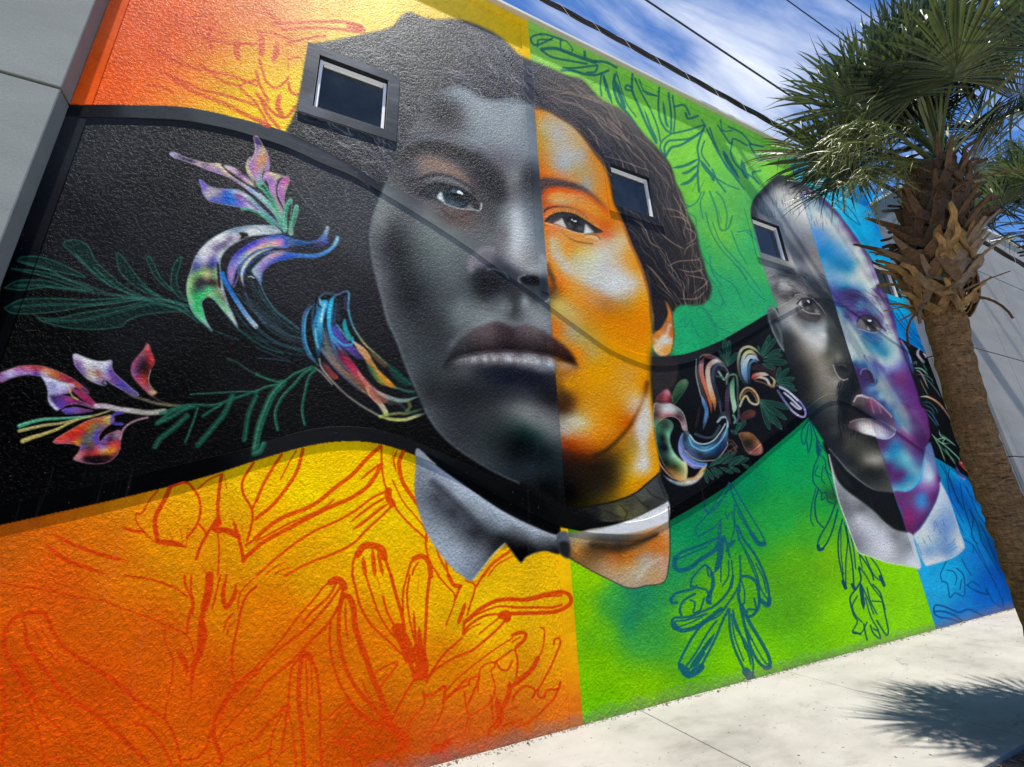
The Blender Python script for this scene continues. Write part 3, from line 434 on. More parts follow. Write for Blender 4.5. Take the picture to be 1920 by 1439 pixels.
orng = PS("""1008 213 208 138 42 1020 232 184 168 130 1042 252 178 174 165 1060 290 180 180 178 1050 312 168 168 166 1015 262 188 152 70 1010 302 202 122 34 1030 330 222 122 38 1080 330 186 152 92 1092 290 176 165 150 1112 290 202 134 52 1122 310 208 138 54 1122 352 206 142 62 1100 350 164 158 150 1078 270 190 166 126
 1034 358 226 98 30 1061 360 222 118 52 1041 372 216 152 70 1056 380 196 166 112 1095 374 216 142 72 1116 398 216 142 52 1143 412 210 122 32 1136 427 206 106 36 1075 385 205 150 80 1030 384 196 110 50 1020 372 160 90 50
 1032 432 216 132 62 1036 452 196 186 142 1045 480 192 190 182 1060 502 196 192 182 1042 500 200 160 100 1031 502 212 132 42 1062 470 216 152 62 1080 480 202 182 112 1082 502 202 196 172 1110 480 206 202 162 1130 470 202 196 182 1160 452 206 190 152 1175 482 216 160 82 1192 502 222 152 52 1140 502 194 192 190 1165 522 204 208 208 1150 542 208 212 216 1130 530 198 202 202 1186 532 202 196 182 1206 562 226 152 32 1110 532 192 192 186 1080 532 202 172 112 1060 542 216 132 32 1042 530 204 104 24 1034 548 96 72 50 1090 562 216 142 52 1140 566 164 128 92 1180 562 192 152 82 1120 592 206 132 32 1160 602 212 132 4 1200 602 216 132 4 1060 582 186 166 102 1044 572 192 172 92 1100 612 190 146 52 1150 642 216 146 12 1200 642 216 140 4 1212 672 222 152 12
 1044 612 206 122 42 1046 642 206 132 42 1070 622 172 156 122 1090 642 182 156 92 1082 662 212 132 24 1110 662 186 156 82 1130 692 216 152 12 1180 702 206 152 62 1200 722 216 152 22 1100 702 216 152 22 1062 702 170 118 52 1062 722 206 142 22 1120 742 206 146 32 1160 762 206 142 32 1090 752 192 132 32 1062 745 98 68 38 1070 762 122 82 42 1054 764 66 50 42 1070 790 188 184 154 1090 796 198 178 122 1060 802 190 186 172 1112 792 212 152 52 1150 802 206 132 26 1180 792 192 102 22 1120 832 202 122 22 1070 832 162 76 22 1062 842 100 52 32 1100 852 130 62 24
 1206 760 204 204 198 1201 800 194 192 188 1203 872 206 206 202 1219 822 216 156 52 1190 832 170 142 76 1180 862 196 152 42 1160 872 150 122 42 1130 872 58 46 30 1100 892 40 32 26 1150 902 92 72 32 1180 902 206 152 22 1205 902 212 146 22 1170 925 182 132 22 1130 922 72 62 32 1080 882 34 28 26 1072 922 18 17 17 1225 870 216 160 40 1216 760 214 150 30 1228 660 216 150 20""")
FM = full(faceP, soft=2)
CLIP[0] = ML
ffill(faceP, grey, soft=2.5, c=6)
CLIP[0] = ONE-ML
ffill(faceP, orng, soft=2, c=6)
CLIP[0] = ML*FM
# ---- grey half detail
def blobs(q, Tf=None):
    a = np.array(nums(q)).reshape(-1, 9)
    for x, y, rx, ry, ang, r_, g_, b_, al in a: dab(x, y, rx, ry, ang, (r_, g_, b_), al)
# brow arch and eye socket
Z6 = Zt(680, 180, 5.05)
stroke(Z6("370 560 420 500 500 460 620 445 760 465 900 510 1050 580 1180 690 1250 800 1290 920"), 30, (50, 51, 58), .85, 18)
stroke(Z6("360 560 400 520 480 480 620 455 760 475 900 520 1020 580"), 9, (44, 48, 54), .5, 8)
stroke(Z6("350 520 420 460 520 415 640 395 780 415 920 460 1040 510"), 9, (140, 150, 158), .5, 12)
blobs("""812 302 34 14 12 126 104 94 .75 838 318 30 12 24 134 112 100 .7 868 334 20 8 40 138 106 92 .55 765 315 18 26 20 66 68 78 .6 770 345 22 10 20 74 72 80 .7 800 345 22 9 10 62 62 70 .55
 905 345 26 34 30 60 60 68 .55 915 385 18 28 5 72 74 78 .6 800 362 34 12 20 52 56 62 .75 862 418 26 8 8 98 84 82 .7 838 405 26 8 20 92 84 84 .6 930 300 30 20 30 84 82 90 .4 893 322 24 16 30 64 62 72 .5 990 330 12 26 0 58 60 68 .55
 832 205 30 22 25 56 60 70 .5 848 232 30 18 30 70 68 76 .45 900 220 30 30 0 138 148 156 .5 875 170 26 12 10 134 146 154 .5""")
rr = random.Random(8)
fill(Z6("340 640 345 560 390 500 470 455 560 440 640 440 760 460 900 505 1050 575 1160 660 1240 760 1290 900 1300 1010 1220 960 1150 900 1060 800 960 700 840 640 740 590 640 560 540 560 440 600 380 660"), (46, 47, 54), soft=9, a=.62)
strands(full(Z6("345 560 470 450 640 435 900 500 1160 650 1200 760 1000 660 760 570 540 540 400 600"), soft=4), (745, 262, 925, 330), "760 290 -50 790 270 -20 830 272 10 880 295 30 915 325 50", 260, (6, 14), (.9, 1.6), [(30, 32, 38), (40, 42, 48), (84, 84, 92)], .5, 81, curl=.3)
fill(Z6("520 660 600 600 720 610 840 650 930 720 990 790 960 800 860 750 760 730 660 730 560 760"), (138, 118, 108), soft=9, a=.7)
Z = Zt(700, 230, 6.397)
stroke(Z("420 690 500 690 600 650 740 625 870 640 1000 690 1120 760 1200 840"), 6, (48, 48, 58), .8, 5)
stroke(Z("640 715 760 670 880 670 1000 720 1130 800"), 7, (128, 136, 142), .5, 5)
fill(Z("560 850 640 780 760 735 880 760 1000 790 1120 850 1200 920 1270 1000 1265 1055 1150 1045 1000 1020 880 980 780 930 680 920 600 900"), (52, 58, 64), soft=2.5)
fill(Z("765 905 800 840 830 850 850 900 866 966 830 950"), (196, 208, 208), soft=1.4)
fill(Z("1080 1020 1130 980 1180 1000 1200 1045 1130 1040"), (120, 116, 116), soft=1.5)
fill(Z("830 860 880 800 960 775 1060 800 1130 870 1150 950 1120 1010 1060 1030 960 1005 870 960"), (38, 50, 60), soft=2)
dab(*Z("950 965")[0], 15, 7, 20, (110, 128, 138), .6); dab(*Z("1000 880")[0], 12, 10, 0, (18, 26, 34), .7)
fill(Z("1000 830 1030 815 1075 850 1070 870 1040 858 1010 850"), (226, 232, 232), soft=.8); dab(*Z("965 822")[0], 6, 3, 10, (110, 150, 170), .7)
stroke(Z("560 860 640 770 760 732 880 752 1010 790 1130 855 1230 930"), 4.5, (30, 34, 42), .85, 2.5)
for k in range(34):
    a_ = smooth(Z("600 790 700 735 800 728 900 745 1010 775 1110 825 1180 870"), False, 12); i = int(k/34*(len(a_)-2)); x, y = a_[i]
    stroke(np.array([[x, y], [x-1+k*.05, y-6]]), 1.1, (30, 36, 44), .35, 1, raw=True); stroke(np.array([[x+2, y+1], [x+1+k*.05, y-5]]), 1, (150, 165, 172), .25, 1, raw=True)
stroke(Z("850 968 920 1000 1000 1025 1100 1040 1200 1045 1260 1060"), 2.6, (160, 166, 168), .8, 1.5)
stroke(Z("1290 960 1292 1010 1275 1060"), 3.6, (186, 192, 190), .8, 2, taper=True)
stroke(Z("1230 900 1280 870 1350 845"), 1.8, (96, 100, 106), .7, 1.5)
stroke(Z("820 1040 900 1120 1000 1140 1100 1110 1150 1080"), 4, (70, 60, 60), .6, 4)
for q in ("900 1010 930 1060", "1000 1040 1000 1080", "1080 1050 1050 1090"): stroke(Z(q), 1.4, (150, 130, 120), .4, 1)
# nose
Z3 = Zt(830, 400, 4.797)
fill(Z3("250 470 270 400 330 350 400 320 450 330 480 390 460 430 400 480 340 500 290 520 255 510"), (116, 114, 122), soft=5, a=.8)
dab(*Z3("310 430")[0], 8, 12, 20, (140, 136, 142), .5)
stroke(Z3("400 500 470 500 540 530 580 570"), 5, (96, 110, 112), .5, 3)
fill(Z3("260 540 350 505 450 505 540 540 580 600 560 650 500 690 440 760 370 760 300 680 260 610"), (54, 57, 64), soft=9, a=.7)
fill(Z3("430 400 520 420 620 480 700 540 700 590 640 620 560 560 480 470"), (72, 76, 84), soft=7, a=.75)
fill(Z3("690 590 710 565 760 560 840 565 860 580 868 655 820 665 760 650 710 620"), (58, 62, 68), soft=3, a=.9)
fill(Z3("780 575 860 575 866 650 830 630"), (36, 38, 44), soft=2)
stroke(Z3("700 620 685 590 700 565 740 558"), 3, (130, 136, 140), .45, 2.5)
fill(Z3("870 560 940 590 955 700 945 770 900 780 850 730 870 660"), (66, 72, 80), soft=5, a=.8)
stroke(Z3("890 395 930 440 950 520"), 9, (150, 156, 162), .6, 6)
fill(Z3("500 620 620 620 740 690 830 750 900 800 860 810 760 760 700 730 640 730 560 690"), (66, 68, 74), soft=8, a=.7)
stroke(Z3("920 795 945 785 962 765"), 2.4, (160, 166, 170), .7, 1.6)
stroke(Z3("660 10 670 120 665 240 640 330"), 13, (176, 184, 190), .5, 14)
dab(*Z3("700 420")[0], 26, 14, 20, (158, 160, 162), .45); dab(*Z3("800 480")[0], 14, 10, 10, (150, 152, 156), .4)
for x, y, rx, ry, ang, v_, al in ((742, 480, 26, 52, -14, 34, .5), (768, 560, 30, 44, -20, 34, .45), (795, 610, 34, 26, 10, 48, .35), (835, 205, 30, 18, 25, 46, .5), (740, 330, 16, 30, 10, 66, .35), (925, 400, 10, 30, 8, 66, .4), (925, 345, 14, 24, 10, 52, .5), (850, 455, 34, 14, 35, 130, .35), (715, 415, 12, 26, 8, 140, .35), (870, 590, 18, 24, 20, 124, .3), (905, 205, 34, 26, 0, 156, .4), (960, 240, 24, 40, 0, 150, .3), (800, 720, 40, 30, 30, 46, .4)):
    dab(x, y, rx, ry, ang, (v_, v_+3, v_+6), al)
# nose, second pass
stroke(Z3("255 505 250 460 275 400 330 352 400 325 440 335"), 12, (128, 126, 134), .55, 11)
fill(Z3("300 520 380 505 470 515 550 560 600 610 640 680 600 700 520 660 470 720 420 770 350 750 290 660 270 590"), (40, 42, 48), soft=8, a=.72)
fill(Z3("560 470 640 520 700 560 690 620 640 610 570 560 520 510"), (58, 61, 68), soft=6, a=.7)
fill(Z3("440 740 480 700 520 770 500 830 440 860 400 830"), (84, 86, 90), soft=8, a=.5)
fill(Z3("620 640 700 680 780 730 850 780 800 800 720 760 690 840 660 930 610 900 600 780"), (52, 54, 58), soft=8, a=.6)
dab(*Z3("740 790")[0], 7, 12, -10, (150, 156, 160), .6); dab(*Z3("600 850")[0], 7, 10, 10, (126, 132, 134), .45)
fill(Z3("880 580 945 600 955 690 945 760 905 775 870 720 868 640"), (40, 44, 50), soft=5, a=.6)
dab(*Z3("665 180")[0], 12, 46, 0, (190, 196, 200), .55); dab(*Z3("790 500")[0], 16, 8, 15, (170, 172, 176), .5); dab(*Z3("880 490")[0], 8, 12, 0, (160, 164, 168), .5)
stroke(Z3("262 520 248 470 262 410 310 360 380 322 440 325"), 8, (140, 138, 146), .4, 8)
fill(Z3("700 600 730 570 800 565 858 590 866 650 800 650 740 640"), (24, 26, 31), soft=3, a=.75)
stroke(Z3("690 625 676 598 690 572 735 556"), 3, (130, 136, 140), .5, 3); stroke(Z3("400 505 470 505 545 535 590 580"), 3.5, (120, 132, 136), .55, 2.5)
dab(*Z3("420 640")[0], 22, 14, 20, (26, 28, 34), .6)
# lips
CLIP[0] = FM
fill(Z3("40 1200 150 1080 260 1010 380 960 480 935 560 950 660 985 760 970 860 1000 960 1060 900 1020 760 990 650 1015 560 985 480 962 370 995 250 1045 150 1130 80 1220"), (142, 148, 152), soft=7, a=.4)
lipU = Z3("20 1350 80 1250 150 1150 250 1060 370 1010 480 978 560 1000 650 1030 760 1008 860 1040 980 1110 1080 1180 1160 1260 1205 1350 1160 1370 1080 1325 980 1290 850 1262 700 1245 560 1235 420 1252 280 1262 180 1295 90 1345 40 1375")
lm = np.array(nums("150 1200 60 62 66 300 1100 84 76 80 420 1060 96 84 88 500 1020 74 64 68 600 1060 62 54 58 700 1060 88 78 82 820 1070 96 88 90 900 1110 78 68 70 1000 1170 70 52 50 1100 1250 64 42 36 150 1290 40 38 42 300 1210 54 47 50 450 1180 62 54 57 600 1180 46 39 42 750 1190 54 48 50 900 1220 46 40 42 300 1250 34 29 32 600 1225 30 25 29 900 1262 34 28 30 1120 1330 44 30 26")).reshape(-1, 5)
lq = Z3(lm[:, :2].ravel()); ffill(lipU, np.hstack([lq, lm[:, 2:]]), soft=3.5, c=4)
CLIP[0] = FM*full(lipU, soft=3)
for i in range(46):
    x = 200+i*19+rr.uniform(-6, 6); y0 = 1010+abs(x-640)*.28+rr.uniform(10, 60); c = rr.choice((128, 112, 40, 36, 96))
    stroke(Z3([x, y0, x+rr.uniform(-6, 14), y0+rr.uniform(40, 110)]), rr.uniform(1.2, 3), (c, c-7, c-4), .35, 2.5, taper=True)
CLIP[0] = FM
stroke(Z3("20 1380 90 1330 180 1285 290 1262"), 9, (38, 42, 46), .7, 8); stroke(Z3("1060 1310 1130 1350 1195 1368"), 8, (56, 38, 30), .75, 6)
Zb = Zt(680, 640, 4.797)
lipL = Zb("760 215 820 165 900 135 1000 112 1120 100 1210 90 1320 92 1450 100 1560 108 1650 125 1720 155 1760 180 1860 205 1960 240 1900 262 1800 268 1700 300 1600 290 1480 268 1360 250 1220 240 1080 238 940 235 840 245 780 250")
ls = np.array(nums("800 215 74 78 80 880 170 128 130 134 1000 150 148 148 152 1100 150 158 158 162 1200 140 150 148 152 1320 150 164 164 168 1450 160 168 170 174 1560 170 164 166 172 1660 190 160 164 170 1720 210 150 152 158 1000 115 104 96 100 1200 100 100 88 92 1400 105 104 92 96 1600 120 96 86 90 900 220 92 92 96 1050 222 88 82 86 1200 225 78 70 76 1350 232 80 74 80 1500 252 96 94 100 1620 276 110 112 120 1700 286 84 88 94 1760 190 180 130 80 1800 220 196 160 120 1860 230 190 150 110 1920 245 170 130 90 1780 255 206 146 60")).reshape(-1, 5)
lq = Zb(ls[:, :2].ravel()); CLIP[0] = FM; ffill(lipL, np.hstack([lq, ls[:, 2:]*.88]), soft=4, c=4)
CLIP[0] = FM*full(lipL, soft=3)
for i in range(70):
    x = 880+i*12.5+rr.uniform(-8, 8); y = 105+(i/70)**2*45+rr.uniform(-5, 30)
    stroke(Zb([x, y, x+rr.uniform(-6, 10), y+rr.uniform(40, 80)]), rr.uniform(1.4, 4), (224, 228, 232) if rr.random() < .55 else (90, 84, 88), .26, 3, taper=True)
for x, y in ((1100, 165), (1180, 160), (1290, 155), (1330, 165), (1400, 170), (1470, 175), (1570, 185), (1680, 205), (1000, 165)): dab(*Zb([x, y])[0], rr.uniform(4, 8), 5, 0, (216, 220, 224), .4)
CLIP[0] = FM
stroke(Zb("760 225 840 165 920 138 1050 112 1210 92 1400 96 1560 106 1680 132 1760 175"), 3, (58, 48, 52), .6, 3)
CLIP[0] = FM*ML
fill(Zb("1000 245 1200 245 1380 258 1540 285 1700 320 1740 420 1740 500 1620 440 1460 390 1300 380 1120 360 1000 310"), (30, 33, 44), soft=14, a=.55)
fill(Zb("860 420 1060 480 1300 460 1500 450 1740 500 1740 560 1600 520 1420 520 1200 560 1000 560 860 520"), (38, 40, 44), soft=16, a=.4)
blobs("""955 700 40 14 4 30 34 48 .6 900 735 60 18 10 40 44 48 .5 980 768 40 14 10 116 119 120 .35 1020 790 28 16 30 116 120 121 .35 972 838 26 20 0 20 24 26 .6""")
CLIP[0] = FM*(ONE-ML)
fill(Zb("1745 300 1790 400 1840 470 1919 560 1850 600 1780 610 1755 500"), (80, 58, 38), soft=9, a=.7)
dab(1058, 770, 14, 30, -20, (70, 46, 30), .5)
# ---- orange half detail
Zr = Zt(980, 330, 7.38)
fill(Zr("130 130 230 40 350 25 500 50 700 100 860 170 1000 280 1100 380 1170 470 1140 460 1040 380 920 280 800 220 620 180 450 165 330 185 240 270 200 330"), (74, 68, 76), soft=4, a=.92)
strands(FM*full(Zr("200 100 350 20 700 95 860 165 1000 280 1170 475 920 285 620 185 330 190"), soft=2), (1000, 330, 1140, 395), "1010 345 -10 1060 340 12 1100 360 35 1135 390 50", 130, (8, 20), (.9, 1.5), [(44, 38, 46), (104, 92, 98), (140, 110, 100)], .7, 6, curl=.3)
stroke(Zr("290 330 330 230 440 185 560 190 700 215 850 250 960 320 1060 400 1160 500"), 8, (228, 92, 26), .6, 8)
stroke(Zr("370 290 450 260 560 270 680 290"), 9, (222, 168, 92), .6, 8); dab(1050, 380, 22, 7, 10, (198, 172, 128), .7)
stroke(Zr("300 490 340 450 430 430 560 432 680 455 790 500 880 570"), 4.5, (70, 52, 58), .85, 3)
stroke(Zr("330 410 460 400 640 410 800 470 950 570 1080 680"), 6, (222, 98, 40), .55, 7)
stroke(Zr("310 560 380 500 480 470 600 470 720 490 840 560 950 640 1030 710"), 8, (214, 140, 72), .9, 4)
stroke(Zr("300 600 320 520 420 465"), 5, (216, 106, 50), .7, 4)
eye = Zr("318 620 380 560 470 525 560 515 680 535 790 585 880 640 980 710 1090 770 1000 795 880 805 800 800 700 775 600 735 500 695 400 665")
fill(eye, (66, 68, 74), soft=1.2)
E1 = full(eye, soft=1.2); CLIP[0] = E1
fill(Zr("430 660 500 620 555 590 580 650 612 730 560 710 490 680"), (206, 210, 210), soft=1.6)
fill(Zr("850 690 900 680 990 770 930 800 840 800"), (206, 214, 210), soft=1.4)
fill(Zr("550 570 620 530 760 560 850 640 855 740 830 795 720 780 640 740 590 660"), (60, 62, 66), soft=1.5)
dab(*Zr("700 640")[0], 11, 10, 0, (28, 30, 34), .9); dab(*Zr("650 680")[0], 5, 6, 0, (120, 122, 124), .6); dab(*Zr("790 730")[0], 6, 4, 30, (110, 112, 114), .6); dab(*Zr("640 610")[0], 10, 4, 10, (40, 40, 44), .7)
fill(Zr("670 605 692 602 690 622 672 620"), (244, 244, 244)); fill(Zr("700 618 742 622 745 640 705 636"), (250, 250, 250))
CLIP[0] = FM*(ONE-ML)
stroke(Zr("314 625 380 562 470 522 570 512 700 535 800 585 900 650 1000 715 1095 772"), 3.6, (52, 48, 54), .95, 1.4)
stroke(Zr("320 655 420 680 520 712 600 740 700 775 800 800 900 808"), 2.4, (222, 176, 140), .95, 1.3)
for k in range(26):
    a_ = smooth(Zr("420 530 560 505 700 525 800 575 900 640 1000 705"), False, 12); i = int(k/26*(len(a_)-2)); x, y = a_[i]
    stroke(np.array([[x, y], [x-1.5+k*.16, y-6-1.5*math.sin(k/8)]]), 1.1, (60, 40, 40), .4, 1, raw=True)
fill(Zr("860 640 980 710 1095 775 1040 800 960 760"), (56, 54, 58), soft=2.5, a=.9)
stroke(Zr("540 760 620 840 700 890 800 920 900 935 1000 940 1030 900"), 4, (146, 88, 52), .75, 3)
stroke(Zr("560 770 640 820 760 850 860 870 960 880"), 10, (212, 148, 82), .7, 7); stroke(Zr("880 830 960 840 1040 880 1050 910 990 945"), 5, (226, 190, 150), .8, 3)
stroke(Zr("860 815 960 810 1030 830 1070 880"), 2, (110, 84, 74), .7, 1.5)
dab(1135, 440, 14, 6, 10, (214, 98, 60), .6); dab(1040, 432, 12, 16, 30, (222, 132, 92), .5); stroke(Zr("360 700 440 780 560 880 700 980"), 7, (218, 138, 76), .55, 8)
stroke(Zr("330 720 340 900 350 1050 380 1200"), 8, (218, 124, 40), .6, 6)
stroke(Zr("350 1230 380 1340 420 1439"), 8, (72, 60, 52), .7, 7)
T = K4(2, 1)
stroke(T("270 580 300 640 320 720"), 8, (84, 68, 52), .7, 6); stroke(T("290 560 340 600 440 680 560 740 680 800 800 860"), 12, (222, 128, 24), .35, 14)
blobs("1160 535 30 22 25 204 204 200 .4 1130 515 40 12 35 200 200 192 .3 1100 500 40 12 35 196 190 168 .3 1065 585 24 12 30 196 176 108 .5 1205 590 10 34 -5 222 140 10 .5 1060 470 8 30 -20 220 160 70 .35 1040 500 10 30 -10 214 140 50 .3")
# jaw, neck
T = K4(2, 2)
stroke(T("1010 -10 990 110 940 220 860 340 780 430 700 500 620 540"), 7, (62, 46, 30), .85, 7)
fill(T("980 100 1020 90 1040 300 1010 480 1020 620 970 640 960 500 930 300"), (204, 204, 202), soft=7, a=.9)
stroke(T("1000 0 960 160 880 290 760 400 620 470 480 460"), 14, (196, 104, 20), .4, 14)
dab(1078, 790, 26, 10, 10, (204, 200, 174), .7); dab(1060, 832, 30, 10, 15, (150, 62, 24), .6)
stroke(T("1060 -20 1052 200 1075 400 1100 640"), 5, (224, 156, 10), .8, 3)
fill(T("380 560 620 550 800 480 820 600 740 780 600 800 400 700"), (44, 36, 27), soft=22, a=.75)
CLIP[0] = None
k_ = (FM*ML)[..., None]; SH += k_*(np.clip((SH*np.array([1.01, 1.0, .975], np.float32)-.38)*1.13+.365, .03, .95)-SH)
k_ = (FM*(1-ML))[..., None]; SH += k_*(np.clip((SH*np.array([1.0, .985, .96], np.float32)-.5)*1.08+.478, .0, .86)-SH)
# pale rim on the grey cheek
stroke(PX("715 366 700 405 694 440 697 480 705 520 717 562 727 600 745 642 760 684 776 722 792 760 812 795 833 820 860 843 892 864 932 887 972 905"), 5, (112, 120, 122), .45, 4)
# temple: skin meets hair
CLIP[0] = ML
stroke(PX("820 178 850 165 875 168 905 184 940 188 990 192"), 6, (70, 72, 80), .5, 8)
CLIP[0] = ONE-ML
stroke(PX("1000 203 1025 207 1050 220 1076 237 1098 262 1116 288 1131 308"), 5, (92, 66, 50), .7, 5)
stroke(PX("1160 402 1172 430 1184 460 1202 502 1214 540 1222 585 1222 630"), 6, (206, 110, 40), .6, 5)
stroke(PX("1165 402 1177 430 1189 460 1207 500 1219 540 1226 585"), 4, (36, 34, 38), .8, 3)
# dark hair and neck behind, right of the orange edge
fill(T("1060 -80 1120 -160 1240 -160 1230 -20 1180 40 1080 60 1058 0"), (52, 46, 46), soft=3)
fill(K4(2, 1)("1040 1200 1180 1200 1200 1230 1210 1439 1150 1540 1060 1560"), (46, 42, 44), soft=8, a=.8)
# ear
T7 = K4(2, 1)
ear = T7("1148 820 1180 860 1200 930 1210 1010 1212 1100 1200 1180 1165 1225 1110 1230 1065 1190 1048 1110 1062 1060 1110 1030 1150 970 1170 900")
fill(T7("1060 820 1140 820 1160 900 1140 980 1100 1020 1062 1050 1075 950"), (40, 38, 42), soft=3)
ffill(ear, PS("1247 570 196 112 50 1256 590 206 118 40 1260 620 196 100 30 1245 640 204 204 196 1232 648 216 196 160 1228 630 206 120 40 1250 655 216 150 60 1235 662 214 170 110 1252 610 180 110 60 1225 640 200 110 40"), soft=1.5, eps=12)
stroke(T7("1180 1000 1150 1080 1100 1120 1070 1110"), 6, (214, 208, 196), .6, 5); stroke(T7("1150 830 1185 880 1205 960 1212 1100 1195 1190"), 2.5, (110, 70, 44), .7, 2)
stroke(T7("1060 1060 1040 900 1030 700 1010 590"), 5, (70, 60, 60), .6, 4)
CLIP[0] = None
# ---- collar, grey wing
cg = PX("781 843 795 850 820 868 862 902 912 936 962 962 1005 985 1046 1001 1050 1038 1024 1034 1000 1038 985 1046 977 1055 966 1044 953 1026 945 1020 922 1042 900 1070 883 1090 866 1080 850 1068 824 1038 800 1000 785 960 777 920 779 880")
CLIP[0] = ML
ffill(cg, PS("790 870 128 136 144 790 920 112 116 124 830 900 152 160 170 860 930 150 158 166 900 960 140 148 156 940 990 118 126 134 1000 1008 120 126 132 1040 1012 100 104 108 820 930 66 69 74 850 960 52 55 60 890 1000 40 42 46 830 990 130 138 144 860 1030 150 158 166 880 1070 124 134 144 900 1040 110 116 124 910 1010 60 62 66 940 1010 24 25 27 960 1020 18 18 20 990 1025 18 18 19 1040 1030 28 28 30 800 960 116 122 130 930 1000 60 64 68 975 1000 96 100 104"), soft=1.5, c=5)
stroke(PX("800 862 840 890 890 925 940 962 990 990 1046 1006"), 9, (182, 190, 198), .6, 9)
stroke(PX("812 905 840 930 880 970 920 1010 945 1022"), 12, (38, 40, 44), .6, 12)
stroke(PX("884 1088 905 1064 926 1038 946 1019"), 2.4, (160, 170, 190), .8, 1.6); stroke(PX("954 1026 968 1045 977 1055 986 1045 1004 1037"), 2, (90, 94, 98), .6, 1.6)
# dark under-neck wedge between the wing and the lower trim
fill(PX("800 850 850 876 930 920 1000 955 1045 978 1046 1003 1000 987 940 957 880 917 830 882 806 862"), (9, 9, 10), soft=1.5)
fill(PX("781 842 792 850 806 862 818 872 800 866 781 858"), (134, 142, 150), soft=1)
# ---- collar, orange side
CLIP[0] = None
co = PX("1046 1001 1080 999 1110 992 1150 985 1200 968 1250 942 1254 980 1255 1020 1254 1056 1245 1091 1212 1098 1180 1103 1140 1086 1100 1066 1066 1047 1050 1037")
ffill(co, PS("1056 1010 96 100 104 1056 1030 40 42 44 1080 1010 170 150 110 1100 1008 170 152 120 1080 1030 190 130 60 1130 1020 80 60 34 1110 1025 90 66 40 1160 1025 60 44 28 1190 1018 130 84 40 1220 1010 196 110 34 1240 1030 200 116 46 1210 1050 176 160 140 1190 1070 186 168 130 1160 1080 180 150 110 1130 1060 170 132 88 1200 1090 176 150 118 1245 1060 190 150 120 1180 1050 190 116 40 1150 1045 170 100 40 1225 1075 190 150 100 1245 960 210 210 206 1200 978 206 206 204 1150 990 196 196 190 1090 1030 140 100 50"), soft=1.2, c=5)
fill(PX("1252 938 1230 955 1200 968 1150 988 1100 999 1140 1001 1180 1000 1220 990 1253 975"), (210, 210, 208), soft=1.5)
stroke(PX("1110 1022 1150 1028 1190 1020 1230 1004"), 9, (48, 36, 24), .8, 9); stroke(PX("1170 1042 1210 1030 1240 1006"), 8, (204, 116, 34), .6, 8); stroke(PX("1195 1085 1215 1060 1240 1045"), 7, (206, 196, 180), .5, 7)
stroke(PX("1068 1046 1100 1065 1140 1086 1180 1103 1212 1098 1245 1091 1254 1056 1256 1010 1253 950"), 2.2, (60, 44, 60), .8, 1.4)
fill(PX("1046 1002 1064 1000 1067 1046 1050 1037"), (78, 82, 86), soft=1.2, a=.8); fill(PX("1049 1018 1066 1018 1067 1046 1051 1037"), (26, 26, 27), soft=3, a=.9)
# dark neck cloth
nc = PX("1100 952 1150 942 1190 926 1216 905 1236 888 1240 900 1248 920 1252 940 1215 960 1180 975 1130 979 1090 972 1070 962")
ffill(nc, PS("1110 960 30 30 30 1140 955 58 58 44 1165 960 96 90 54 1180 945 66 64 50 1210 930 78 80 72 1230 910 66 68 70 1240 930 60 62 58 1200 955 84 82 60 1215 945 50 50 46 1150 972 56 54 46 1245 905 50 52 54"), soft=1.2, eps=20)
for q in ("1160 945 1175 960 1170 975", "1190 930 1205 945 1220 955", "1210 915 1225 930 1245 938", "1130 955 1150 965 1170 972", "1234 893 1240 915 1250 935"): stroke(PX(q), 3, (28, 28, 28), .6, 3, taper=True)
stroke(PX("1070 962 1100 951 1150 941 1190 925 1216 904 1236 887"), 3, (24, 22, 20), .8, 2)
fill(PX("1020 940 1060 950 1100 960 1130 985 1060 988 1040 970"), (14, 14, 15), soft=4, a=.9)
# window surround tint (painted with the hair)
W1 = np.array([wall_to_photo(a, b) for a, b in ((-.44, 6.58), (.53, 6.58), (.53, 5.59), (-.44, 5.59))])
ffill(W1, PS("590 110 92 96 102 660 110 104 108 114 740 150 84 88 94 735 250 66 70 76 650 235 78 82 88 570 205 96 100 108 575 150 74 78 84"), sharp=True, eps=300)
CLIP[0] = full(W1, sharp=True)
strands(CLIP[0], (556, 84, 750, 268), "600 90 15 740 200 20 650 240 20 570 150 40", 46, (20, 60), (2, 6), [(130, 134, 140), (54, 58, 64), (150, 152, 158)], .3, 9, curl=.4, soft=4)
CLIP[0] = None
# ---------------------------------------------------------------- the second portrait, grey half and violet-blue half
A4 = Zt(1400, 320, 6.397); A5 = Zt(1430, 520, 5.997); A6 = Zt(1480, 700, 5.644)
A4s = Zs(1400, 320, 6.397); A5s = Zs(1430, 520, 5.997); A6s = Zs(1480, 700, 5.644)
headP = np.vstack([A4("50 560 60 430 100 330 180 240 280 140 360 75 430 62 520 90 600 130 700 180 830 260 960 370 1080 490 1180 620 1290 770 1400 920 1480 1040 1560 1180 1620 1330 1660 1439"),
                   A5("1400 220 1450 370 1490 510 1530 690 1580 850 1640 1000 1690 1140 1740 1290 1780 1439"), A6("1450 410 1480 560 1490 660 1470 740 1440 830 1420 930 1390 1060 1340 1160 1270 1230 1190 1255 1080 1262 980 1262 900 1235 800 1180 690 1110 600 1030 540 950 480 870 410 790 350 700 280 590 210 490 160 400"),
                   A5("440 1420 390 1250 330 1080 270 930 235 760 205 560 185 440 150 300 90 130 50 0"), A4("280 1439 230 1250 170 1080 100 780")])
HD = full(headP, soft=1.5)
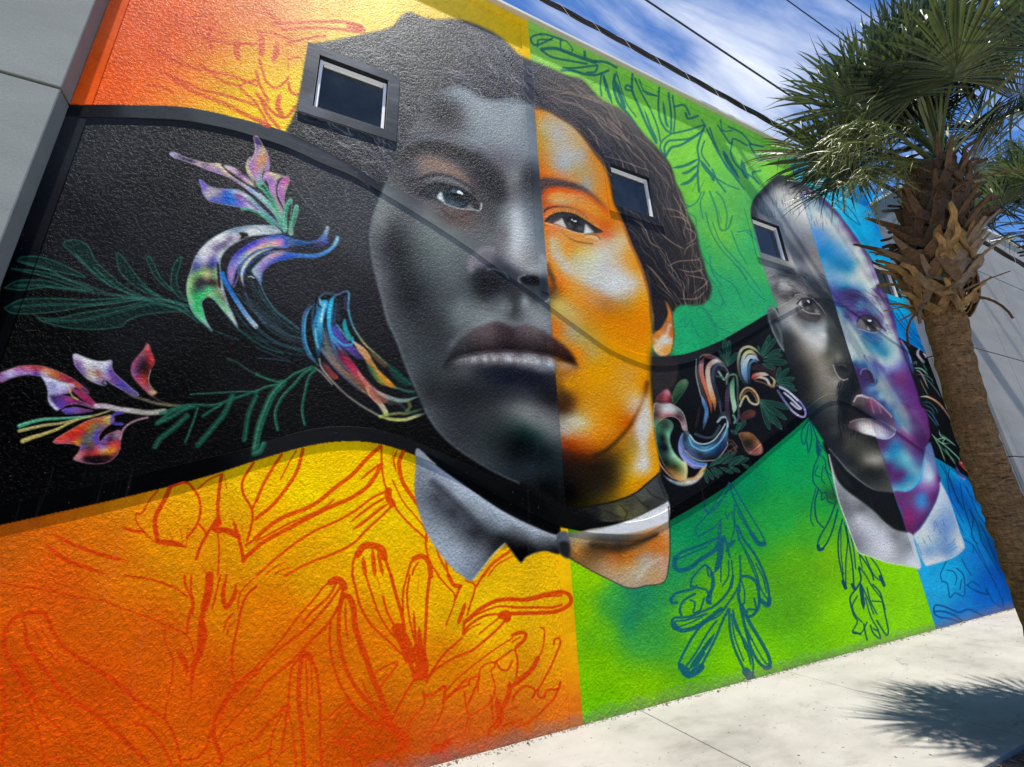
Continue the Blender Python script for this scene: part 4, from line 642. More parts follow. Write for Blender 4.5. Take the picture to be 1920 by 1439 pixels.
# ear
CLIP[0] = None
fill(Zt(1440, 720, 3.998)("425 430 700 500 900 700 940 815 1045 1116 960 1097 880 1042 800 962 700 884 590 804 520 722 468 640 448 540"), (19, 20, 22), soft=1.)
fill(A5("55 380 75 335 115 330 150 370 200 470 235 700 250 830 200 790 130 650 90 560 60 480"), (92, 96, 98), soft=1.5)
fill(A5("80 430 110 400 150 450 190 560 230 760 170 680 120 590"), (48, 52, 54), soft=5)
stroke(A5("70 350 100 340 150 380 185 460"), 3, (150, 152, 150), .7, 2); stroke(A5("75 500 120 620 180 740 240 830"), 3, (128, 136, 138), .7, 2); stroke(A5("150 520 190 600 220 700"), 5, (106, 124, 128), .6, 5)
CLIP[0] = MM
g4 = A4s("""430 100 60 62 66 330 140 74 74 76 250 230 84 84 86 140 330 70 70 74 80 430 62 62 66 90 540 70 72 74 180 420 104 112 114 200 560 100 106 108 350 260 160 158 150 450 250 176 172 162 560 220 120 118 116 580 170 66 66 70 620 330 188 184 176 450 400 186 186 180 540 460 206 204 196
 700 520 204 202 194 690 440 200 196 188 330 420 140 150 152 300 520 120 130 134 400 560 128 136 138 500 580 146 148 148 620 600 164 164 160 740 620 176 172 166 550 720 128 132 134 700 720 140 142 144 820 800 122 126 128 500 850 116 118 120 640 900 94 96 98 740 900 118 118 120 860 980 124 118 114 650 1050 96 98 100 560 1000 112 112 112
 760 1080 126 122 118 880 1150 124 120 118 950 1280 118 118 118 600 1150 170 168 160 520 1110 162 160 152 720 1180 158 154 148 820 1250 130 128 124 640 1250 76 78 80 500 1200 62 66 70 400 1190 78 82 84 760 1330 78 82 86 320 1230 120 122 122 280 1290 128 130 130 350 1290 96 98 100 980 1400 96 96 96 550 1310 60 62 66 450 1280 78 80 82""")
g5 = A5s("""100 60 120 124 124 200 60 168 166 160 300 100 166 160 152 400 60 82 82 84 560 60 70 74 78 700 80 80 84 88 400 150 118 112 106 180 180 112 114 112 130 130 98 100 100 250 210 84 82 80 340 170 84 80 76 220 280 132 130 126 200 350 124 124 120 260 410 140 140 136 700 200 66 68 68 740 300 54 56 56 800 300 52 54 54 700 380 60 62 60
 330 360 150 148 144 380 330 156 154 150 300 460 150 150 146 350 520 158 158 154 480 440 74 70 68 600 470 70 64 62 400 420 78 74 72 560 520 110 114 114 480 560 120 124 124 640 560 144 150 150 700 520 132 136 132 740 620 88 90 84 820 600 60 62 60 860 720 64 66 62 900 850 70 72 68 760 720 78 80 74 700 650 180 180 174 600 650 168 168 164 560 700 186 186 180 480 650 176 174 168 400 600 160 156 150 660 780 176 174 166 550 800 150 146 138 440 760 110 104 98 360 680 76 72 70 280 620 66 68 70 320 760 52 52 54
 260 560 100 104 106 380 880 58 56 54 480 880 96 90 82 580 900 128 120 110 700 880 108 102 90 760 860 90 88 78 820 880 96 94 84 850 900 102 102 94 900 940 64 64 58 760 1000 104 100 88 650 1000 128 120 108 560 1000 92 86 76 450 1000 48 46 44 360 980 36 38 40 420 1120 34 36 36 550 1120 70 66 58 680 1120 122 116 104 780 1150 126 120 108 850 1170 134 128 116 620 1250 88 84 74 760 1250 116 110 98 480 1250 34 36 36 430 1350 30 33 35 560 1380 54 54 50 700 1400 84 84 76 820 1350 90 86 78
 900 1180 60 60 58 1000 1080 30 32 34 1040 1180 26 28 30 850 1030 44 44 44 900 1060 36 38 38 970 1180 32 34 34""")
g6 = A6s("""250 330 34 40 44 350 400 44 48 50 450 330 68 70 70 500 330 86 84 78 500 450 56 58 56 300 500 28 32 36 400 560 34 36 38 480 620 50 54 54 540 700 30 30 32 600 250 26 28 30 650 150 28 30 32 700 200 50 52 52 720 260 80 76 76 800 300 70 62 64 700 400 40 34 36 820 400 36 34 36 600 400 30 32 34 650 480 36 32 32 800 640 40 38 36 680 700 62 60 54
 760 700 52 52 48 880 720 36 36 34 960 780 44 42 38 640 780 56 54 46 720 840 60 60 54 850 860 100 96 84 900 920 134 130 116 960 900 124 120 106 820 920 110 106 92 1000 960 90 88 76 750 960 56 54 48 860 1020 36 38 36 960 1040 38 38 36 800 1100 34 36 34 900 1120 36 38 36 1030 1100 56 56 50 900 1200 62 64 58 1030 1220 76 78 70 760 1080 30 32 30 650 960 30 34 34 580 860 36 40 40 500 760 30 34 34 420 700 30 34 38 620 1020 62 66 66 700 1090 50 54 52""")
ffill(headP, np.vstack([g4, g5, g6]), soft=1.5, c=3)
CLIP[0] = ONE-MM
v4 = A4s("""650 200 110 70 124 740 230 112 72 130 850 300 70 60 90 950 400 76 66 100 1080 510 84 80 116 700 320 120 150 186 800 340 128 160 186 900 420 134 168 180 980 470 140 176 184 760 430 190 206 204 850 500 212 222 214 920 560 222 226 216 1000 560 190 210 206 1100 560 140 180 188 1180 660 120 90 140 1300 850 96 70 124 1420 980 92 76 130 1500 1100 110 80 140
 1060 650 214 222 214 950 640 218 220 210 1150 760 206 216 210 860 640 196 200 200 1230 880 210 216 210 1300 1020 214 220 214 1370 1150 214 220 212 1440 1300 218 222 212 1180 850 190 206 204 1080 780 196 206 202 960 720 158 184 202 840 720 102 162 214 880 800 96 158 214 1000 850 98 160 200 1100 900 120 172 206 1200 1000 116 168 204 860 900 76 150 212 960 940 36 146 206 1050 1000 66 150 206 1150 1060 60 148 196 900 1000 30 140 200 1000 1080 40 140 190 1100 1130 34 132 178 1200 1180 46 138 184 1280 1100 90 164 196 1260 1200 104 170 192 940 1100 80 160 200
 1350 900 200 212 210 1400 1020 190 204 200 1480 1170 186 190 206 1540 1290 150 130 180 1030 1230 120 176 204 1150 1260 140 186 206 1280 1290 188 208 208 1000 1300 120 170 206 1350 1230 210 218 212 1550 1400 120 86 150 1600 1350 104 66 130 1240 1400 80 140 190""")
v5 = A5s("""820 60 100 158 200 880 40 130 176 210 1000 40 176 204 208 1150 60 206 216 212 1260 100 214 220 212 1300 50 190 190 206 1350 150 112 80 144 820 140 80 90 160 880 110 50 140 180 950 110 56 130 170 1080 140 90 150 186 1180 220 186 204 206 1250 300 206 214 208 1320 400 206 212 206 1380 500 206 212 204 1420 260 100 66 130 1440 420 90 60 124 1480 560 90 64 130
 860 200 90 72 140 950 180 80 60 110 1050 180 90 70 120 950 260 110 80 140 880 260 104 76 146 1000 300 96 70 130 1060 230 66 56 100 1150 260 50 100 150 1100 300 110 160 190 1200 320 130 180 200 1280 400 150 190 206 1080 330 70 140 180 1240 380 90 150 190 1100 380 90 80 140 1180 390 84 70 120 1250 450 66 60 100 1340 500 120 110 160 1380 600 190 204 206 1440 620 200 210 204
 840 330 60 110 160 880 380 100 160 180 930 450 90 110 160 980 420 104 76 130 1040 440 104 90 150 870 480 186 206 196 900 560 206 218 206 960 560 190 208 200 1040 520 130 150 186 1000 650 206 216 206 940 680 206 216 208 1080 640 170 196 196 1100 600 90 110 160 1150 660 60 120 160 1220 680 60 110 156 1300 700 80 130 166 1180 720 70 140 170 1260 780 36 130 170 1330 830 50 134 170 1380 870 70 150 176 1420 780 140 184 190 1100 760 190 210 202 1180 840 170 200 196 1280 880 140 180 190 1440 680 196 210 206 1500 720 180 196 206 1500 850 190 208 206
 980 800 206 218 206 1060 850 210 220 210 1000 880 170 200 206 1100 920 190 206 206 1200 920 206 216 208 1320 950 200 212 208 1440 950 196 208 206 1540 900 170 186 206 1040 950 60 120 160 1100 980 50 110 150 1160 960 110 160 200 1200 1000 130 170 206 1260 970 110 110 170 1320 1030 130 130 190 1400 1030 150 160 206 1500 1020 130 140 196 1590 1000 110 90 160 1600 900 90 80 150
 1060 1020 90 66 120 1120 1040 76 60 120 1180 1100 60 40 76 1150 1140 60 50 96 1100 1180 66 56 110 1230 1080 110 130 180 1250 1180 60 100 140 1320 1130 180 200 206 1300 1200 206 216 206 1380 1250 200 212 204 1440 1100 96 70 140 1500 1130 116 60 120 1550 1200 110 56 120 1560 1090 130 66 130 1620 1100 110 60 130 1480 1220 110 80 150 1450 1300 160 180 200 1500 1400 170 190 204 1600 1300 110 66 134 1680 1400 104 60 130 1400 1380 190 206 206 1200 1250 100 140 180 1160 1230 80 76 130 1120 1250 76 56 104 1280 1300 60 110 150 1340 1400 60 90 140""")
v6 = A6s("""900 200 80 110 160 960 250 150 180 200 960 150 196 210 206 1050 200 190 206 204 1100 280 200 212 204 1150 380 196 208 202 1200 450 190 206 202 1230 520 170 196 196 1160 500 90 150 180 1250 600 160 180 190 1080 400 60 110 160 1000 300 70 90 140 1300 650 140 90 150 1200 640 130 66 130 1180 250 110 90 150 1250 350 110 60 124 1350 400 114 62 130 1400 500 110 56 120 1300 500 130 90 150 1440 640 100 50 110 1380 700 110 50 110 1260 720 120 56 110 1100 650 110 66 120
 1000 780 90 56 110 960 740 84 50 100 1120 720 76 120 170 1140 780 40 130 180 1080 850 40 140 190 1030 870 90 160 190 1200 850 110 180 200 1260 900 130 190 200 1180 920 90 170 190 1320 850 90 70 130 1360 950 90 110 160 1350 1050 120 180 196 1290 1000 110 180 196 1200 980 70 150 180 1140 1030 76 70 130 1200 1060 100 50 110 1150 1120 84 50 110 1080 1050 90 50 110 1050 980 84 50 104 1240 1100 50 120 170 1290 1120 60 150 186 1180 1190 60 150 186 1260 1190 110 180 196 1120 1220 110 170 196 1060 1180 90 90 140 1420 780 104 50 110 1430 850 90 60 120""")
ffill(headP, np.vstack([v4, v5, v6]), soft=1.2, c=3)
CLIP[0] = HD
# hair edges
for q, w_, a_ in (("58 560 62 430 100 330 180 240 280 140 360 80 450 65 540 100 640 165", 13, .8), ("180 250 290 155 370 105 450 95 530 120 600 165", 18, .45)):
    stroke(A4(q), w_, (40, 41, 46), a_, 12)
stroke(A4("60 500 80 400 150 280 280 150 380 85 450 75 540 105 610 150"), 7, (58, 58, 64), .75, 6)
CLIP[0] = HD*(ONE-MM)
stroke(A4("620 150 740 220 860 300 970 400 1080 510 1180 630 1290 790 1400 940 1490 1070 1570 1220 1640 1400"), 7, (96, 66, 118), .8, 5)
stroke(A5("1330 60 1400 230 1450 390 1490 530 1530 700 1580 860"), 8, (88, 58, 124), .6, 6)
strands(HD*(ONE-MM), (1498, 342, 1580, 420), "1510 355 70 1540 370 80 1570 400 85", 120, (6, 16), (.8, 1.5), [(70, 50, 90), (120, 80, 140), (60, 90, 120)], .6, 11, curl=.3)
CLIP[0] = HD*MM
strands(HD*MM, (1412, 330, 1500, 400), "1420 380 70 1440 350 80 1480 350 95", 150, (6, 18), (.8, 1.5), [(44, 46, 50), (90, 90, 92), (150, 148, 140)], .5, 12, curl=.3)
# grey side: brow, eye
strands(HD*MM, (1435, 512, 1555, 560), "1450 520 -30 1480 515 20 1510 530 40 1540 550 40", 160, (8, 20), (.8, 1.6), [(50, 54, 58), (40, 44, 48), (84, 88, 90)], .6, 13, curl=.2)
stroke(A5("170 60 150 110 170 180 220 230 280 250"), 7, (72, 72, 72), .5, 7)
stroke(A5("330 210 360 185 420 180 500 200 580 240 640 300 690 380"), 3.5, (50, 50, 52), .8, 2.5)
e1 = A5("390 300 430 250 470 240 540 260 590 310 640 370 660 410 600 415 520 400 450 365")
fill(e1, (72, 70, 70), soft=1.3); CLIP[0] = full(e1, soft=1.)
fill(A5("395 290 440 255 450 300 470 350 430 340 400 315"), (176, 172, 168), soft=1.2)
fill(A5("440 260 500 240 560 280 590 340 580 395 520 395 470 350 445 300"), (62, 60, 60), soft=1.3); dab(*A5("520 290")[0], 5, 6, 20, (26, 26, 28), .9); dab(*A5("500 350")[0], 5, 4, 20, (120, 116, 112), .6)
fill(A5("500 262 525 268 530 295 512 290"), (226, 226, 224)); fill(A5("590 360 640 390 600 412"), (120, 118, 116), soft=1)
CLIP[0] = HD*MM
stroke(A5("385 300 430 250 480 236 550 256 600 305 650 360 700 420"), 2.4, (40, 40, 42), .9, 1.2)
stroke(A5("440 360 500 395 560 408 640 415"), 2, (168, 162, 156), .8, 1.2)
stroke(A5("560 240 620 300 670 360 705 420"), 2, (146, 144, 140), .6, 1.4)
stroke(A5("380 350 420 430 500 480 600 490 640 440"), 4, (60, 54, 54), .6, 4)
for k in range(9): x = 360+k*13; stroke(A5([x, 205-k*3, x+4, 190-k*2]), 1.2, (190, 186, 180), .6, 1)
# nose
stroke(A5("820 820 805 900 830 990 860 940 900 950"), 4, (70, 70, 66), .5, 4); dab(*A5("850 880")[0], 7, 8, 0, (126, 124, 112), .5)
fill(A5("800 960 840 985 880 975 960 1010 1000 1040 960 1110 920 1140 860 1120 820 1060"), (50, 50, 50), soft=3, a=.85)
fill(A5("850 985 900 985 960 1020 985 1060 930 1070 870 1040"), (32, 33, 34), soft=2.5)
stroke(A5("790 985 815 1060 850 1120 900 1155 955 1145"), 2.6, (150, 146, 134), .8, 1.6); stroke(A5("850 990 880 980 940 1005"), 1.6, (110, 112, 110), .6, 1.2)
stroke(A5("760 330 740 450 750 600 760 740 740 860"), 9, (62, 64, 62), .5, 9)
# moustache
strands(HD*MM, (1572, 712, 1615, 805), "1600 720 105 1590 740 110 1580 770 95 1580 800 85", 420, (10, 26), (1., 2.2), [(14, 16, 18), (24, 26, 28), (50, 52, 52)], .8, 14, curl=.2)
fill(A6("590 170 700 100 740 190 660 240 630 330 620 440 600 520 540 500 520 400 540 260"), (20, 22, 24), soft=5, a=.6)
# violet side: brow, eye, nostril
CLIP[0] = HD*(ONE-MM)
fill(A5("840 180 880 140 960 120 1060 150 1140 200 1200 260 1260 330 1330 450 1350 520 1300 440 1220 350 1130 280 1060 260 1020 320 940 330 870 260"), (62, 60, 110), soft=4, a=.6)
strands(HD*(ONE-MM), (1570, 540, 1650, 595), "1580 550 -10 1600 545 20 1620 560 40 1640 580 55", 170, (8, 22), (.8, 1.5), [(40, 36, 70), (60, 44, 96), (110, 110, 160), (34, 60, 96)], .6, 15, curl=.3)
stroke(A5("1040 420 1080 390 1150 400 1220 430 1290 490 1340 560 1380 600"), 3.6, (66, 50, 100), .8, 2.5)
e2 = A5("1062 540 1075 470 1120 440 1180 445 1240 470 1300 520 1330 580 1300 610 1240 620 1180 600 1110 590 1070 570")
fill(e2, (78, 74, 78), soft=1.2); CLIP[0] = full(e2, soft=1.)
fill(A5("1070 480 1120 465 1160 560 1180 600 1110 590 1065 560"), (120, 114, 114), soft=1.2)
fill(A5("1130 450 1200 450 1260 500 1280 560 1240 610 1190 590 1150 520"), (66, 64, 68), soft=1.2); dab(*A5("1210 500")[0], 6, 6, 30, (22, 22, 26), .9)
fill(A5("1180 480 1220 482 1225 500 1190 500"), (230, 232, 236)); fill(A5("1180 555 1210 600 1180 600"), (190, 186, 184), soft=1)
fill(A5("1280 560 1320 590 1290 610"), (150, 146, 146), soft=1)
CLIP[0] = HD*(ONE-MM)
stroke(A5("1060 500 1085 455 1140 430 1210 445 1280 490 1340 570"), 2.6, (44, 38, 54), .9, 1.3)
stroke(A5("1070 580 1130 595 1180 612 1240 625 1300 612"), 2, (180, 190, 210), .7, 1.3)
for q in ("1150 640 1220 690 1300 740", "1120 660 1200 720 1290 760", "1200 630 1280 680 1340 700"): stroke(A5(q), 3, (50, 80, 130), .5, 3)
strands(HD*(ONE-MM), (1650, 605, 1670, 625), "1655 612 40", 20, (5, 12), (.8, 1.2), [(70, 60, 110)], .6, 16)
fill(A5("1090 1080 1110 1040 1160 1030 1220 1060 1260 1120 1255 1190 1200 1190 1140 1160 1100 1130"), (66, 48, 84), soft=1.8, a=.95)
stroke(A5("1095 1090 1115 1040 1165 1030 1225 1062 1262 1120 1265 1180"), 2.2, (150, 160, 200), .75, 1.4)
stroke(A5("1140 880 1180 960 1230 1050 1270 1130 1280 1180 1240 1215 1170 1205"), 3, (60, 90, 150), .7, 2.2)
stroke(A5("1200 900 1280 980 1360 1030"), 6, (96, 100, 170), .5, 6)
stroke(A5("835 340 870 450 920 620 960 780 1000 930"), 3, (170, 200, 204), .5, 3)
stroke(A5("860 430 900 560 945 720 985 860 1010 920"), 7, (212, 220, 212), .55, 6)
stroke(A5("1150 900 1190 980 1235 1060 1262 1130"), 6, (176, 200, 214), .6, 4)
dab(*A5("1060 1000")[0], 7, 5, 10, (56, 96, 150), .5); fill(A5("1000 950 1060 990 1090 1040 1095 1110 1150 1170 1220 1205 1160 1230 1080 1190 1030 1080"), (62, 44, 96), soft=3, a=.55)
stroke(A5("1050 470 1070 430 1120 400 1180 400"), 5, (90, 70, 140), .5, 4)
CLIP[0] = HD*MM
fill(A5("720 150 790 200 830 330 900 560 960 800 1010 920 960 950 880 900 800 760 740 560 700 360"), (50, 51, 50), soft=7, a=.35)
fill(A5("250 560 300 760 380 900 460 1040 560 1240 520 1400 440 1380 360 1150 290 900"), (34, 35, 38), soft=9, a=.3)
stroke(A5("190 60 260 30 340 60 420 130 480 200"), 7, (150, 148, 142), .4, 7)
fill(A6("520 620 600 700 640 820 700 1000 800 1080 960 1090 1030 1120 1060 1230 900 1220 700 1080 560 920 470 780"), (40, 42, 43), soft=8, a=.3)
dab(*A6("900 910")[0], 15, 7, 0, (150, 146, 130), .5)
# lips
CLIP[0] = HD
lu = A6("640 400 660 330 690 270 730 235 800 245 870 250 920 290 980 340 1040 400 1100 460 1130 560 1100 580 1040 530 960 490 870 450 780 400 700 350")
ffill(lu, A6s("680 330 70 60 60 740 300 78 70 70 800 300 96 76 84 700 370 40 36 38 800 380 50 44 48 860 330 130 60 100 920 330 140 90 124 980 400 100 66 96 900 420 90 60 90 1040 460 84 60 90 1090 520 100 76 106 1120 570 120 100 130 960 460 70 52 76"), soft=1.3, c=3)
stroke(A6("680 300 720 240 790 250 860 262 930 310 1010 380 1080 460"), 3, (196, 170, 180), .7, 2); stroke(A6("720 240 770 232 830 262"), 3.5, (206, 196, 196), .7, 2)
stroke(A6("860 270 870 340 890 410"), 3, (190, 150, 176), .5, 3); stroke(A6("930 310 950 360 970 420"), 2.5, (180, 130, 170), .5, 2.5)
ll = A6("612 560 650 505 720 482 800 478 870 480 940 490 1010 520 1080 560 1120 600 1110 640 1060 680 1000 695 930 680 860 660 780 640 710 610 640 590")
ffill(ll, A6s("640 550 70 58 56 700 510 90 80 80 730 560 150 142 140 760 590 180 172 168 800 560 206 200 194 850 590 220 212 204 820 500 110 100 98 900 600 200 196 196 950 560 170 160 176 960 620 214 212 224 1030 580 120 96 130 1020 640 180 176 200 1080 620 110 96 130 1100 590 160 150 180 880 500 120 100 110 940 510 110 84 110 700 600 80 72 68 1000 540 110 90 120"), soft=1.3, c=3)
stroke(A6("1120 600 1110 640 1060 682 1000 694 930 682"), 2.6, (196, 206, 226), .8, 1.6); stroke(A6("640 520 720 486 800 480 870 484"), 2, (150, 140, 136), .6, 1.5)
for k in range(26):
    x = 720+k*15; stroke(A6([x, 520+k*2.2, x+8, 570+k*2.8]), 1.4, (236, 230, 226) if k % 2 else (130, 120, 122), .22, 2.)
fill(A6("640 380 700 350 780 400 860 450 940 485 860 474 760 470 680 480 630 500 620 450"), (30, 28, 30), soft=2.5)
stroke(A6("600 640 620 760 600 800"), 12, (74, 72, 64), .4, 12)
CLIP[0] = None
k_ = (HD*MM)[..., None]; SH += k_*(np.clip((SH-.36)*1.08+.385, .03, .95)-SH)
k_ = (HD*(1-MM))[..., None]; SH += k_*(np.clip((SH-.5)*.92+.465, .03, .95)-SH)
# jaw rims
stroke(A6("420 800 480 870 540 940 610 1020 690 1090 790 1170 900 1235 980 1262 1080 1265"), 3, (112, 116, 112), .7, 2)
stroke(A6("1090 1262 1190 1256 1270 1232 1340 1162 1392 1060 1420 940 1438 840"), 2.6, (160, 180, 206), .55, 2)
# neck
CLIP[0] = MM
nk = Zt(1440, 720, 3.998)("425 440 440 480 560 650 700 750 800 800 930 815 940 815 1045 1116 960 1097 880 1042 800 962 700 884 590 804 520 722 468 640 448 540")
fill(nk, (19, 20, 22), soft=1.5); dab(1560, 930, 20, 12, 40, (34, 38, 38), .6); dab(1620, 960, 40, 8, 50, (26, 26, 24), .6)
stroke(A6("440 850 500 1000 620 1180"), 10, (44, 48, 50), .5, 10)
CLIP[0] = ONE-MM
Q4 = Zt(1440, 720, 3.998); Q4s = Zs(1440, 720, 3.998)
nv = Q4("940 815 1040 810 1100 780 1145 720 1165 640 1178 520 1180 480 1215 440 1245 520 1260 600 1285 700 1284 780 1255 880 1190 1000 1130 1090 1085 1135 1040 1110 1000 960")
ffill(nv, Q4s("1200 480 120 140 190 1220 560 150 170 204 1200 640 176 190 206 1230 700 190 200 210 1250 760 140 90 160 1270 700 110 60 130 1200 720 180 190 206 1160 740 150 140 190 1120 800 110 70 140 1180 800 130 90 150 1150 840 60 130 190 1150 900 60 140 190 1110 860 90 100 160 1060 830 104 56 110 1000 840 96 50 104 1020 920 110 50 110 1080 940 120 50 116 1160 950 110 80 140 1220 860 100 50 110 1260 820 90 44 104 1060 1020 130 40 100 1040 1080 96 40 86 1090 1110 84 40 90 1140 1040 84 40 96 1180 980 84 44 100 1250 620 150 150 200"), soft=1.2, c=4)
stroke(Q4("1285 700 1284 780 1255 880 1190 1000 1130 1090 1085 1135"), 3.5, (84, 36, 92), .7, 3)
CLIP[0] = None
# collar
cl = Q4("455 530 475 600 520 720 590 800 700 880 800 960 880 1040 960 1095 1040 1112 1085 1138 1092 1180 1140 1340 1140 1382 1040 1362 900 1340 760 1290 680 1262 640 1180 580 1020 530 880 500 760 480 660")
ffill(cl, Q4s("470 590 206 206 206 500 700 170 170 170 540 800 130 132 134 580 900 110 112 114 640 860 150 150 152 700 940 110 112 114 680 1000 190 190 192 760 1060 200 200 204 640 1060 160 160 164 620 980 130 130 134 700 1150 150 152 156 660 1200 120 122 126 760 1200 176 178 180 850 1120 196 196 200 950 1140 130 130 134 1020 1130 150 150 152 900 1220 206 206 208 1000 1250 150 150 152 1050 1200 130 132 136 800 1280 190 190 194 900 1320 190 190 192 1060 1340 206 206 208 1000 1320 170 170 174 850 1000 120 122 124 1110 1300 200 206 210 1060 1150 176 176 178"), soft=1, c=4)
stroke(Q4("455 530 478 640 500 760 530 880 585 1030 640 1180 680 1262 760 1292 900 1340 1040 1364 1135 1384"), 2.4, (226, 226, 226), .7, 1.6)
stroke(Q4("470 560 520 715 590 798 700 880 800 960 880 1040 960 1095 1036 1112"), 2.5, (66, 68, 70), .5, 2.2)
fill(Q4("1046 1118 1090 1140 1100 1190 1140 1330 1140 1380 1128 1386 1088 1240"), (196, 204, 208), soft=1, a=.8)
CLIP[0] = ONE-MM
cr = Q4("1090 1136 1140 1088 1200 1000 1260 884 1286 800 1290 740 1320 790 1350 860 1400 1000 1430 1100 1466 1200 1462 1240 1400 1290 1300 1330 1200 1360 1180 1360 1160 1330 1130 1260 1110 1190")
ffill(cr, Q4s("1110 1150 190 204 206 1160 1180 196 206 204 1200 1250 120 156 190 1160 1300 180 190 200 1200 1330 206 210 212 1240 1100 170 186 200 1220 1180 176 196 200 1260 1050 130 160 194 1300 960 150 176 200 1300 860 190 204 210 1340 920 160 180 204 1380 1040 130 160 196 1340 1100 110 146 190 1400 1140 180 190 196 1440 1200 210 206 200 1400 1220 150 180 204 1340 1260 110 146 184 1300 1200 120 150 184 1280 1290 170 186 200 1300 1320 206 208 208 1250 960 190 200 206 1180 1080 200 206 206"), soft=1, c=4)
stroke(Q4("1290 740 1350 860 1400 1000 1430 1100 1466 1200 1460 1240 1400 1290 1300 1330 1190 1362"), 2.6, (206, 202, 206), .75, 1.6)
for q in ("1240 1040 1250 1080 1240 1100", "1250 1030 1270 1070", "1200 1140 1220 1180", "1160 1160 1180 1200", "1120 1200 1150 1280", "1310 1020 1320 1060", "1280 1090 1290 1120", "1340 1210 1380 1190 1400 1160", "1350 1230 1400 1200", "1370 1250 1410 1220", "1320 1150 1340 1180"): stroke(Q4(q), 2.2, (70, 110, 170), .5, 1.6)
CLIP[0] = None
# the seam between the panels shows as a dark joint through the face
# ---------------------------------------------------------------- chrome ribbons, flowers and leaves on the black band
G1 = Zt(310, 250, 5.486); G2 = Zt(330, 400, 5.486); G5 = Zt(0, 620, 5.644); G6 = Zt(480, 520, 4.232); GT = K4(0, 1)
def petal(T, out, samp, a=.95, soft=1.2, rim=None, rw=2.2, c=5):
    ts = np.array(nums(samp)).reshape(-1, 5); q = T(ts[:, :2].ravel()); ts = np.hstack([q, ts[:, 2:]])
    P = T(out); ffill(P, ts, soft=soft, a=a, c=c)
    if rim: stroke(np.vstack([P, P[:1]]), rw, rim, .7, 1.4)
# top flower
petal(G1, "42 215 60 198 100 200 160 230 260 268 380 300 450 310 540 312 580 330 640 400 720 470 800 510 880 560 960 610 1040 680 1120 770 1180 860 1220 960 1180 940 1120 840 1040 750 940 660 840 580 740 510 640 450 520 405 400 365 300 320 180 280 80 245",
      "60 215 190 180 210 160 245 90 80 100 260 285 60 50 70 330 330 220 190 190 400 330 130 110 120 460 350 190 150 170 540 330 210 200 150 600 400 210 180 160 540 400 140 110 180 700 470 190 160 140 700 500 100 80 130 800 530 190 180 180 880 580 150 170 210 960 640 170 200 200 1040 710 130 190 170 1120 810 100 180 150 1180 900 80 160 120", rim=(200, 180, 210), rw=1.6)
stroke(G1("580 330 660 410 760 480 860 540 960 610"), 3, (40, 36, 46), .8, 2)
petal(G1, "600 330 700 350 760 390 820 440 880 490 920 550 880 540 800 490 720 430 640 380", "640 350 210 190 200 720 400 190 160 180 780 420 110 80 120 820 460 200 150 190 880 520 200 190 150", c=4)
petal(G1, "905 40 940 35 980 90 1010 150 1040 200 1040 270 1020 340 990 410 990 480 1000 520 960 530 910 470 870 400 850 340 870 290 910 220 925 150", "925 60 120 100 150 960 110 110 80 130 980 180 190 170 140 940 210 170 140 170 930 260 200 150 150 1000 260 200 140 90 900 320 170 120 170 960 340 200 140 120 930 400 190 130 160 980 380 170 150 170 970 460 160 170 190 1000 500 90 170 150", rim=(216, 186, 170))
petal(G1, "885 240 840 280 825 340 835 400 870 460 920 540 880 400 850 350 860 300", "850 290 200 180 180 835 350 210 200 140 860 440 190 170 160", c=4)
petal(G1, "1030 160 1060 220 1075 300 1070 380 1040 400 1010 400 1030 330 1045 260", "1050 220 170 120 160 1060 330 180 140 180 1030 390 150 120 150", c=4)
petal(G1, "1010 430 1040 400 1090 405 1190 435 1240 450 1200 450 1160 470 1140 520 1130 600 1150 690 1200 780 1225 870 1200 850 1130 740 1080 620 1060 520 1040 480 1010 490", "1030 430 200 150 190 1090 430 210 190 150 1170 440 200 200 140 1080 480 160 110 190 1110 540 190 130 180 1100 620 190 140 190 1140 700 190 140 150 1200 810 180 160 170", rim=(206, 170, 200), rw=1.5)
petal(G1, "1270 465 1250 450 1210 470 1170 520 1155 580 1165 650 1200 720 1225 780 1220 660 1240 580 1270 500", "1250 480 210 90 140 1210 520 190 110 180 1230 560 200 160 150 1180 600 180 110 180 1200 680 170 110 180 1215 740 180 150 170", rim=(216, 180, 190), rw=1.5)
petal(G1, "345 480 370 485 420 530 500 565 600 575 700 580 780 600 880 660 960 740 1040 820 1120 890 1190 960 1230 1020 1160 960 1060 880 960 820 860 780 760 760 640 740 520 715 440 690 390 630 370 560", "370 510 110 90 190 400 570 130 110 180 440 640 190 180 180 480 690 90 90 180 520 600 170 160 160 560 680 80 100 180 600 590 110 100 180 640 620 30 100 190 680 660 40 110 190 720 600 190 200 210 760 640 150 110 160 700 720 50 110 200 800 640 200 206 210 800 700 150 120 190 860 760 190 190 210 880 690 130 180 170 960 790 190 180 210 980 760 60 130 150 1060 850 90 170 160 1160 940 70 150 120", rim=(150, 160, 200), rw=1.6)
stroke(G1("710 640 770 650 860 710 950 790"), 5, (130, 80, 130), .7, 3)
GR = [(90, 170, 140), (60, 150, 110), (140, 190, 160)]
for q, w in (("780 780 880 790 980 840 1080 920 1180 1020", 5), ("940 530 1020 600 1100 720 1170 850 1220 980", 6), ("1000 500 1060 600 1140 740 1190 880", 4), ("1230 990 1225 860 1250 740 1285 690", 9), ("1290 1030 1290 940 1320 850 1345 760", 9), ("1220 1000 1180 900 1100 780", 6), ("1150 1000 1060 900 960 800", 4)):
    stroke(G1(q), w, GR[::-1] if w > 6 else GR, .85, 2.2)
for q in ("1215 1000 1215 860 1250 720 1290 680 1300 720 1285 860", "1260 1020 1300 900 1330 760 1350 745 1365 800 1320 960"): stroke(G1(q), 1.4, (150, 196, 170), .7, 1.2)
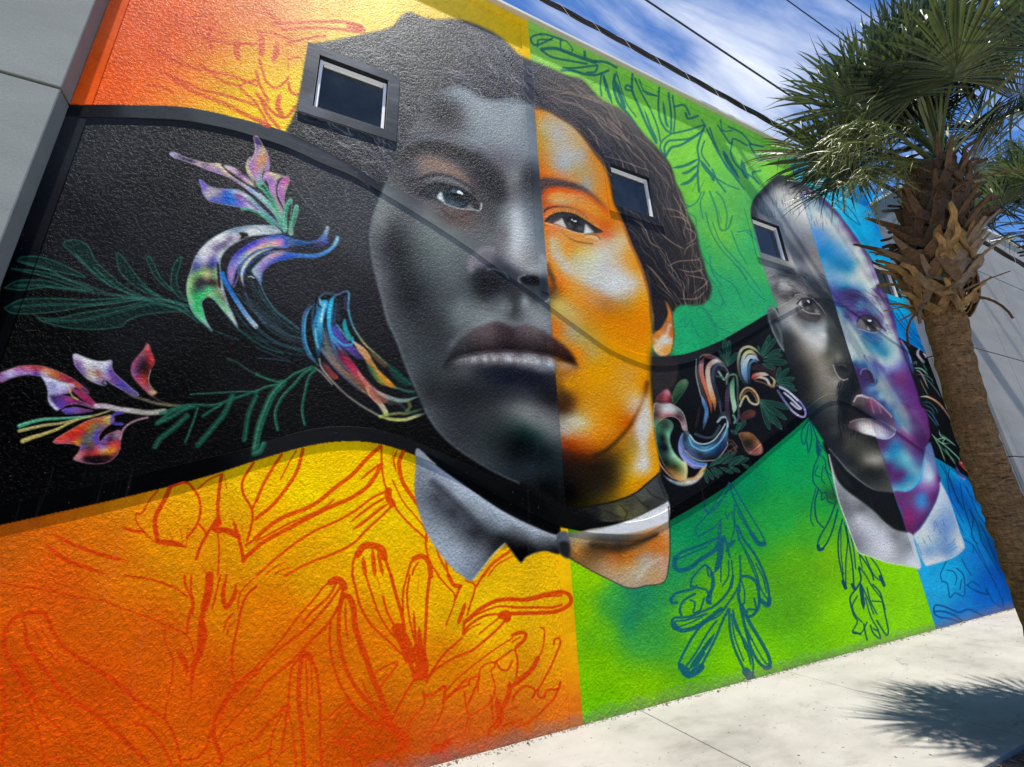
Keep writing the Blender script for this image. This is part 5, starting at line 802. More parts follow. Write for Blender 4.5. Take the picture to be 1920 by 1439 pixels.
# big chrome swirl
petal(G2, "1080 200 1000 135 850 128 740 132 600 155 480 200 360 270 260 360 190 470 150 590 115 700 108 800 125 900 160 1000 220 1080 300 1150 370 1215 310 1110 280 1020 260 930 280 890 330 860 400 900 480 1000 560 1090 630 1180 600 1080 540 950 490 800 460 650 450 520 470 440 540 350 640 290 750 240 860 225 980 215",
      """1000 150 130 150 160 900 145 190 204 206 800 150 206 212 206 700 160 150 170 184 600 180 120 140 160 700 200 214 214 208 600 230 216 214 212 500 240 214 212 206 400 290 214 210 206 480 280 196 190 190 560 270 120 104 130 620 240 180 170 180 500 320 96 86 120 420 360 110 96 140 320 340 214 212 212 260 420 206 206 210 200 500 110 120 160 340 420 206 200 206 380 460 120 110 170 280 500 190 184 200 400 520 70 90 160 440 440 200 204 200 480 400 206 210 196 560 320 210 214 200
      700 270 210 212 206 850 190 210 212 210 1000 190 200 206 204 440 560 190 200 190 460 700 190 196 190 350 540 60 60 110 240 560 90 90 140 180 580 80 90 120 300 580 120 150 90 380 600 110 140 100 240 610 130 180 100 320 620 210 190 130 400 640 130 170 120 180 640 120 160 110 300 660 150 150 110 360 680 80 90 70 260 680 60 60 56 200 720 60 70 60 240 740 50 46 46 340 730 60 44 40 400 720 60 44 40 150 720 150 196 120 130 820 130 196 120 180 800 60 110 80 260 770 60 90 80 340 760 60 170 110 420 800 130 150 110 200 860 40 170 90 260 840 60 190 110 320 830 110 180 110 380 850 130 190 130 160 900 120 190 130 200 960 60 180 110 240 900 50 180 100 240 1020 70 190 120 280 1100 110 200 150 330 1160 170 206 190
      440 900 100 180 120 420 860 90 150 100 500 980 130 190 140 480 880 120 110 100 540 1040 170 200 170 600 1140 190 206 200 520 860 170 170 170 480 760 206 206 200""", rim=(150, 170, 180), rw=1.8, c=4)
fill(G2("420 520 435 515 450 600 455 700 460 780 435 740 425 640"), (20, 20, 24), soft=1)
fill(G2("645 205 700 200 740 215 740 240 700 265 650 275 670 240"), (30, 30, 34), soft=1.2)
stroke(G2("1040 195 900 185 800 150 700 160 560 200"), 3, (130, 150, 160), .6, 2.5)
petal(G2, "1110 232 1000 230 880 262 760 310 640 390 570 470 535 560 530 650 550 720 580 740 590 680 620 580 700 480 800 400 900 365 1000 350 1100 355 1155 345 1150 300",
      "1110 250 50 90 180 1000 250 70 110 190 1080 300 210 130 180 1130 330 50 90 190 1000 290 206 150 170 960 330 200 190 160 900 290 170 120 190 860 340 206 170 160 800 320 80 70 190 780 370 190 150 190 740 420 200 200 160 700 370 60 60 180 620 440 90 70 180 660 470 130 160 200 580 500 110 110 180 600 560 150 130 190 550 600 160 130 180 560 700 140 110 180", rim=(90, 110, 190), rw=1.6)
petal(G2, "1000 365 900 375 800 420 720 490 670 570 660 640 680 720 710 800 750 900 810 1000 880 1090 940 1150 900 1130 820 1040 760 960 720 860 700 760 690 660 705 590 740 530 800 460 900 400",
      "1000 360 190 190 190 850 400 200 200 150 760 450 206 210 180 700 520 206 212 190 680 600 196 210 200 680 680 180 190 190 700 760 120 150 200 740 860 110 130 170 800 980 150 150 190 880 1080 140 130 140", c=4)
stroke(G2("1150 345 1000 352 900 372 800 420 720 480 650 560 640 620 660 600"), 3, [(60, 110, 190), (110, 140, 200), (60, 100, 180)], .8, 2)
petal(G2, "700 640 705 580 760 540 840 460 940 420 1080 395 1250 385 1400 360 1530 330 1580 310 1560 290 1560 240 1575 150 1545 140 1510 220 1440 275 1360 290 1250 275 1150 245 1110 232 1150 300 1170 345 1300 340 1400 320 1520 300 1440 330 1300 370 1080 385 900 410 800 480 740 540",
      "1100 235 50 100 180 1250 275 60 120 190 1400 280 50 110 190 1500 230 110 150 190 1560 160 170 190 200 1540 300 60 80 170 1400 330 50 70 110 1250 350 30 50 90 1500 320 90 70 150 1100 390 190 150 150 1000 420 170 150 180 900 450 50 90 180 780 530 40 90 190 710 610 50 100 200", a=.85, c=5)
petal(G2, "1080 395 950 430 860 500 790 570 780 600 810 650 850 700 870 740 880 660 900 590 980 520 1100 480 1250 455 1420 460 1560 410 1640 340 1680 260 1650 240 1620 310 1560 370 1440 420 1300 420 1180 410",
      "1050 420 206 150 160 960 460 190 160 190 900 500 170 150 190 840 560 160 160 190 880 570 140 110 180 980 480 130 110 190 1060 460 60 90 190 1150 430 50 90 190 1250 440 60 110 190 1400 440 60 120 190 1560 380 90 150 200 1650 280 150 200 206 830 640 150 170 180 860 700 120 140 180", rim=(70, 130, 190), rw=1.6)
for q, w, col, al in (("870 740 900 820 960 920 1040 1020 1150 1100 1260 1190", 3, (70, 120, 130), .7), ("470 620 500 700 560 800 620 900 700 1020 770 1110 820 1165", 9, [(40, 120, 200), (30, 110, 190), (110, 160, 200), (190, 206, 206)], .9), ("640 640 600 740 590 760", 3, (130, 110, 170), .7), ("940 1150 1040 1210 1150 1280", 2, (150, 130, 130), .4),
   ("630 1190 700 1240 820 1330 960 1400 1100 1439", 4, (40, 90, 84), .6), ("820 1170 920 1250 1050 1330 1200 1380 1300 1400", 4, (40, 84, 84), .6), ("700 640 800 800 900 960 1050 1100 1250 1250", 3, (34, 64, 66), .6), ("760 660 840 820 960 980 1100 1120 1280 1240", 3, (40, 80, 84), .6), ("840 760 900 880 1000 1000 1180 1140", 2.4, (50, 96, 100), .5),
   ("0 900 100 980 200 1080 330 1180 480 1240 640 1300", 3, (34, 80, 76), .6), ("480 1010 600 1150 760 1260 940 1330", 3, (30, 76, 70), .5), ("540 950 640 1060 760 1180", 3, (30, 60, 66), .5), ("300 880 380 960 480 1080 600 1200", 3, (26, 50, 52), .4),
   ("740 655 770 650 800 668", 2.4, (200, 206, 206), .8), ("1000 1140 1150 1240 1300 1290", 2.4, (60, 110, 110), .5), ("600 980 700 1140 860 1280 1050 1350 1300 1420", 2.4, (44, 90, 96), .5)):
    stroke(G2(q), w, col, al, 2)
rr = random.Random(21)
for k in range(60):   # brushed dark-teal body behind the swirl
    t = rr.random(); x = 600+t*300+rr.uniform(-60, 60); y = 760+t*300
    stroke(G2([x, y, x+150, y+160, x+380, y+330]), rr.uniform(1, 2.4), rr.choice([(34, 66, 70), (60, 40, 46), (50, 80, 84), (30, 46, 60)]), .35, 2, taper=True)
# second chrome ribbon
fill(G6("440 220 500 150 600 130 640 140 700 115 735 160 740 300 810 460 900 570 1060 710 1240 860 1330 1060 1180 1130 980 1108 820 1010 620 830 500 700 420 600 378 450"), (22, 24, 28), soft=3, a=.7)
rr = random.Random(5)
for k in range(70):   # brushed bands that follow the ribbon
    t = rr.uniform(-1, 1); P = np.array([(560+t*110, 180), (550+t*110, 380), (600+t*95, 560), (720+t*85, 740), (900+t*80, 900), (1120+t*60, 1010)]); P = P+rr.uniform(-6, 6)
    i0 = rr.randrange(0, 4); c_ = [[(60, 150, 190), (70, 110, 150), (40, 60, 90)], [(120, 80, 90), (150, 90, 80), (90, 50, 50)], [(40, 90, 80), (150, 140, 90), (60, 80, 70)], [(190, 180, 170), (120, 110, 110), (70, 70, 80)]][rr.randrange(4) if i0 else 0]
    stroke(G6(P[i0:i0+3].ravel()), rr.uniform(1.5, 5), c_, rr.uniform(.2, .55), 3, taper=True)
for q, w, col, al in (("430 210 390 290 375 400 385 520 420 610 490 700", 7, [(70, 80, 110), (60, 140, 190), (40, 120, 170), (60, 110, 120)], .75), ("440 230 400 300 384 400 394 520 430 610", 2, (110, 180, 206), .6),
   ("500 170 520 210 550 205 530 260 510 330 500 420 500 520 500 620", 9, [(150, 200, 206), (60, 180, 220), (30, 160, 206), (90, 190, 216), (20, 110, 150), (20, 90, 120)], .9), ("480 230 500 260 470 340 460 420 475 520 490 640", 5, [(40, 130, 170), (40, 150, 200), (30, 130, 170), (20, 80, 100)], .8), ("545 215 525 280 515 350", 3, (210, 226, 226), .8), ("470 410 475 500 490 560", 3, (160, 206, 216), .6),
   ("635 140 600 180 578 260 575 350 590 440 630 520 690 590", 6, [(60, 130, 150), (50, 180, 220), (40, 170, 216), (60, 140, 190), (80, 90, 160)], .9), ("600 200 585 280 582 350", 5, (70, 190, 226), .7), ("500 160 540 132 600 130 640 140 700 115 730 118 735 160 730 250 760 370 810 460 870 540 960 620 1060 710 1150 790 1240 860", 3, [(60, 110, 120), (60, 90, 100), (90, 90, 140), (90, 180, 210), (70, 150, 170), (190, 170, 110), (50, 100, 90), (30, 70, 60)], .85),
   ("600 390 640 440 680 510 740 560 800 610 860 650", 12, [(70, 80, 170), (84, 70, 160), (90, 70, 150), (50, 50, 80)], .85), ("700 330 705 400 730 460 755 510", 7, [(30, 150, 180), (40, 170, 170), (40, 140, 120)], .85), ("610 470 680 530 740 540 765 520 762 480", 3, (60, 180, 206), .8), ("700 150 720 220 700 260", 8, (76, 72, 110), .5), ("660 200 650 280 660 350", 6, (44, 60, 76), .5), ("640 380 680 430 730 500", 3, (90, 170, 200), .7),
   ("770 510 820 560 870 620 910 690 950 750 1000 800 1060 850 1110 880", 10, [(190, 200, 190), (200, 140, 90), (170, 110, 60), (190, 140, 70), (216, 150, 50), (220, 150, 40), (200, 120, 40)], .9), ("800 540 860 600 900 660", 9, (206, 156, 110), .6), ("900 590 960 650 1020 700 1000 690", 6, (120, 90, 50), .6), ("880 690 930 760 980 820 1060 860", 8, [(30, 84, 66), (70, 110, 70), (130, 140, 60), (190, 120, 40)], .75), ("1060 710 1130 790 1230 860", 12, (24, 70, 58), .7), ("1100 870 1180 900 1250 910", 4, (60, 120, 96), .6),
   ("640 570 690 640 750 700 800 770 860 850 900 900", 12, [(70, 36, 60), (150, 30, 60), (190, 50, 80), (170, 70, 70), (150, 84, 60)], .85), ("560 590 600 660 680 740 760 800 840 860 900 920", 8, [(120, 110, 110), (140, 104, 84), (120, 80, 60), (110, 60, 50)], .7), ("530 680 570 730 610 780 650 800", 8, [(110, 70, 80), (170, 60, 60), (200, 80, 70)], .7),
   ("500 650 520 720 600 820 700 920 820 1010 940 1080 990 1110", 3, [(150, 150, 150), (190, 170, 150), (140, 120, 110), (150, 150, 140), (170, 170, 150)], .8), ("800 740 860 830 940 900 1040 950 1160 980 1280 950", 6, [(200, 150, 140), (200, 110, 90), (190, 170, 160), (150, 170, 160), (120, 150, 140)], .8), ("870 870 920 940 980 1000 1020 1060 1040 1100", 8, [(216, 150, 110), (200, 140, 110), (190, 180, 150), (200, 206, 110)], .9), ("900 880 960 950 1040 990", 10, (150, 80, 66), .6),
   ("980 1105 1050 1090 1120 1080 1200 1080 1300 1050", 4, [(200, 206, 100), (150, 160, 90), (140, 150, 100), (50, 80, 70)], .7), ("980 1108 1080 1128 1180 1130 1260 1105 1340 1080", 5, [(180, 190, 90), (206, 206, 110), (200, 196, 140), (90, 100, 80)], .85), ("1180 960 1220 1020 1180 1080", 5, (120, 130, 70), .6), ("1060 960 1160 1020 1190 1060", 3, (60, 90, 80), .5), ("470 720 520 760 600 850", 2, (200, 196, 180), .7)):
    stroke(G6(q), w*1.25, col, al, 3., taper=w > 4)
# teal brushed strands to the left of ribbon two
for q in ("0 260 60 340 150 400 260 460 370 500", "20 340 120 430 240 490 370 510", "0 420 120 500 260 560 380 600", "0 480 140 560 280 610 380 620", "0 560 120 610 260 660", "150 250 250 340 340 400", "0 640 120 650 270 670"):
    stroke(G6(q), 2.2, (50, 84, 96), .6, 2.2)
# stems below
for q, w in (("0 770 100 810 210 830 300 770 440 710", 5), ("0 910 80 870 190 850", 5), ("460 720 380 760 300 850 200 960 150 1080 170 1210", 6), ("470 740 420 790 390 900 365 1050 385 1170", 5), ("210 840 130 930 70 1060 20 1200 -10 1360", 14), ("60 1320 30 1380 -20 1400", 10)):
    stroke(G6(q), w, (34, 96, 72), .8, 3); stroke(G6(q)+[-1.5, -.5], max(1.4, w*.22), (90, 150, 120), .5, 1.4)
# left leaf fan
for q in ("470 400 490 370 570 360 650 400 720 520 820 620 940 720 1100 800 1000 770 860 720 740 650 640 560 540 460", "870 490 880 460 920 490 970 560 1040 650 1130 740 1200 780 1100 760 1000 700 900 600", "1095 500 1115 485 1150 540 1200 640 1290 740 1230 710 1150 620", "1330 500 1355 490 1345 560 1320 640 1340 740 1400 820 1320 770 1280 700 1290 580", "130 520 160 490 280 485 400 520 520 570 640 640 540 620 400 590 260 560", "30 720 120 670 220 660 360 670 520 720 640 740 500 725 340 715 160 735", "30 870 150 810 300 800 450 800 620 810 860 800 1060 800 900 830 640 860 400 900 200 915 80 905", "270 940 420 950 600 910 800 880 980 850 1150 800 1300 830 1400 890 1250 900 1080 920 960 960 900 1010 700 1030 520 1020 340 980", "80 575 240 590 400 620 560 680 700 740 540 700 360 640"):
    P = GT(q); fill(P, (16, 50, 44), soft=2, a=.55); stroke(np.vstack([P, P[:1]]), 2.4, (52, 118, 96), .6, 2.2)
for q in ("150 520 320 560 480 640 660 700 820 760 1050 800 1250 850 1420 900", "100 700 300 700 520 730 760 760 1000 790", "100 860 400 840 700 840 1000 800 1200 800 1420 850", "330 960 600 960 860 900 1100 840 1300 860 1420 930 1480 980", "700 560 860 700 1040 790 1300 820", "1060 700 1200 790 1420 860", "560 460 700 600 820 700"):
    stroke(GT(q), 2.4, (44, 112, 96), .6, 2.4); stroke(GT(q)+[2, 3], 1.4, (110, 160, 150), .25, 1.4)
stroke(GT("1700 1250 1780 1280 1850 1330 1930 1370"), 4, (50, 90, 70), .6, 3)
# lower flower
petal(G5, "0 455 80 420 200 380 330 372 440 378 560 415 680 465 780 520 860 580 920 630 935 665 880 645 800 600 720 560 600 520 500 500 400 480 300 470 200 480 100 510 0 545", "20 490 150 110 170 100 450 190 180 210 200 400 170 90 140 300 390 190 80 90 420 400 180 70 60 300 440 170 130 190 440 460 190 170 200 560 460 190 110 60 640 490 180 70 60 760 540 150 40 60 820 580 190 70 50 900 640 90 40 100 660 440 150 50 50 400 470 90 70 160", rim=(180, 120, 130), rw=1.6)
petal(G5, "440 490 480 560 505 640 515 690 600 680 720 660 780 610 780 570 700 560 600 530 520 505", "500 540 190 190 216 560 580 140 140 180 560 540 200 200 216 620 610 190 190 216 700 600 190 180 200 540 650 170 170 206 680 650 150 120 170 750 600 180 150 160", rim=(190, 180, 210), rw=1.4)
petal(G5, "505 690 510 750 540 800 600 855 630 820 570 760 530 700", "530 760 190 190 210 590 830 190 190 214", c=4)
petal(G5, "520 690 640 685 740 705 820 730 900 770 1000 820 960 815 840 780 740 780 680 800 640 830 580 790", "560 710 60 40 90 640 720 90 50 120 740 740 150 50 110 640 780 90 60 160 840 750 110 40 90 940 800 140 80 110", rim=(170, 130, 170), rw=1.4)
petal(G5, "650 850 700 825 800 815 900 835 980 850 880 870 780 880 700 880", "700 850 90 70 170 800 850 120 80 160 900 850 110 50 80", rim=(130, 100, 180), rw=1.3)
petal(G5, "750 610 840 640 920 680 1000 760 1040 800 1010 820 940 780 860 720 780 650", "790 630 150 50 100 880 680 150 40 80 980 770 150 50 90 1020 800 170 130 150", rim=(170, 80, 120), rw=1.2)
stroke(G5("730 620 760 690 820 730"), 3.5, (190, 180, 90), .8, 2)
petal(G5, "770 270 800 248 880 280 980 315 1080 330 1175 320 1180 380 1200 440 1260 500 1330 560 1400 620 1460 670 1440 690 1340 650 1240 600 1160 550 1100 510 1120 580 1020 560 920 510 840 430 790 360", "800 280 200 190 206 880 300 216 214 212 1000 330 206 206 206 1140 340 200 196 200 820 360 120 80 140 860 430 110 80 150 900 360 206 200 200 980 400 190 180 190 940 440 190 170 140 1000 500 190 180 180 1040 450 150 90 80 1060 540 130 110 140 1080 420 190 190 206 1120 480 170 140 170 1160 430 100 70 150 1200 510 110 70 140 1280 570 80 60 150 1400 640 90 80 140", rim=(190, 180, 206), rw=1.6)
stroke(G5("1100 520 1080 560 1120 580"), 2, (20, 16, 24), .8, 2)
petal(G5, "1550 140 1580 160 1590 210 1620 280 1630 340 1600 400 1575 470 1570 560 1610 620 1660 655 1600 690 1540 640 1470 570 1410 500 1385 430 1400 350 1460 270 1520 200", "1555 160 200 110 110 1560 220 170 60 70 1500 270 120 70 90 1600 320 190 50 50 1540 340 50 20 30 1420 360 150 70 110 1460 400 60 30 50 1400 440 130 90 140 1540 430 60 24 24 1450 500 160 60 100 1520 520 170 60 50 1500 580 180 90 110 1560 560 150 50 50 1570 640 170 100 110 1630 650 190 180 120", rim=(180, 80, 80), rw=1.5)
stroke(G5("1590 420 1570 500 1580 570 1620 620"), 1.5, (190, 200, 180), .7, 1.3)
stroke(G5("1330 650 1420 700 1520 730 1650 770 1780 790 1900 795"), 5, [(100, 80, 110), (120, 110, 90), (130, 124, 90), (120, 120, 80)], .8, 3)
stroke(G5("1600 690 1680 740 1800 780"), 3, (110, 84, 74), .6, 2)
stroke(G5("1020 800 1120 800 1240 830 1400 850 1560 870 1740 855"), 10, [(190, 170, 180), (190, 180, 176), (196, 186, 180), (170, 160, 146), (180, 176, 156)], .9, 3)
for q, w, col in (("200 1010 320 970 460 940 640 930 800 920 960 905", 8, (70, 170, 130)), ("200 1062 340 1030 480 1000 620 985 800 945 1000 900 1160 850", 7, (170, 160, 90)), ("235 1170 340 1130 460 1095 600 1045 700 995 820 945", 9, (190, 170, 84))):
    stroke(G5(q), w, col, .9, 2, w1=w*.35); stroke(G5(q)+[0, -1.6], 1.6, (210, 206, 170), .5, 1.5, w1=.8)
petal(G5, "560 1180 600 1140 700 1080 820 1010 940 950 1060 920 1180 900 1200 960 1140 1010 1080 1060 1040 1130 1060 1180 1110 1120 1180 1080 1250 1060 1280 1080 1270 1160 1265 1250 1220 1330 1140 1390 1020 1410 900 1400 790 1370 780 1350 830 1290 850 1230 820 1220 780 1200 700 1195 600 1195",
      """590 1170 206 70 70 680 1120 216 70 30 760 1140 190 40 50 700 1170 190 70 90 820 1040 200 70 30 940 970 200 80 40 860 1080 190 40 50 1060 940 190 90 50 1120 930 190 170 80 1000 990 130 110 70 900 1110 90 90 80 960 1060 130 110 60 900 1180 90 90 90 820 1200 200 140 30 860 1230 90 70 130 960 1180 110 90 70 1000 1120 90 70 160 1050 1080 84 66 150 1030 1180 84 70 170 1080 1200 90 70 160 1120 1130 120 90 150 1180 1100 90 50 70 1160 1160 50 30 40 1220 1110 110 120 130 1250 1080 170 110 130 1250 1180 190 50 60 1180 1180 150 50 80 960 1260 90 50 50
      900 1300 180 60 60 1000 1270 190 60 60 1080 1260 180 150 140 1140 1290 206 130 40 1200 1270 206 140 40 1060 1310 200 90 50 1160 1220 190 70 60 1260 1250 190 60 60 980 1310 180 50 60 850 1350 180 110 120 900 1350 60 30 30 1020 1360 20 12 14 1140 1350 70 30 36 1220 1300 150 60 66 800 1360 190 130 130""", rim=(190, 120, 130), rw=1.8, c=4)
fill(G5("1060 1160 1080 1090 1120 1040 1190 1000 1280 990 1300 1010 1220 1060 1140 1090 1090 1140"), (6, 6, 8), soft=1.5)
stroke(G5("1290 870 1220 880 1180 930 1200 980 1290 990"), 6, (84, 66, 160), .85, 2.5)
stroke(G5("1560 920 1440 950 1360 990 1300 1050 1270 1150"), 4, (170, 130, 140), .85, 2)
stroke(G5("1000 1250 1080 1190 1180 1180"), 3, (180, 60, 80), .6, 3)
fill(G5("860 1360 960 1370 1080 1370 1180 1340 1100 1320 980 1330"), (10, 8, 10), soft=2, a=.8)
# green sprays by the lower flower
Gq = K4(0, 2)
for q, w in (("1930 50 1750 110 1600 160 1400 160 1200 220", 6), ("1919 60 1780 60 1600 70 1420 80", 3), ("1450 170 1300 200 1180 290", 9), ("1400 240 1300 330 1200 410 1160 470", 11), ("1480 180 1440 300 1385 440", 5), ("1740 90 1680 220 1600 320 1480 460", 11), ("1919 90 1860 230 1830 420", 10), ("1650 160 1580 200 1520 240", 6), ("1420 170 1260 260 1170 300", 8)):
    stroke(Gq(q), w, (26, 84, 66), .75, 3); stroke(Gq(q)+[1, -1], 1.6, (84, 140, 116), .45, 1.4)
# ---- chrome knot between the two portraits (zoom 4.797)
H = Zt(1220, 620, 4.797)
petal(H, "30 660 80 650 150 650 220 680 280 730 310 800 325 900 290 890 270 830 240 790 180 770 110 790 60 830 30 870 20 780", "60 670 120 104 100 150 670 190 190 190 230 700 150 150 150 280 760 90 84 84 120 720 206 200 196 200 730 190 186 180 60 760 90 60 56 150 790 150 40 36 100 800 170 120 90 240 780 70 30 36 300 850 170 140 150 40 840 90 150 110", rim=(200, 190, 180), rw=1.6, c=4)
petal(H, "40 880 50 840 110 800 170 810 200 860 170 950 180 1040 220 1110 280 1170 320 1190 320 1310 300 1350 240 1340 170 1280 110 1190 70 1090 45 980", "70 880 60 110 80 130 860 50 60 50 170 900 90 160 120 60 980 50 90 80 110 960 16 20 20 150 940 120 180 140 100 1100 40 60 56 150 1050 24 40 36 170 1040 130 190 150 200 1130 150 200 160 140 1180 24 34 26 260 1180 170 200 140 220 1220 40 60 30 280 1240 130 140 90 310 1230 216 206 150 180 1260 130 90 50 240 1320 200 150 80", rim=(120, 150, 140), rw=1.4, c=4)
petal(H, "70 1200 110 1290 180 1340 260 1360 320 1350 400 1330 450 1270 495 1220 480 1290 420 1360 340 1395 250 1395 160 1350 100 1280", "110 1270 60 90 130 180 1340 190 180 160 260 1365 200 190 160 330 1370 206 200 190 420 1340 196 190 180 470 1260 206 180 110 200 1370 90 130 160 300 1390 130 140 130", c=4)
stroke(H("310 1190 320 1260 310 1340"), 5, (206, 200, 140), .8, 2.5); stroke(H("320 1340 400 1320 460 1250 490 1220"), 5, (216, 170, 110), .8, 2.5); stroke(H("60 1160 110 1240 190 1320 280 1350"), 3, (206, 150, 90), .8, 2)
petal(H, "290 920 260 980 250 1060 270 1130 320 1190 400 1240 500 1210 430 1190 350 1140 300 1060", "270 1000 90 120 180 270 1080 150 150 206 310 1150 150 150 210 400 1210 130 130 200 480 1205 60 130 190 310 1090 90 90 150", rim=(150, 170, 210), rw=1.4, c=4)
petal(H, "300 920 330 900 350 930 400 1000 480 1040 560 1010 640 930 690 860 690 790 640 770 580 820 640 740 690 760 690 1000 640 1100 560 1160 480 1180 380 1150 320 1080 290 1000", "310 950 40 44 50 340 920 90 130 150 350 1000 60 120 150 400 1040 50 100 140 480 1060 80 150 180 560 1040 50 110 150 620 990 40 60 90 660 900 90 130 150 600 860 20 24 30 540 960 40 46 56 440 1120 34 38 44 360 1080 80 90 120 500 1110 50 80 110 600 1080 30 46 80 660 1000 40 60 100 420 1150 60 90 130 520 1150 24 26 30", c=4)
for q, w, col in (("350 940 400 1000 480 1020 560 990 620 920 670 840", 3, (190, 210, 210)), ("340 960 380 1040 480 1080 580 1040 650 960 690 860", 3, (130, 180, 200)), ("620 860 560 950 480 960 400 930", 5, (60, 74, 84)), ("600 820 640 780 685 790 690 860", 4, (170, 200, 206)), ("310 1080 370 1140 440 1170 520 1170 600 1150 680 1050 690 1000", 2, (190, 170, 150)), ("290 1100 380 1180 500 1200", 4, (80, 130, 190)), ("280 1120 360 1200 470 1225", 3, (150, 150, 210))):
    stroke(H(q), w, col, .85, 1.8)
for q, w, col in (("440 250 430 380 450 500 480 600 500 700 520 790", 7, [(90, 90, 84), (60, 56, 56), (80, 60, 50)]), ("480 240 455 300 460 400 490 500 530 620 545 740", 8, [(110, 60, 60), (190, 130, 130), (200, 110, 90), (216, 120, 80), (206, 100, 60), (120, 60, 40)]), ("480 230 540 235 600 270 640 320", 9, [(150, 60, 60), (120, 90, 90), (150, 130, 130), (90, 84, 90)]),
   ("660 330 600 280 550 290 515 340 515 430 540 540 570 640 575 720", 9, [(190, 186, 180), (206, 200, 196), (190, 150, 140), (206, 190, 170), (216, 200, 180), (206, 150, 90), (110, 60, 40)]), ("690 360 640 310 590 310 560 370 560 460 590 560 620 660 630 740", 7, [(90, 96, 96), (60, 80, 100), (70, 70, 90), (40, 40, 50), (90, 84, 110)]), ("700 390 650 340 600 350 575 420", 6, (40, 46, 56)), ("610 370 660 440 690 390", 4, (150, 170, 160)), ("590 410 640 420 680 440", 3, (60, 100, 80)),
   ("455 590 480 660 500 720 490 800 470 890", 7, [(150, 180, 216), (60, 110, 170), (90, 140, 190), (50, 60, 80)]), ("440 680 420 790 400 880", 5, (44, 34, 40)), ("410 260 405 380 420 470 450 590", 2, (170, 170, 160)), ("440 240 480 215 560 230 640 280 700 380", 2, (120, 110, 100)),
   ("680 480 690 420 730 395 770 410 780 500 780 620 790 760 770 830", 4, [(90, 100, 90), (100, 130, 110), (60, 80, 70), (90, 84, 110)]), ("745 420 730 500 735 600 750 680 745 740", 9, [(60, 100, 80), (130, 190, 150), (180, 216, 180), (150, 200, 160)]), ("700 470 685 600 690 740 710 840", 8, [(50, 56, 56), (84, 60, 84), (60, 44, 60), (70, 70, 74)]), ("740 760 760 800 750 830", 4, (90, 150, 120)),
   ("850 500 800 400 785 280 810 180 870 145 930 165 980 210", 5, [(50, 50, 60), (90, 96, 80), (190, 190, 160), (190, 186, 130), (160, 160, 120)]), ("850 470 830 380 825 280 850 210 900 190 960 230", 7, [(60, 80, 110), (130, 170, 200), (170, 190, 200), (206, 206, 150), (210, 200, 140), (130, 120, 90)]), ("870 480 850 400 850 310 880 240 930 240 970 270", 8, [(60, 90, 120), (110, 150, 190), (200, 214, 220), (190, 206, 216), (130, 150, 170)]), ("890 480 880 390 890 300 930 270 960 290", 5, [(44, 50, 70), (60, 100, 130), (90, 140, 160), (60, 70, 90)]), ("985 220 975 300", 9, (54, 34, 44)),
   ("900 340 960 330 1040 340 1100 370 1115 420", 12, (50, 38, 44)), ("905 430 940 400 1000 390 1060 400", 7, [(190, 40, 40), (200, 110, 90), (216, 200, 180), (190, 170, 150)]), ("920 440 980 420 1040 440 1070 490 1100 500 1110 450 1070 410", 5, [(180, 100, 80), (206, 196, 180), (206, 200, 190), (190, 150, 90), (200, 170, 110), (190, 190, 180)]), ("940 450 1010 470 1070 500 1110 510", 3, (110, 84, 70)),
   ("800 620 810 570 850 520 900 520 950 570 970 640 940 665 890 640 860 590 830 610 800 680", 4, [(150, 130, 90), (190, 170, 120), (206, 170, 120), (200, 160, 110), (216, 200, 180), (206, 190, 150), (216, 200, 130), (190, 190, 170)]), ("820 590 860 545 900 545 940 600 950 640", 3, (120, 90, 70)),
   ("1120 490 1180 510 1260 570 1340 640 1385 710 1385 770 1340 770 1270 720 1200 630 1140 540", 4, [(60, 56, 70), (150, 150, 190), (190, 190, 216), (130, 110, 190), (150, 130, 206), (170, 160, 210), (190, 180, 220), (130, 120, 180), (90, 90, 130)]), ("1200 560 1260 610 1330 680 1350 700 1320 700 1260 650", 4, [(190, 196, 216), (206, 210, 224), (190, 190, 214)]), ("1160 510 1240 550 1320 630", 3, (206, 206, 226))):
    stroke(H(q), w, col, .88, 1.8, taper=w > 4)
petal(H, "40 640 60 590 110 550 150 530 185 580 190 640 150 655 80 655", "70 620 90 50 50 110 590 130 50 60 150 560 190 130 140 130 610 170 90 90 170 610 110 40 50 80 650 50 30 34", c=4, rim=(120, 80, 80), rw=1)
petal(H, "190 600 220 520 260 460 310 440 335 470 310 530 260 600 210 660", "220 590 40 76 50 270 510 50 90 60 310 460 90 120 90 240 610 24 50 36", c=4, rim=(96, 130, 100), rw=1.2)
def leaf(T, x0, y0, x1, y1, w, col=(24, 62, 52), rim=(70, 120, 100)):
    d = np.array([x1-x0, y1-y0], float); n = np.array([-d[1], d[0]])/np.hypot(*d); P = []
    for t, k in ((0, 0), (.3, .7), (.6, 1), (.85, .8), (1, 0), (.85, -.8), (.6, -1), (.3, -.7)): P += list(np.array([x0, y0])+d*t+n*w*k/2)
    Q = T(P); fill(Q, col, soft=1, a=.8); stroke(np.vstack([Q, Q[:1]]), 1.3, rim, .6, 1.2); stroke(T([x0, y0, (x0+x1)/2, (y0+y1)/2, x1, y1]), 1, rim, .4, 1)
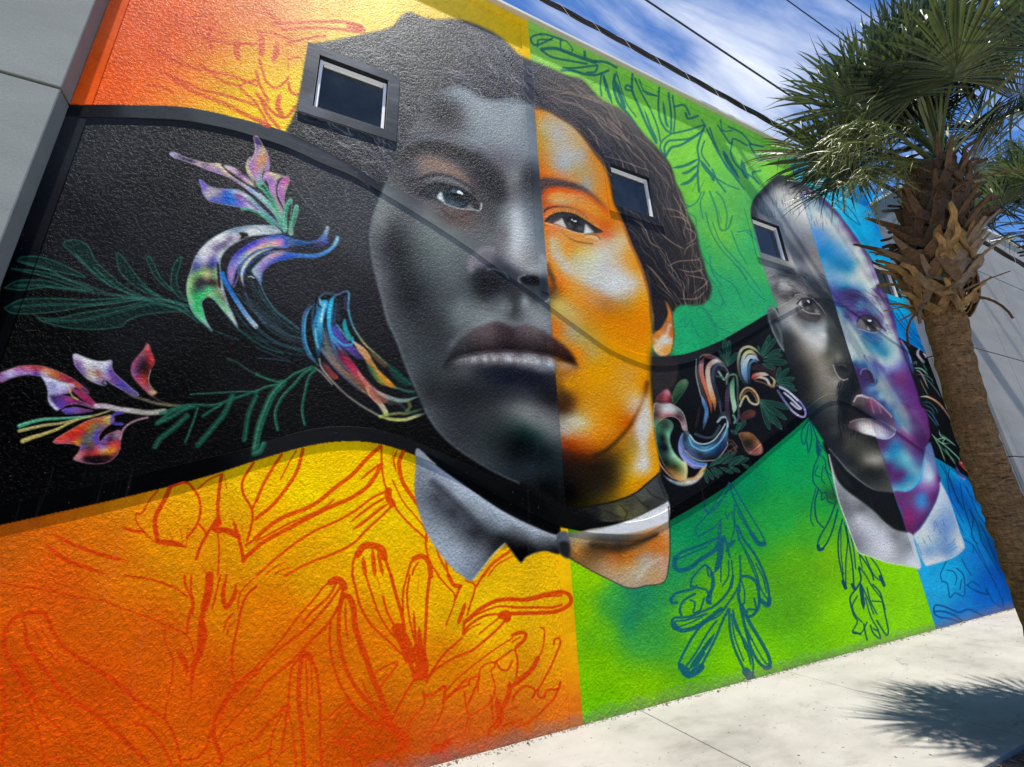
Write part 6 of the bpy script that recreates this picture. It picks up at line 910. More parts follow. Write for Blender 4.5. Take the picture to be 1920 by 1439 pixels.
for a in ((690, 320, 660, 70, 44), (690, 320, 705, 90, 34), (690, 320, 780, 200, 40), (690, 320, 615, 180, 26), (1000, 240, 1070, 40, 34), (1010, 230, 1130, 60, 36), (990, 220, 1040, 100, 28), (980, 220, 965, 140, 20), (1010, 250, 1170, 170, 40), (1010, 270, 1225, 290, 54), (1000, 300, 1120, 340, 36), (1020, 240, 1180, 220, 36), (1130, 460, 1160, 330, 34), (1130, 460, 1240, 340, 38), (1130, 460, 1290, 430, 40), (1140, 470, 1290, 500, 36), (1150, 480, 1310, 540, 30),
          (980, 620, 1250, 700, 44), (980, 630, 1220, 800, 40), (985, 640, 1110, 840, 40), (985, 640, 1180, 890, 44), (980, 640, 1070, 890, 40), (520, 1230, 640, 1140, 36), (560, 1210, 700, 1100, 34), (600, 1200, 760, 1100, 30), (640, 1200, 830, 1130, 30), (700, 1210, 880, 1150, 40), (560, 1230, 640, 1290, 30), (620, 1230, 740, 1280, 30), (700, 1220, 800, 1270, 30), (540, 1240, 610, 1320, 28), (500, 1240, 560, 1340, 28), (480, 1250, 510, 1370, 26), (780, 900, 850, 810, 40), (760, 930, 800, 830, 30), (780, 930, 720, 900, 26), (820, 1200, 890, 1240, 24)):
    leaf(H, *a)
petal(H, "790 930 850 915 910 930 960 980 1000 1040 1000 1100 950 1120 890 1110 850 1070 820 1000", "810 940 90 70 50 860 930 150 100 60 930 970 110 70 40 880 1010 30 30 24 960 1020 150 110 80 930 1070 110 60 50 900 1100 130 90 80 980 1080 170 110 100", rim=(150, 100, 80), rw=1.4, c=4)
petal(H, "800 780 850 730 900 715 940 735 930 770 880 790 830 810", "830 780 70 40 36 900 740 90 50 50 920 750 110 60 54", rim=(96, 60, 56), rw=1.2, c=4)
for q in ("690 980 740 1000 770 1050 740 1090 690 1080", "690 1030 730 1020 770 1090", "700 1090 740 1060 780 1040"): stroke(H(q), 3, (96, 70, 60), .7, 2)
# ---- right of the second face
I6 = Zt(1480, 700, 5.644); I5 = Zt(1430, 520, 5.997)
fill(I5("1540 690 1580 720 1620 790 1660 880 1690 980 1700 1090 1670 1040 1620 940 1580 830"), (60, 66, 120), soft=1.5, a=.9); stroke(I5("1550 710 1600 780 1640 860 1670 960"), 3, [(150, 90, 130), (110, 170, 200), (90, 140, 190)], .8, 2)
for q, w, col in (("1380 250 1440 245 1510 270 1580 320 1640 390 1700 480 1750 580", 4, [(206, 190, 170), (216, 190, 160), (206, 150, 110), (190, 130, 100), (120, 90, 90), (90, 80, 110)]), ("1740 600 1780 700 1830 800 1870 890", 8, [(60, 56, 90), (110, 104, 160), (150, 140, 190), (190, 180, 210)]), ("1400 310 1480 310 1550 380 1570 430", 2, (60, 100, 110)), ("1420 330 1500 370 1540 440", 2, (60, 100, 110)), ("1430 380 1500 420 1560 520 1580 560", 3, (50, 90, 120)), ("1450 420 1520 500 1560 560", 2, (70, 110, 130)), ("1340 10 1430 20 1500 60 1520 110", 2, (90, 130, 130)), ("1400 20 1480 90 1560 190 1600 260", 2, (90, 130, 120)), ("1380 60 1420 150 1470 240", 2, (130, 130, 120)),
   ("1500 640 1560 700 1640 760 1720 830 1790 900 1800 930", 3, (110, 170, 140)), ("1510 650 1580 760 1620 860 1650 940", 2.5, (130, 170, 130)), ("1580 600 1600 660 1680 710 1760 770", 2.5, (130, 180, 150)), ("1560 700 1600 690 1640 690 1620 740 1700 740", 2.5, (150, 190, 150)), ("1640 790 1700 880 1760 970", 3, (90, 150, 120)), ("1600 640 1680 700 1750 760", 2, (90, 150, 130)), ("1550 720 1620 800 1700 880 1760 930", 2, (70, 130, 100)),
   ("1790 930 1840 980 1910 1050", 8, [(150, 40, 44), (190, 60, 60), (216, 130, 120)]), ("1800 940 1850 960 1919 1010", 3, (216, 170, 160)), ("1760 980 1790 1060 1840 1110 1860 1110", 7, [(80, 60, 110), (130, 110, 160), (170, 150, 160)]), ("1740 550 1800 660 1850 770", 2, (110, 110, 130))):
    stroke(I6(q), w*.9, col, .85, 1.5, taper=True)
for q, w, col in (("1760 800 1740 860 1790 940 1820 960", 5, (200, 190, 206)), ("1800 850 1830 880 1830 900", 4, (190, 180, 200)), ("1690 980 1720 950 1730 990", 3, (60, 110, 90)), ("1700 1020 1780 1030 1860 1100", 3, (120, 170, 150)), ("1720 1040 1780 1080 1860 1250", 3, (150, 140, 130)), ("1800 960 1820 1010 1850 1060", 3, (50, 110, 90))):
    stroke(I5(q), w, col, .85, 1.5, taper=True)
# leaves of the lower left spray that lap over the trim edges on the face side
CLIP[0] = None
# overall fine spray grain
g = noise2(CH, CW, 1.6, 31)+noise2(CH, CW, 3.1, 32)-1
SH *= (1+g*.045)[..., None]
SH += (g*.008)[..., None]
# ---- lay the sheet out in wall metres
TX0, TX1, TZ0, TZ1, TPM = -2.2, 13.0, -.05, 8.8, 175
def wall_print(y, name):
    w, h = int((TX1-TX0)*TPM), int((TZ1-TZ0)*TPM)
    x = TX0+(np.arange(w)+.5)/TPM; z = TZ0+(np.arange(h)+.5)/TPM
    X, Z = np.meshgrid(x, z); D = [X, np.full_like(X, y), Z-EYE]
    q = sum(D[i]*FW[i] for i in range(3))
    u = CXP+FOC*sum(D[i]*RT[i] for i in range(3))/q + OX - .5
    v = CYP-FOC*sum(D[i]*UP[i] for i in range(3))/q + OY - .5
    u = np.clip(u, 0, CW-2.01); v = np.clip(v, 0, CH-2.01)
    ui = u.astype(int); vi = v.astype(int); fu = (u-ui)[..., None].astype(np.float32); fv = (v-vi)[..., None].astype(np.float32)
    c = (SH[vi, ui]*(1-fu)+SH[vi, ui+1]*fu)*(1-fv)+(SH[vi+1, ui]*(1-fu)+SH[vi+1, ui+1]*fu)*fv
    c = np.clip(c*1.02-.012, .0, .96)
    px = np.ones((h, w, 4), np.float32); px[..., :3] = c
    im = bpy.data.images.new(name, w, h); im.colorspace_settings.name = 'sRGB'
    im.pixels.foreach_set(px.ravel()); im.update(); im.pack()
    return im
IM_WALL = wall_print(3.73, 'mural_paint'); IM_TRIM = wall_print(3.7215, 'mural_paint_on_trim')
# ------------------------------------------------------------------ helpers
def tag(o, label=None, cat=None, group=None, kind=None):
    if label: o['label'] = label
    if cat: o['category'] = cat
    if group: o['group'] = group
    if kind: o['kind'] = kind
    return o
def empty(name, loc, rz=0.):
    o = bpy.data.objects.new(name, None); C.objects.link(o); o.location = loc; o.rotation_euler = (0, 0, rz); o.empty_display_size = .2
    return o
def link(name, me, mats, parent=None, smooth=False):
    o = bpy.data.objects.new(name, me); C.objects.link(o)
    if not isinstance(mats, (list, tuple)): mats = [mats]
    if not me.materials:
        for m in mats: me.materials.append(m)
    if smooth: me.polygons.foreach_set('use_smooth', [True]*len(me.polygons))
    if parent: o.parent = parent; o.matrix_parent_inverse = Matrix.Translation(parent.location).inverted() if parent.rotation_euler.z == 0 else parent.matrix_basis.inverted()
    return o
def mesh(name, v, f, uv=None):
    me = bpy.data.meshes.new(name); me.from_pydata([tuple(map(float, p)) for p in v], [], f); me.update()
    if uv: put_uv(me)
    return me
def put_uv(me):
    l = me.uv_layers.new(name='wall'); co = me.vertices
    for lp in me.loops:
        p = co[lp.vertex_index].co; l.data[lp.index].uv = ((p.x-TX0)/(TX1-TX0), (p.z-TZ0)/(TZ1-TZ0))
def boxes(bs, bevel=0., uv=False, name='m'):
    """list of (x0,y0,z0,x1,y1,z1) as one bmesh"""
    bm = bmesh.new()
    for x0, y0, z0, x1, y1, z1 in bs:
        r = bmesh.ops.create_cube(bm, size=1)
        for q in r['verts']: q.co = Vector(((x0+x1)/2+q.co.x*(x1-x0), (y0+y1)/2+q.co.y*(y1-y0), (z0+z1)/2+q.co.z*(z1-z0)))
    if bevel: bmesh.ops.bevel(bm, geom=list(bm.edges), offset=bevel, segments=1, affect='EDGES')
    me = bpy.data.meshes.new(name); bm.to_mesh(me); bm.free()
    if uv: put_uv(me)
    return me
def tube(P, r, n=8, name='tube'):
    P = [Vector(p) for p in P]; v = []; f = []
    R = r if isinstance(r, (list, tuple)) else [r]*len(P)
    up = Vector((0, 0, 1))
    for i, p in enumerate(P):
        t = (P[min(i+1, len(P)-1)]-P[max(i-1, 0)]).normalized()
        a = t.cross(up)
        if a.length < .05: a = t.cross(Vector((1, 0, 0)))
        a.normalize(); b = t.cross(a)
        for k in range(n):
            c = 2*math.pi*k/n; v.append(p+(a*math.cos(c)+b*math.sin(c))*R[i])
    for i in range(len(P)-1):
        for k in range(n): f.append((i*n+k, i*n+(k+1) % n, (i+1)*n+(k+1) % n, (i+1)*n+k))
    f.append(tuple(range(n))[::-1]); f.append(tuple(range((len(P)-1)*n, len(P)*n)))
    return mesh(name, v, f)
# ------------------------------------------------------------------ materials
class Mat:
    def __init__(s, name, col=(.5, .5, .5), rough=.7, spec=.3):
        s.m = bpy.data.materials.new(name); s.m.use_nodes = True; s.t = s.m.node_tree; s.b = s.t.nodes['Principled BSDF']
        s.b.inputs['Base Color'].default_value = (*col, 1); s.b.inputs['Roughness'].default_value = rough; s.b.inputs['Specular IOR Level'].default_value = spec
        s.co = s.t.nodes.new('ShaderNodeTexCoord').outputs['Object']
    def n(s, k, **a):
        q = s.t.nodes.new(k)
        for i, j in a.items(): setattr(q, i, j)
        return q
    def l(s, a, b): s.t.links.new(a, b)
    def noise(s, scale, det=4, rough=.55, dist=0., vec=None, stretch=None):
        q = s.n('ShaderNodeTexNoise'); q.inputs['Scale'].default_value = scale; q.inputs['Detail'].default_value = det; q.inputs['Roughness'].default_value = rough; q.inputs['Distortion'].default_value = dist
        vec = vec or s.co
        if stretch:
            m = s.n('ShaderNodeMapping'); m.inputs['Scale'].default_value = stretch; s.l(vec, m.inputs[0]); vec = m.outputs[0]
        s.l(vec, q.inputs['Vector']); return q.outputs[0]
    def ramp(s, f, stops):
        q = s.n('ShaderNodeValToRGB'); e = q.color_ramp.elements
        while len(e) < len(stops): e.new(.5)
        for i, (p, c) in enumerate(stops): e[i].position = p; e[i].color = (*c, 1) if len(c) == 3 else c
        s.l(f, q.inputs[0]); return q.outputs[0]
    def math(s, op, a, b=0., clamp=False):
        q = s.n('ShaderNodeMath', operation=op, use_clamp=clamp)
        for i, x in enumerate((a, b)):
            if isinstance(x, (int, float)): q.inputs[i].default_value = x
            else: s.l(x, q.inputs[i])
        return q.outputs[0]
    def mix(s, f, a, b, mode='MIX'):
        q = s.n('ShaderNodeMix', data_type='RGBA', blend_type=mode)
        for i, x in ((0, f), (6, a), (7, b)):
            if isinstance(x, (int, float)): q.inputs[i].default_value = x
            elif isinstance(x, tuple): q.inputs[i].default_value = (*x, 1)
            else: s.l(x, q.inputs[i])
        return q.outputs[2]
    def color(s, c): s.l(c, s.b.inputs['Base Color']); return s
    def bump(s, h, dist, strength=1., prev=None):
        q = s.n('ShaderNodeBump'); q.inputs['Distance'].default_value = dist; q.inputs['Strength'].default_value = strength; s.l(h, q.inputs['Height'])
        if prev: s.l(prev, q.inputs['Normal'])
        s.l(q.outputs[0], s.b.inputs['Normal']); return q.outputs[0]
def grey(v): return (v, v, v)
def mural_mat(name, im, bump):
    M = Mat(name, rough=.42, spec=.015)
    t = M.n('ShaderNodeTexImage'); t.image = im; t.extension = 'EXTEND'; uvn = M.n('ShaderNodeUVMap'); uvn.uv_map = 'wall'; M.l(uvn.outputs[0], t.inputs[0])
    wear = M.noise(3.2, 5, .6)
    c = M.mix(1., t.outputs[0], M.ramp(wear, [(.3, grey(.94)), (.7, grey(1.0))]), 'MULTIPLY')
    geo = M.n('ShaderNodeSeparateXYZ'); M.l(M.co, geo.inputs[0])      # splash dirt at the foot of the wall
    dn = M.noise(7, 5, .65, stretch=(1, 1, 2.2)); hgt = M.math('SUBTRACT', M.math('MULTIPLY', dn, .22), geo.outputs[2])
    c = M.mix(M.math('MULTIPLY', M.math('MULTIPLY', hgt, 9., True), .55), c, (.17, .15, .115))
    st = M.noise(2.4, 5, .7, stretch=(3.2, 1, .16)); c = M.mix(M.ramp(st, [(.60, grey(0)), (.78, grey(.14))]), c, (.10, .095, .085))
    sc_ = M.noise(48, 2, .4); c = M.mix(M.ramp(sc_, [(.745, grey(0)), (.765, grey(.14))]), c, (.30, .28, .25))
    M.color(c)
    if bump:      # knocked-down stucco: short raised ridges and dabs
        a = M.noise(46, 4, .6, .45, stretch=(1., 1., .8)); b = M.noise(110, 3, .6, .3)
        r = M.ramp(a, [(.44, grey(0)), (.54, grey(.7)), (.66, grey(1))])
        h = M.math('ADD', r, M.math('MULTIPLY', b, .55))
        big = M.noise(2.2, 2, .5); k = M.math('ADD', M.math('MULTIPLY', big, .9), .45)
        M.bump(M.math('MULTIPLY', h, k), .0036, 1.)
    else:
        M.bump(M.noise(16, 4, .6, stretch=(.25, 1, 1)), .002, 1.)
    return M.m
M_WALL = mural_mat('painted_stucco', IM_WALL, True); M_TRIM = mural_mat('painted_smooth_trim', IM_TRIM, False)
def concrete(name, a, b, sc=1., bump=.002, rough=.85):
    M = Mat(name, rough=rough, spec=.2)
    n = M.noise(1.3*sc, 6, .62, .6, stretch=(.6, 1, 1.6)); f = M.noise(60*sc, 3, .6)
    c = M.ramp(n, [(.3, a), (.7, b)]); c = M.mix(1., c, M.ramp(f, [(.3, grey(.93)), (.7, grey(1.04))]), 'MULTIPLY')
    M.color(c); M.bump(M.noise(90, 4, .6), bump, .8); return M.m
M_GREY = concrete('grey_render', (.195, .21, .20), (.25, .265, .25), bump=.0015)
M_GREY2 = concrete('pale_grey_render', (.21, .217, .22), (.265, .272, .275), bump=.0015)
M_JOINT = Mat('dark_joint', (.02, .02, .022), .9).m
M_CAP = Mat('white_metal_coping', (.62, .60, .56), .45, .4); M_CAP.bump(M_CAP.noise(9, 3), .001); M_CAP = M_CAP.m
M_ALU = Mat('white_aluminium', (.8, .8, .8), .35, .5); M_ALU.bump(M_ALU.noise(20, 2), .0004); M_ALU = M_ALU.m
G_ = Mat('dark_window_glass', (.045, .06, .068), .10, .2); G_.color(G_.ramp(G_.noise(1.6, 5, .65), [(.3, (.022, .030, .036)), (.5, (.034, .042, .048)), (.72, (.060, .066, .068))])); M_GLASS = G_.m
M_REV = Mat('dark_reveal_lining', (.012, .013, .015), .6, .3); M_REV.bump(M_REV.noise(40, 3), .001); M_REV = M_REV.m  # near-black colour lining all four sides of each window opening
# ------------------------------------------------------------------ the mural building
XR = 10.93           # where the pale building's side meets the wall
TOPZ = 8.66
bld = tag(empty('mural_building', (2.3, WALLY, 0)), 'long stucco wall painted with two huge half grey half coloured portrait faces', 'building')
wins = [(-.32, .40), (3.47, 4.19), (6.42, 7.14), (10.03, 10.75)]; WZ0, WZ1 = 5.72, 6.45
# wall face with openings, one grid
xs = sorted({-2.02, -1.5, .9, 2.3, 5.3, 8.6, 9.4, 14.0, *[a for w_ in wins for a in w_]}); zs = [-.05, 1.5, 3., 4.4, WZ0, WZ1, 7.5, TOPZ]
bm = bmesh.new(); g = {}
for i, x in enumerate(xs):
    for j, z in enumerate(zs): g[i, j] = bm.verts.new((x, WALLY, z))
for i in range(len(xs)-1):
    for j in range(len(zs)-1):
        if zs[j] == WZ0 and any(abs(xs[i]-w_[0]) < 1e-6 for w_ in wins): continue
        bm.faces.new((g[i, j], g[i+1, j], g[i+1, j+1], g[i, j+1]))
me = bpy.data.meshes.new('wall'); bm.to_mesh(me); bm.free(); put_uv(me)
link('wall', me, M_WALL, bld)
# body behind the wall face
link('back_wall', boxes([(-2.02, 7.9, 0, 14., 8.1, TOPZ), (-2.02, 3.95, TOPZ-.1, 14, 8.1, TOPZ-.02)]), M_GREY, bld)
def curve_fn(P, y):
    Q = np.array([photo_to_wall(a, b, y) for a, b in smooth(P, False, 5)]); Q = Q[np.argsort(Q[:, 0])]
    return lambda x: float(np.interp(x, Q[:, 0], Q[:, 1]))
YT = 3.7215
fUT, fUB, fLT, fLB = [curve_fn(P_, YT) for P_ in (TU_TOP, TU_BOT, TL_TOP, TL_BOT)]
def wave(name, ft, fb, x0, x1):
    X = np.arange(x0, x1, .05); v = []; f = []
    b = .0025
    for x in X:
        t, o = ft(x), fb(x)
        v += [(x, WALLY-.001, t), (x, YT+b, t), (x, YT, t-b), (x, YT, o+b), (x, YT+b, o), (x, WALLY-.001, o)]
    for i in range(len(X)-1):
        for k in range(5): f.append((i*6+k, i*6+k+1, (i+1)*6+k+1, (i+1)*6+k))
    f.append((0, 1, 2, 3, 4, 5)[::-1]); n_ = (len(X)-1)*6; f.append((n_, n_+1, n_+2, n_+3, n_+4, n_+5))
    o = link(name, mesh(name, v, f, uv=True), M_TRIM, bld); return o
wave('wave_trim', fUT, fUB, -1.999, XR-.01); wave('wave_trim', fLT, fLB, -1.999, XR-.01)
def strip(name, x0, z0, x1, z1, y=3.7225):
    return link(name, boxes([(x0, y, z0, x1, WALLY+.02, z1)], .002, True), M_TRIM, bld)
strip('border_trim', -1.998, fUT(-1.93)+.001, -1.875, 8.502); strip('border_trim', -1.998, fLT(-1.93)+.001, -1.875, fUB(-1.93)-.001); strip('border_trim', -1.998, .0, -1.875, fLB(-1.93)-.002)
strip('border_trim', 2.175, fUT(2.24)+.02, 2.302, 8.502); strip('border_trim', 2.175, .0, 2.302, fLB(2.24)-.012)
strip('top_trim', -1.998, 8.505, 10.92, TOPZ-.003, 3.716)
strip('panel_joint', 8.172, .0, 8.186, fLB(8.18)-.01, 3.7255); strip('panel_joint', 8.172, fLT(8.18)+.01, 8.186, fUB(8.18)-.01, 3.7255); strip('panel_joint', 8.172, fUT(8.18)+.01, 8.186, 8.50, 3.7255)
link('coping', boxes([(-2.0, 3.655, TOPZ, 10.92, 3.98, TOPZ+.055)], .006), M_CAP, bld)
for k, (a, b) in enumerate(wins):
    s0, s1, t0, t1 = a-.12, b+.12, 5.60, 6.57; dy = WALLY+.08
    y = 3.716
    # raised painted surround, four boards mitred into one frame
    bm = bmesh.new()
    o = [(s0, t0), (s1, t0), (s1, t1), (s0, t1)]; q = [(a, WZ0), (b, WZ0), (b, WZ1), (a, WZ1)]
    VO = [bm.verts.new((p[0], y, p[1])) for p in o]; VI = [bm.verts.new((p[0], y, p[1])) for p in q]; VB = [bm.verts.new((p[0], WALLY-.0005, p[1])) for p in o]
    for i in range(4):
        j = (i+1) % 4; bm.faces.new((VO[i], VO[j], VI[j], VI[i])); bm.faces.new((VB[i], VB[j], VO[j], VO[i]))
    me = bpy.data.meshes.new('window'); bm.to_mesh(me); bm.free(); put_uv(me)
    w_ = link('window', me, M_TRIM, bld)
    w_['label'] = ['window with grey brushed surround in the grey hair', 'window between orange forehead and dark hair', 'window in the grey temple of the smaller face', 'window with turquoise surround behind the palm'][k]
    # dark reveal lining
    r = [(a, y+.001, WZ1-.004, b, dy, WZ1+.006), (a, y+.001, WZ0-.006, b, dy, WZ0+.004), (a-.006, y+.001, WZ0, a+.004, dy, WZ1), (b-.004, y+.001, WZ0, b+.006, dy, WZ1)]
    link('window_reveal', boxes(r), M_REV, w_)
    c = .032
    fr = [(a+.012, dy-.05, WZ1-c-.012, b-.012, dy-.012, WZ1-.012), (a+.012, dy-.05, WZ0+.012, b-.012, dy-.012, WZ0+c), (a+.012, dy-.052, WZ0+.01, a+.012+c, dy-.01, WZ1-.01), (b-.012-c, dy-.052, WZ0+.01, b-.012, dy-.01, WZ1-.01),
          (a+.02+c, dy-.03, WZ1-c-.03, b-.02-c, dy-.014, WZ1-c-.01)]
    link('window_frame', boxes(fr, .003), M_ALU, w_)
    link('window_pane', boxes([(a+.03, dy-.012, WZ0+.02, b-.03, dy-.004, WZ1-.02)]), M_GLASS, w_)
# ------------------------------------------------------------------ left pilaster wall of grey panels
pil = tag(empty('grey_panel_wall', (-3., 3.58, 0)), 'smooth grey panel wall with one dark horizontal joint, beside the orange mural end', 'wall')
GZ = 4.93
link('backing', boxes([(-9.0, 3.62, 0, -2.03, 8.1, 9.38)]), M_JOINT, pil)
for x0, x1 in ((-5.2, -2.001), (-9.0, -5.22)):
    for z0, z1 in ((0, GZ-.012), (GZ+.012, 9.4)):
        link('panel', boxes([(x0, 3.58, z0, x1, 3.80, z1)], .006), M_GREY, pil)
# ------------------------------------------------------------------ pale grey building on the right
YB = 3.12
pale = tag(empty('pale_grey_building', (XR+.5, YB, 0)), 'tall pale grey building of large square panels behind the palm trunk', 'building')
def zat(px, py): return photo_to_wall(px, py, YB)
hz = sorted([zat(1818, 650)[1], zat(1838, 510)[1], zat(1897, 856)[1]]); vx = sorted([zat(1850, 580)[0], zat(1845, 467)[0]])
top = zat(1840, 428)[1]
zz = [0]+hz+[top]; xx = [XR]+vx+[vx[-1]+(vx[-1]-vx[-2])*k for k in (1, 2, 3, 4)]
link('backing', boxes([(XR+.03, YB+.03, 0, xx[-1]-.03, 8.1, top-.03)]), M_JOINT, pale)
for i in range(len(xx)-1):
    for j in range(len(zz)-1):
        link('panel', boxes([(xx[i]+(.012 if i else 0), YB, zz[j]+.01, xx[i+1]-.012, YB+.05, zz[j+1]-.01)], .004), M_GREY2, pale)
for j in range(len(zz)-1): link('panel', boxes([(XR, YB+.055, zz[j]+.01, XR+.05, 8.1, zz[j+1]-.01)], .004), M_GREY2, pale)
link('coping', boxes([(XR-.03, YB-.03, top, xx[-1], 8.1, top+.06)], .005), M_CAP, pale)
fb = photo_to_wall(1908, 515, 14.)
far = tag(empty('far_grey_block', (fb[0]+4, 14, 0)), 'distant grey rooftop block past the pale building', 'building')
link('wall', boxes([(fb[0], 14, 0, fb[0]+8, 20, fb[1])]), M_GREY, far)
link('coping', boxes([(fb[0]-.15, 13.85, fb[1], fb[0]+8, 20, fb[1]+.3)], .02), M_CAP, far)
# ------------------------------------------------------------------ ground
A_ = Mat('pale_bounce_paving', (.2, .19, .17), .9); A_.color(A_.ramp(A_.noise(40, 4), [(.3, (.20, .19, .17)), (.7, (.26, .245, .22))])); A_.bump(A_.noise(160, 3), .004); M_ASPH = A_.m  # unseen paving, kept pale to bounce warm light onto the wall
gr = link('ground', mesh('ground', [(-300, -300, -.16), (300, -300, -.16), (300, 300, -.16), (-300, 300, -.16)], [(0, 1, 2, 3)]), M_ASPH); tag(gr, kind='structure')
K = Mat('bleached_concrete', rough=.88, spec=.15)
n = K.noise(.8, 8, .66, .15, stretch=(1, 1.5, 1)); base = K.ramp(n, [(.25, (.115, .113, .104)), (.44, (.19, .187, .178)), (.56, (.218, .215, .207)), (.8, (.245, .242, .234))])
sm = K.noise(2.6, 8, .74, .2, stretch=(.7, 1.6, 1)); base = K.mix(K.ramp(sm, [(.57, grey(0)), (.72, grey(.6))]), base, (.115, .105, .09))
sp = K.noise(26, 2, .5); base = K.mix(K.ramp(sp, [(.69, grey(0)), (.72, grey(.8))]), base, (.07, .065, .055))
fine = K.noise(240, 3, .7); base = K.mix(1., base, K.ramp(fine, [(.3, grey(.88)), (.7, grey(1.05))]), 'MULTIPLY')
vo = K.n('ShaderNodeTexVoronoi', feature='DISTANCE_TO_EDGE'); vo.inputs['Scale'].default_value = .62
wv = K.n('ShaderNodeVectorMath', operation='ADD'); K.l(K.co, wv.inputs[0]); nz = K.n('ShaderNodeTexNoise'); nz.inputs['Scale'].default_value = 3.; nz.inputs['Detail'].default_value = 6; nz.inputs['Roughness'].default_value = .7; K.l(K.co, nz.inputs['Vector'])
sc = K.n('ShaderNodeVectorMath', operation='SCALE'); sc.inputs['Scale'].default_value = .55; K.l(nz.outputs['Color'], sc.inputs[0]); K.l(sc.outputs[0], wv.inputs[1]); K.l(wv.outputs[0], vo.inputs['Vector'])
gate = K.ramp(K.noise(.8, 2), [(.54, grey(0)), (.62, grey(1))])
crk = K.math('MULTIPLY', K.ramp(vo.outputs['Distance'], [(.0, grey(1)), (.005, grey(0))]), gate)
base = K.mix(K.math('MULTIPLY', crk, .5), base, (.09, .085, .08)); K.color(base)
K.bump(K.math('SUBTRACT', K.noise(120, 4, .65), K.math('MULTIPLY', crk, 1.5)), .0022, .8); M_CONC = K.m
pave = tag(empty('pavement', (0, 2.8, 0)), kind='structure')
sx = [-13, -11, -9.1, -7.1, -5.1, -3.1, -1.1, .9, 2.9, 4.9, 7.9, 9.9, 11.9, 13.9, 15.9, 17.9]
for i in range(len(sx)-1):
    link('slab', boxes([(sx[i]+.005, 1.875+(.0), -.15, sx[i+1]-.005, 3.728 if sx[i] < 10 else YB-.002, 0)], .004), M_CONC, pave)
link('joint_filler', boxes([(-13, 1.89, -.155, 17.9, 3.72, -.014)]), M_JOINT, pave)
kb = link('kerb', boxes([(-13, .42, -.155, 17.9, .58, .005)], .012), M_CONC); tag(kb, kind='structure')
B_ = Mat('planting_soil', rough=.95); B_.color(B_.ramp(B_.noise(18, 6, .7), [(.3, (.03, .024, .018)), (.6, (.085, .07, .052)), (.75, (.16, .14, .11))])); B_.bump(B_.noise(50, 5, .7), .02); M_SOIL = B_.m
so_ = link('soil_bed', boxes([(-13, .585, -.15, 17.9, 1.868, -.03)]), M_SOIL); tag(so_, kind='structure')
rnd = random.Random(77); v = []; f = []
for i in range(3200):
    x = rnd.uniform(2.6, 9); y = rnd.uniform(.62, 1.855); a = rnd.uniform(0, 3.2); l = rnd.uniform(.008, .035); w = l*rnd.uniform(.2, .5); z = -.026+rnd.uniform(0, .012)
    ca, sa = math.cos(a), math.sin(a); b = len(v); tz = rnd.uniform(-.006, .008)
    for p, q, h in ((-l, -w, 0), (l, -w, tz), (l, w, tz+.003), (-l, w, .004)): v.append((x+p*ca-q*sa, y+p*sa+q*ca, z+h))
    f.append((b, b+1, b+2, b+3))
MC = Mat('wood_chips', rough=.9); MC.color(MC.ramp(MC.noise(30, 2), [(.35, (.05, .035, .022)), (.6, (.14, .10, .07)), (.7, (.3, .27, .22))]))
tag(link('wood_chips', mesh('wood_chips', v, f), MC.m), 'brown bark chips and dry litter covering the bed beside the pavement', 'mulch', kind='stuff')
# litter and blown sand caught along the foot of the wall
v = []; f = []
for i in range(1500):
    x = rnd.uniform(-1.9, 10.8); y = 3.727-abs(rnd.gauss(0, .03))-.004; a = rnd.uniform(0, 3.2); l = rnd.uniform(.003, .011)*(1+2*(rnd.random() < .05)); w = l*rnd.uniform(.3, .8); ca, sa = math.cos(a), math.sin(a); b = len(v)
    for p, q, h in ((-l, -w, 0), (l, -w, 0), (0, w*1.2, 0), (0, 0, l*.7)): v.append((x+p*ca-q*sa, min(y+p*sa+q*ca, 3.729), .0005+h))
    f += [(b, b+1, b+3), (b+1, b+2, b+3), (b+2, b, b+3)]
for i in range(260):
    x = rnd.uniform(.5, 10.8); y = rnd.uniform(1.95, 3.65); a = rnd.uniform(0, 3.2); l = rnd.uniform(.003, .012); w = l*.5; ca, sa = math.cos(a), math.sin(a); b = len(v)
    for p, q, h in ((-l, -w, 0), (l, -w, 0), (0, w*1.2, 0), (0, 0, l*.5)): v.append((x+p*ca-q*sa, y+p*sa+q*ca, .0005+h))
    f += [(b, b+1, b+3), (b+1, b+2, b+3), (b+2, b, b+3)]
MG = Mat('dry_grit', rough=.9); MG.color(MG.ramp(MG.noise(25, 2), [(.35, (.05, .04, .03)), (.6, (.16, .13, .09))]))
tag(link('grit', mesh('grit', v, f), MG.m), 'dark grit and leaf crumbs lying along the foot of the mural wall', 'grit', kind='stuff')
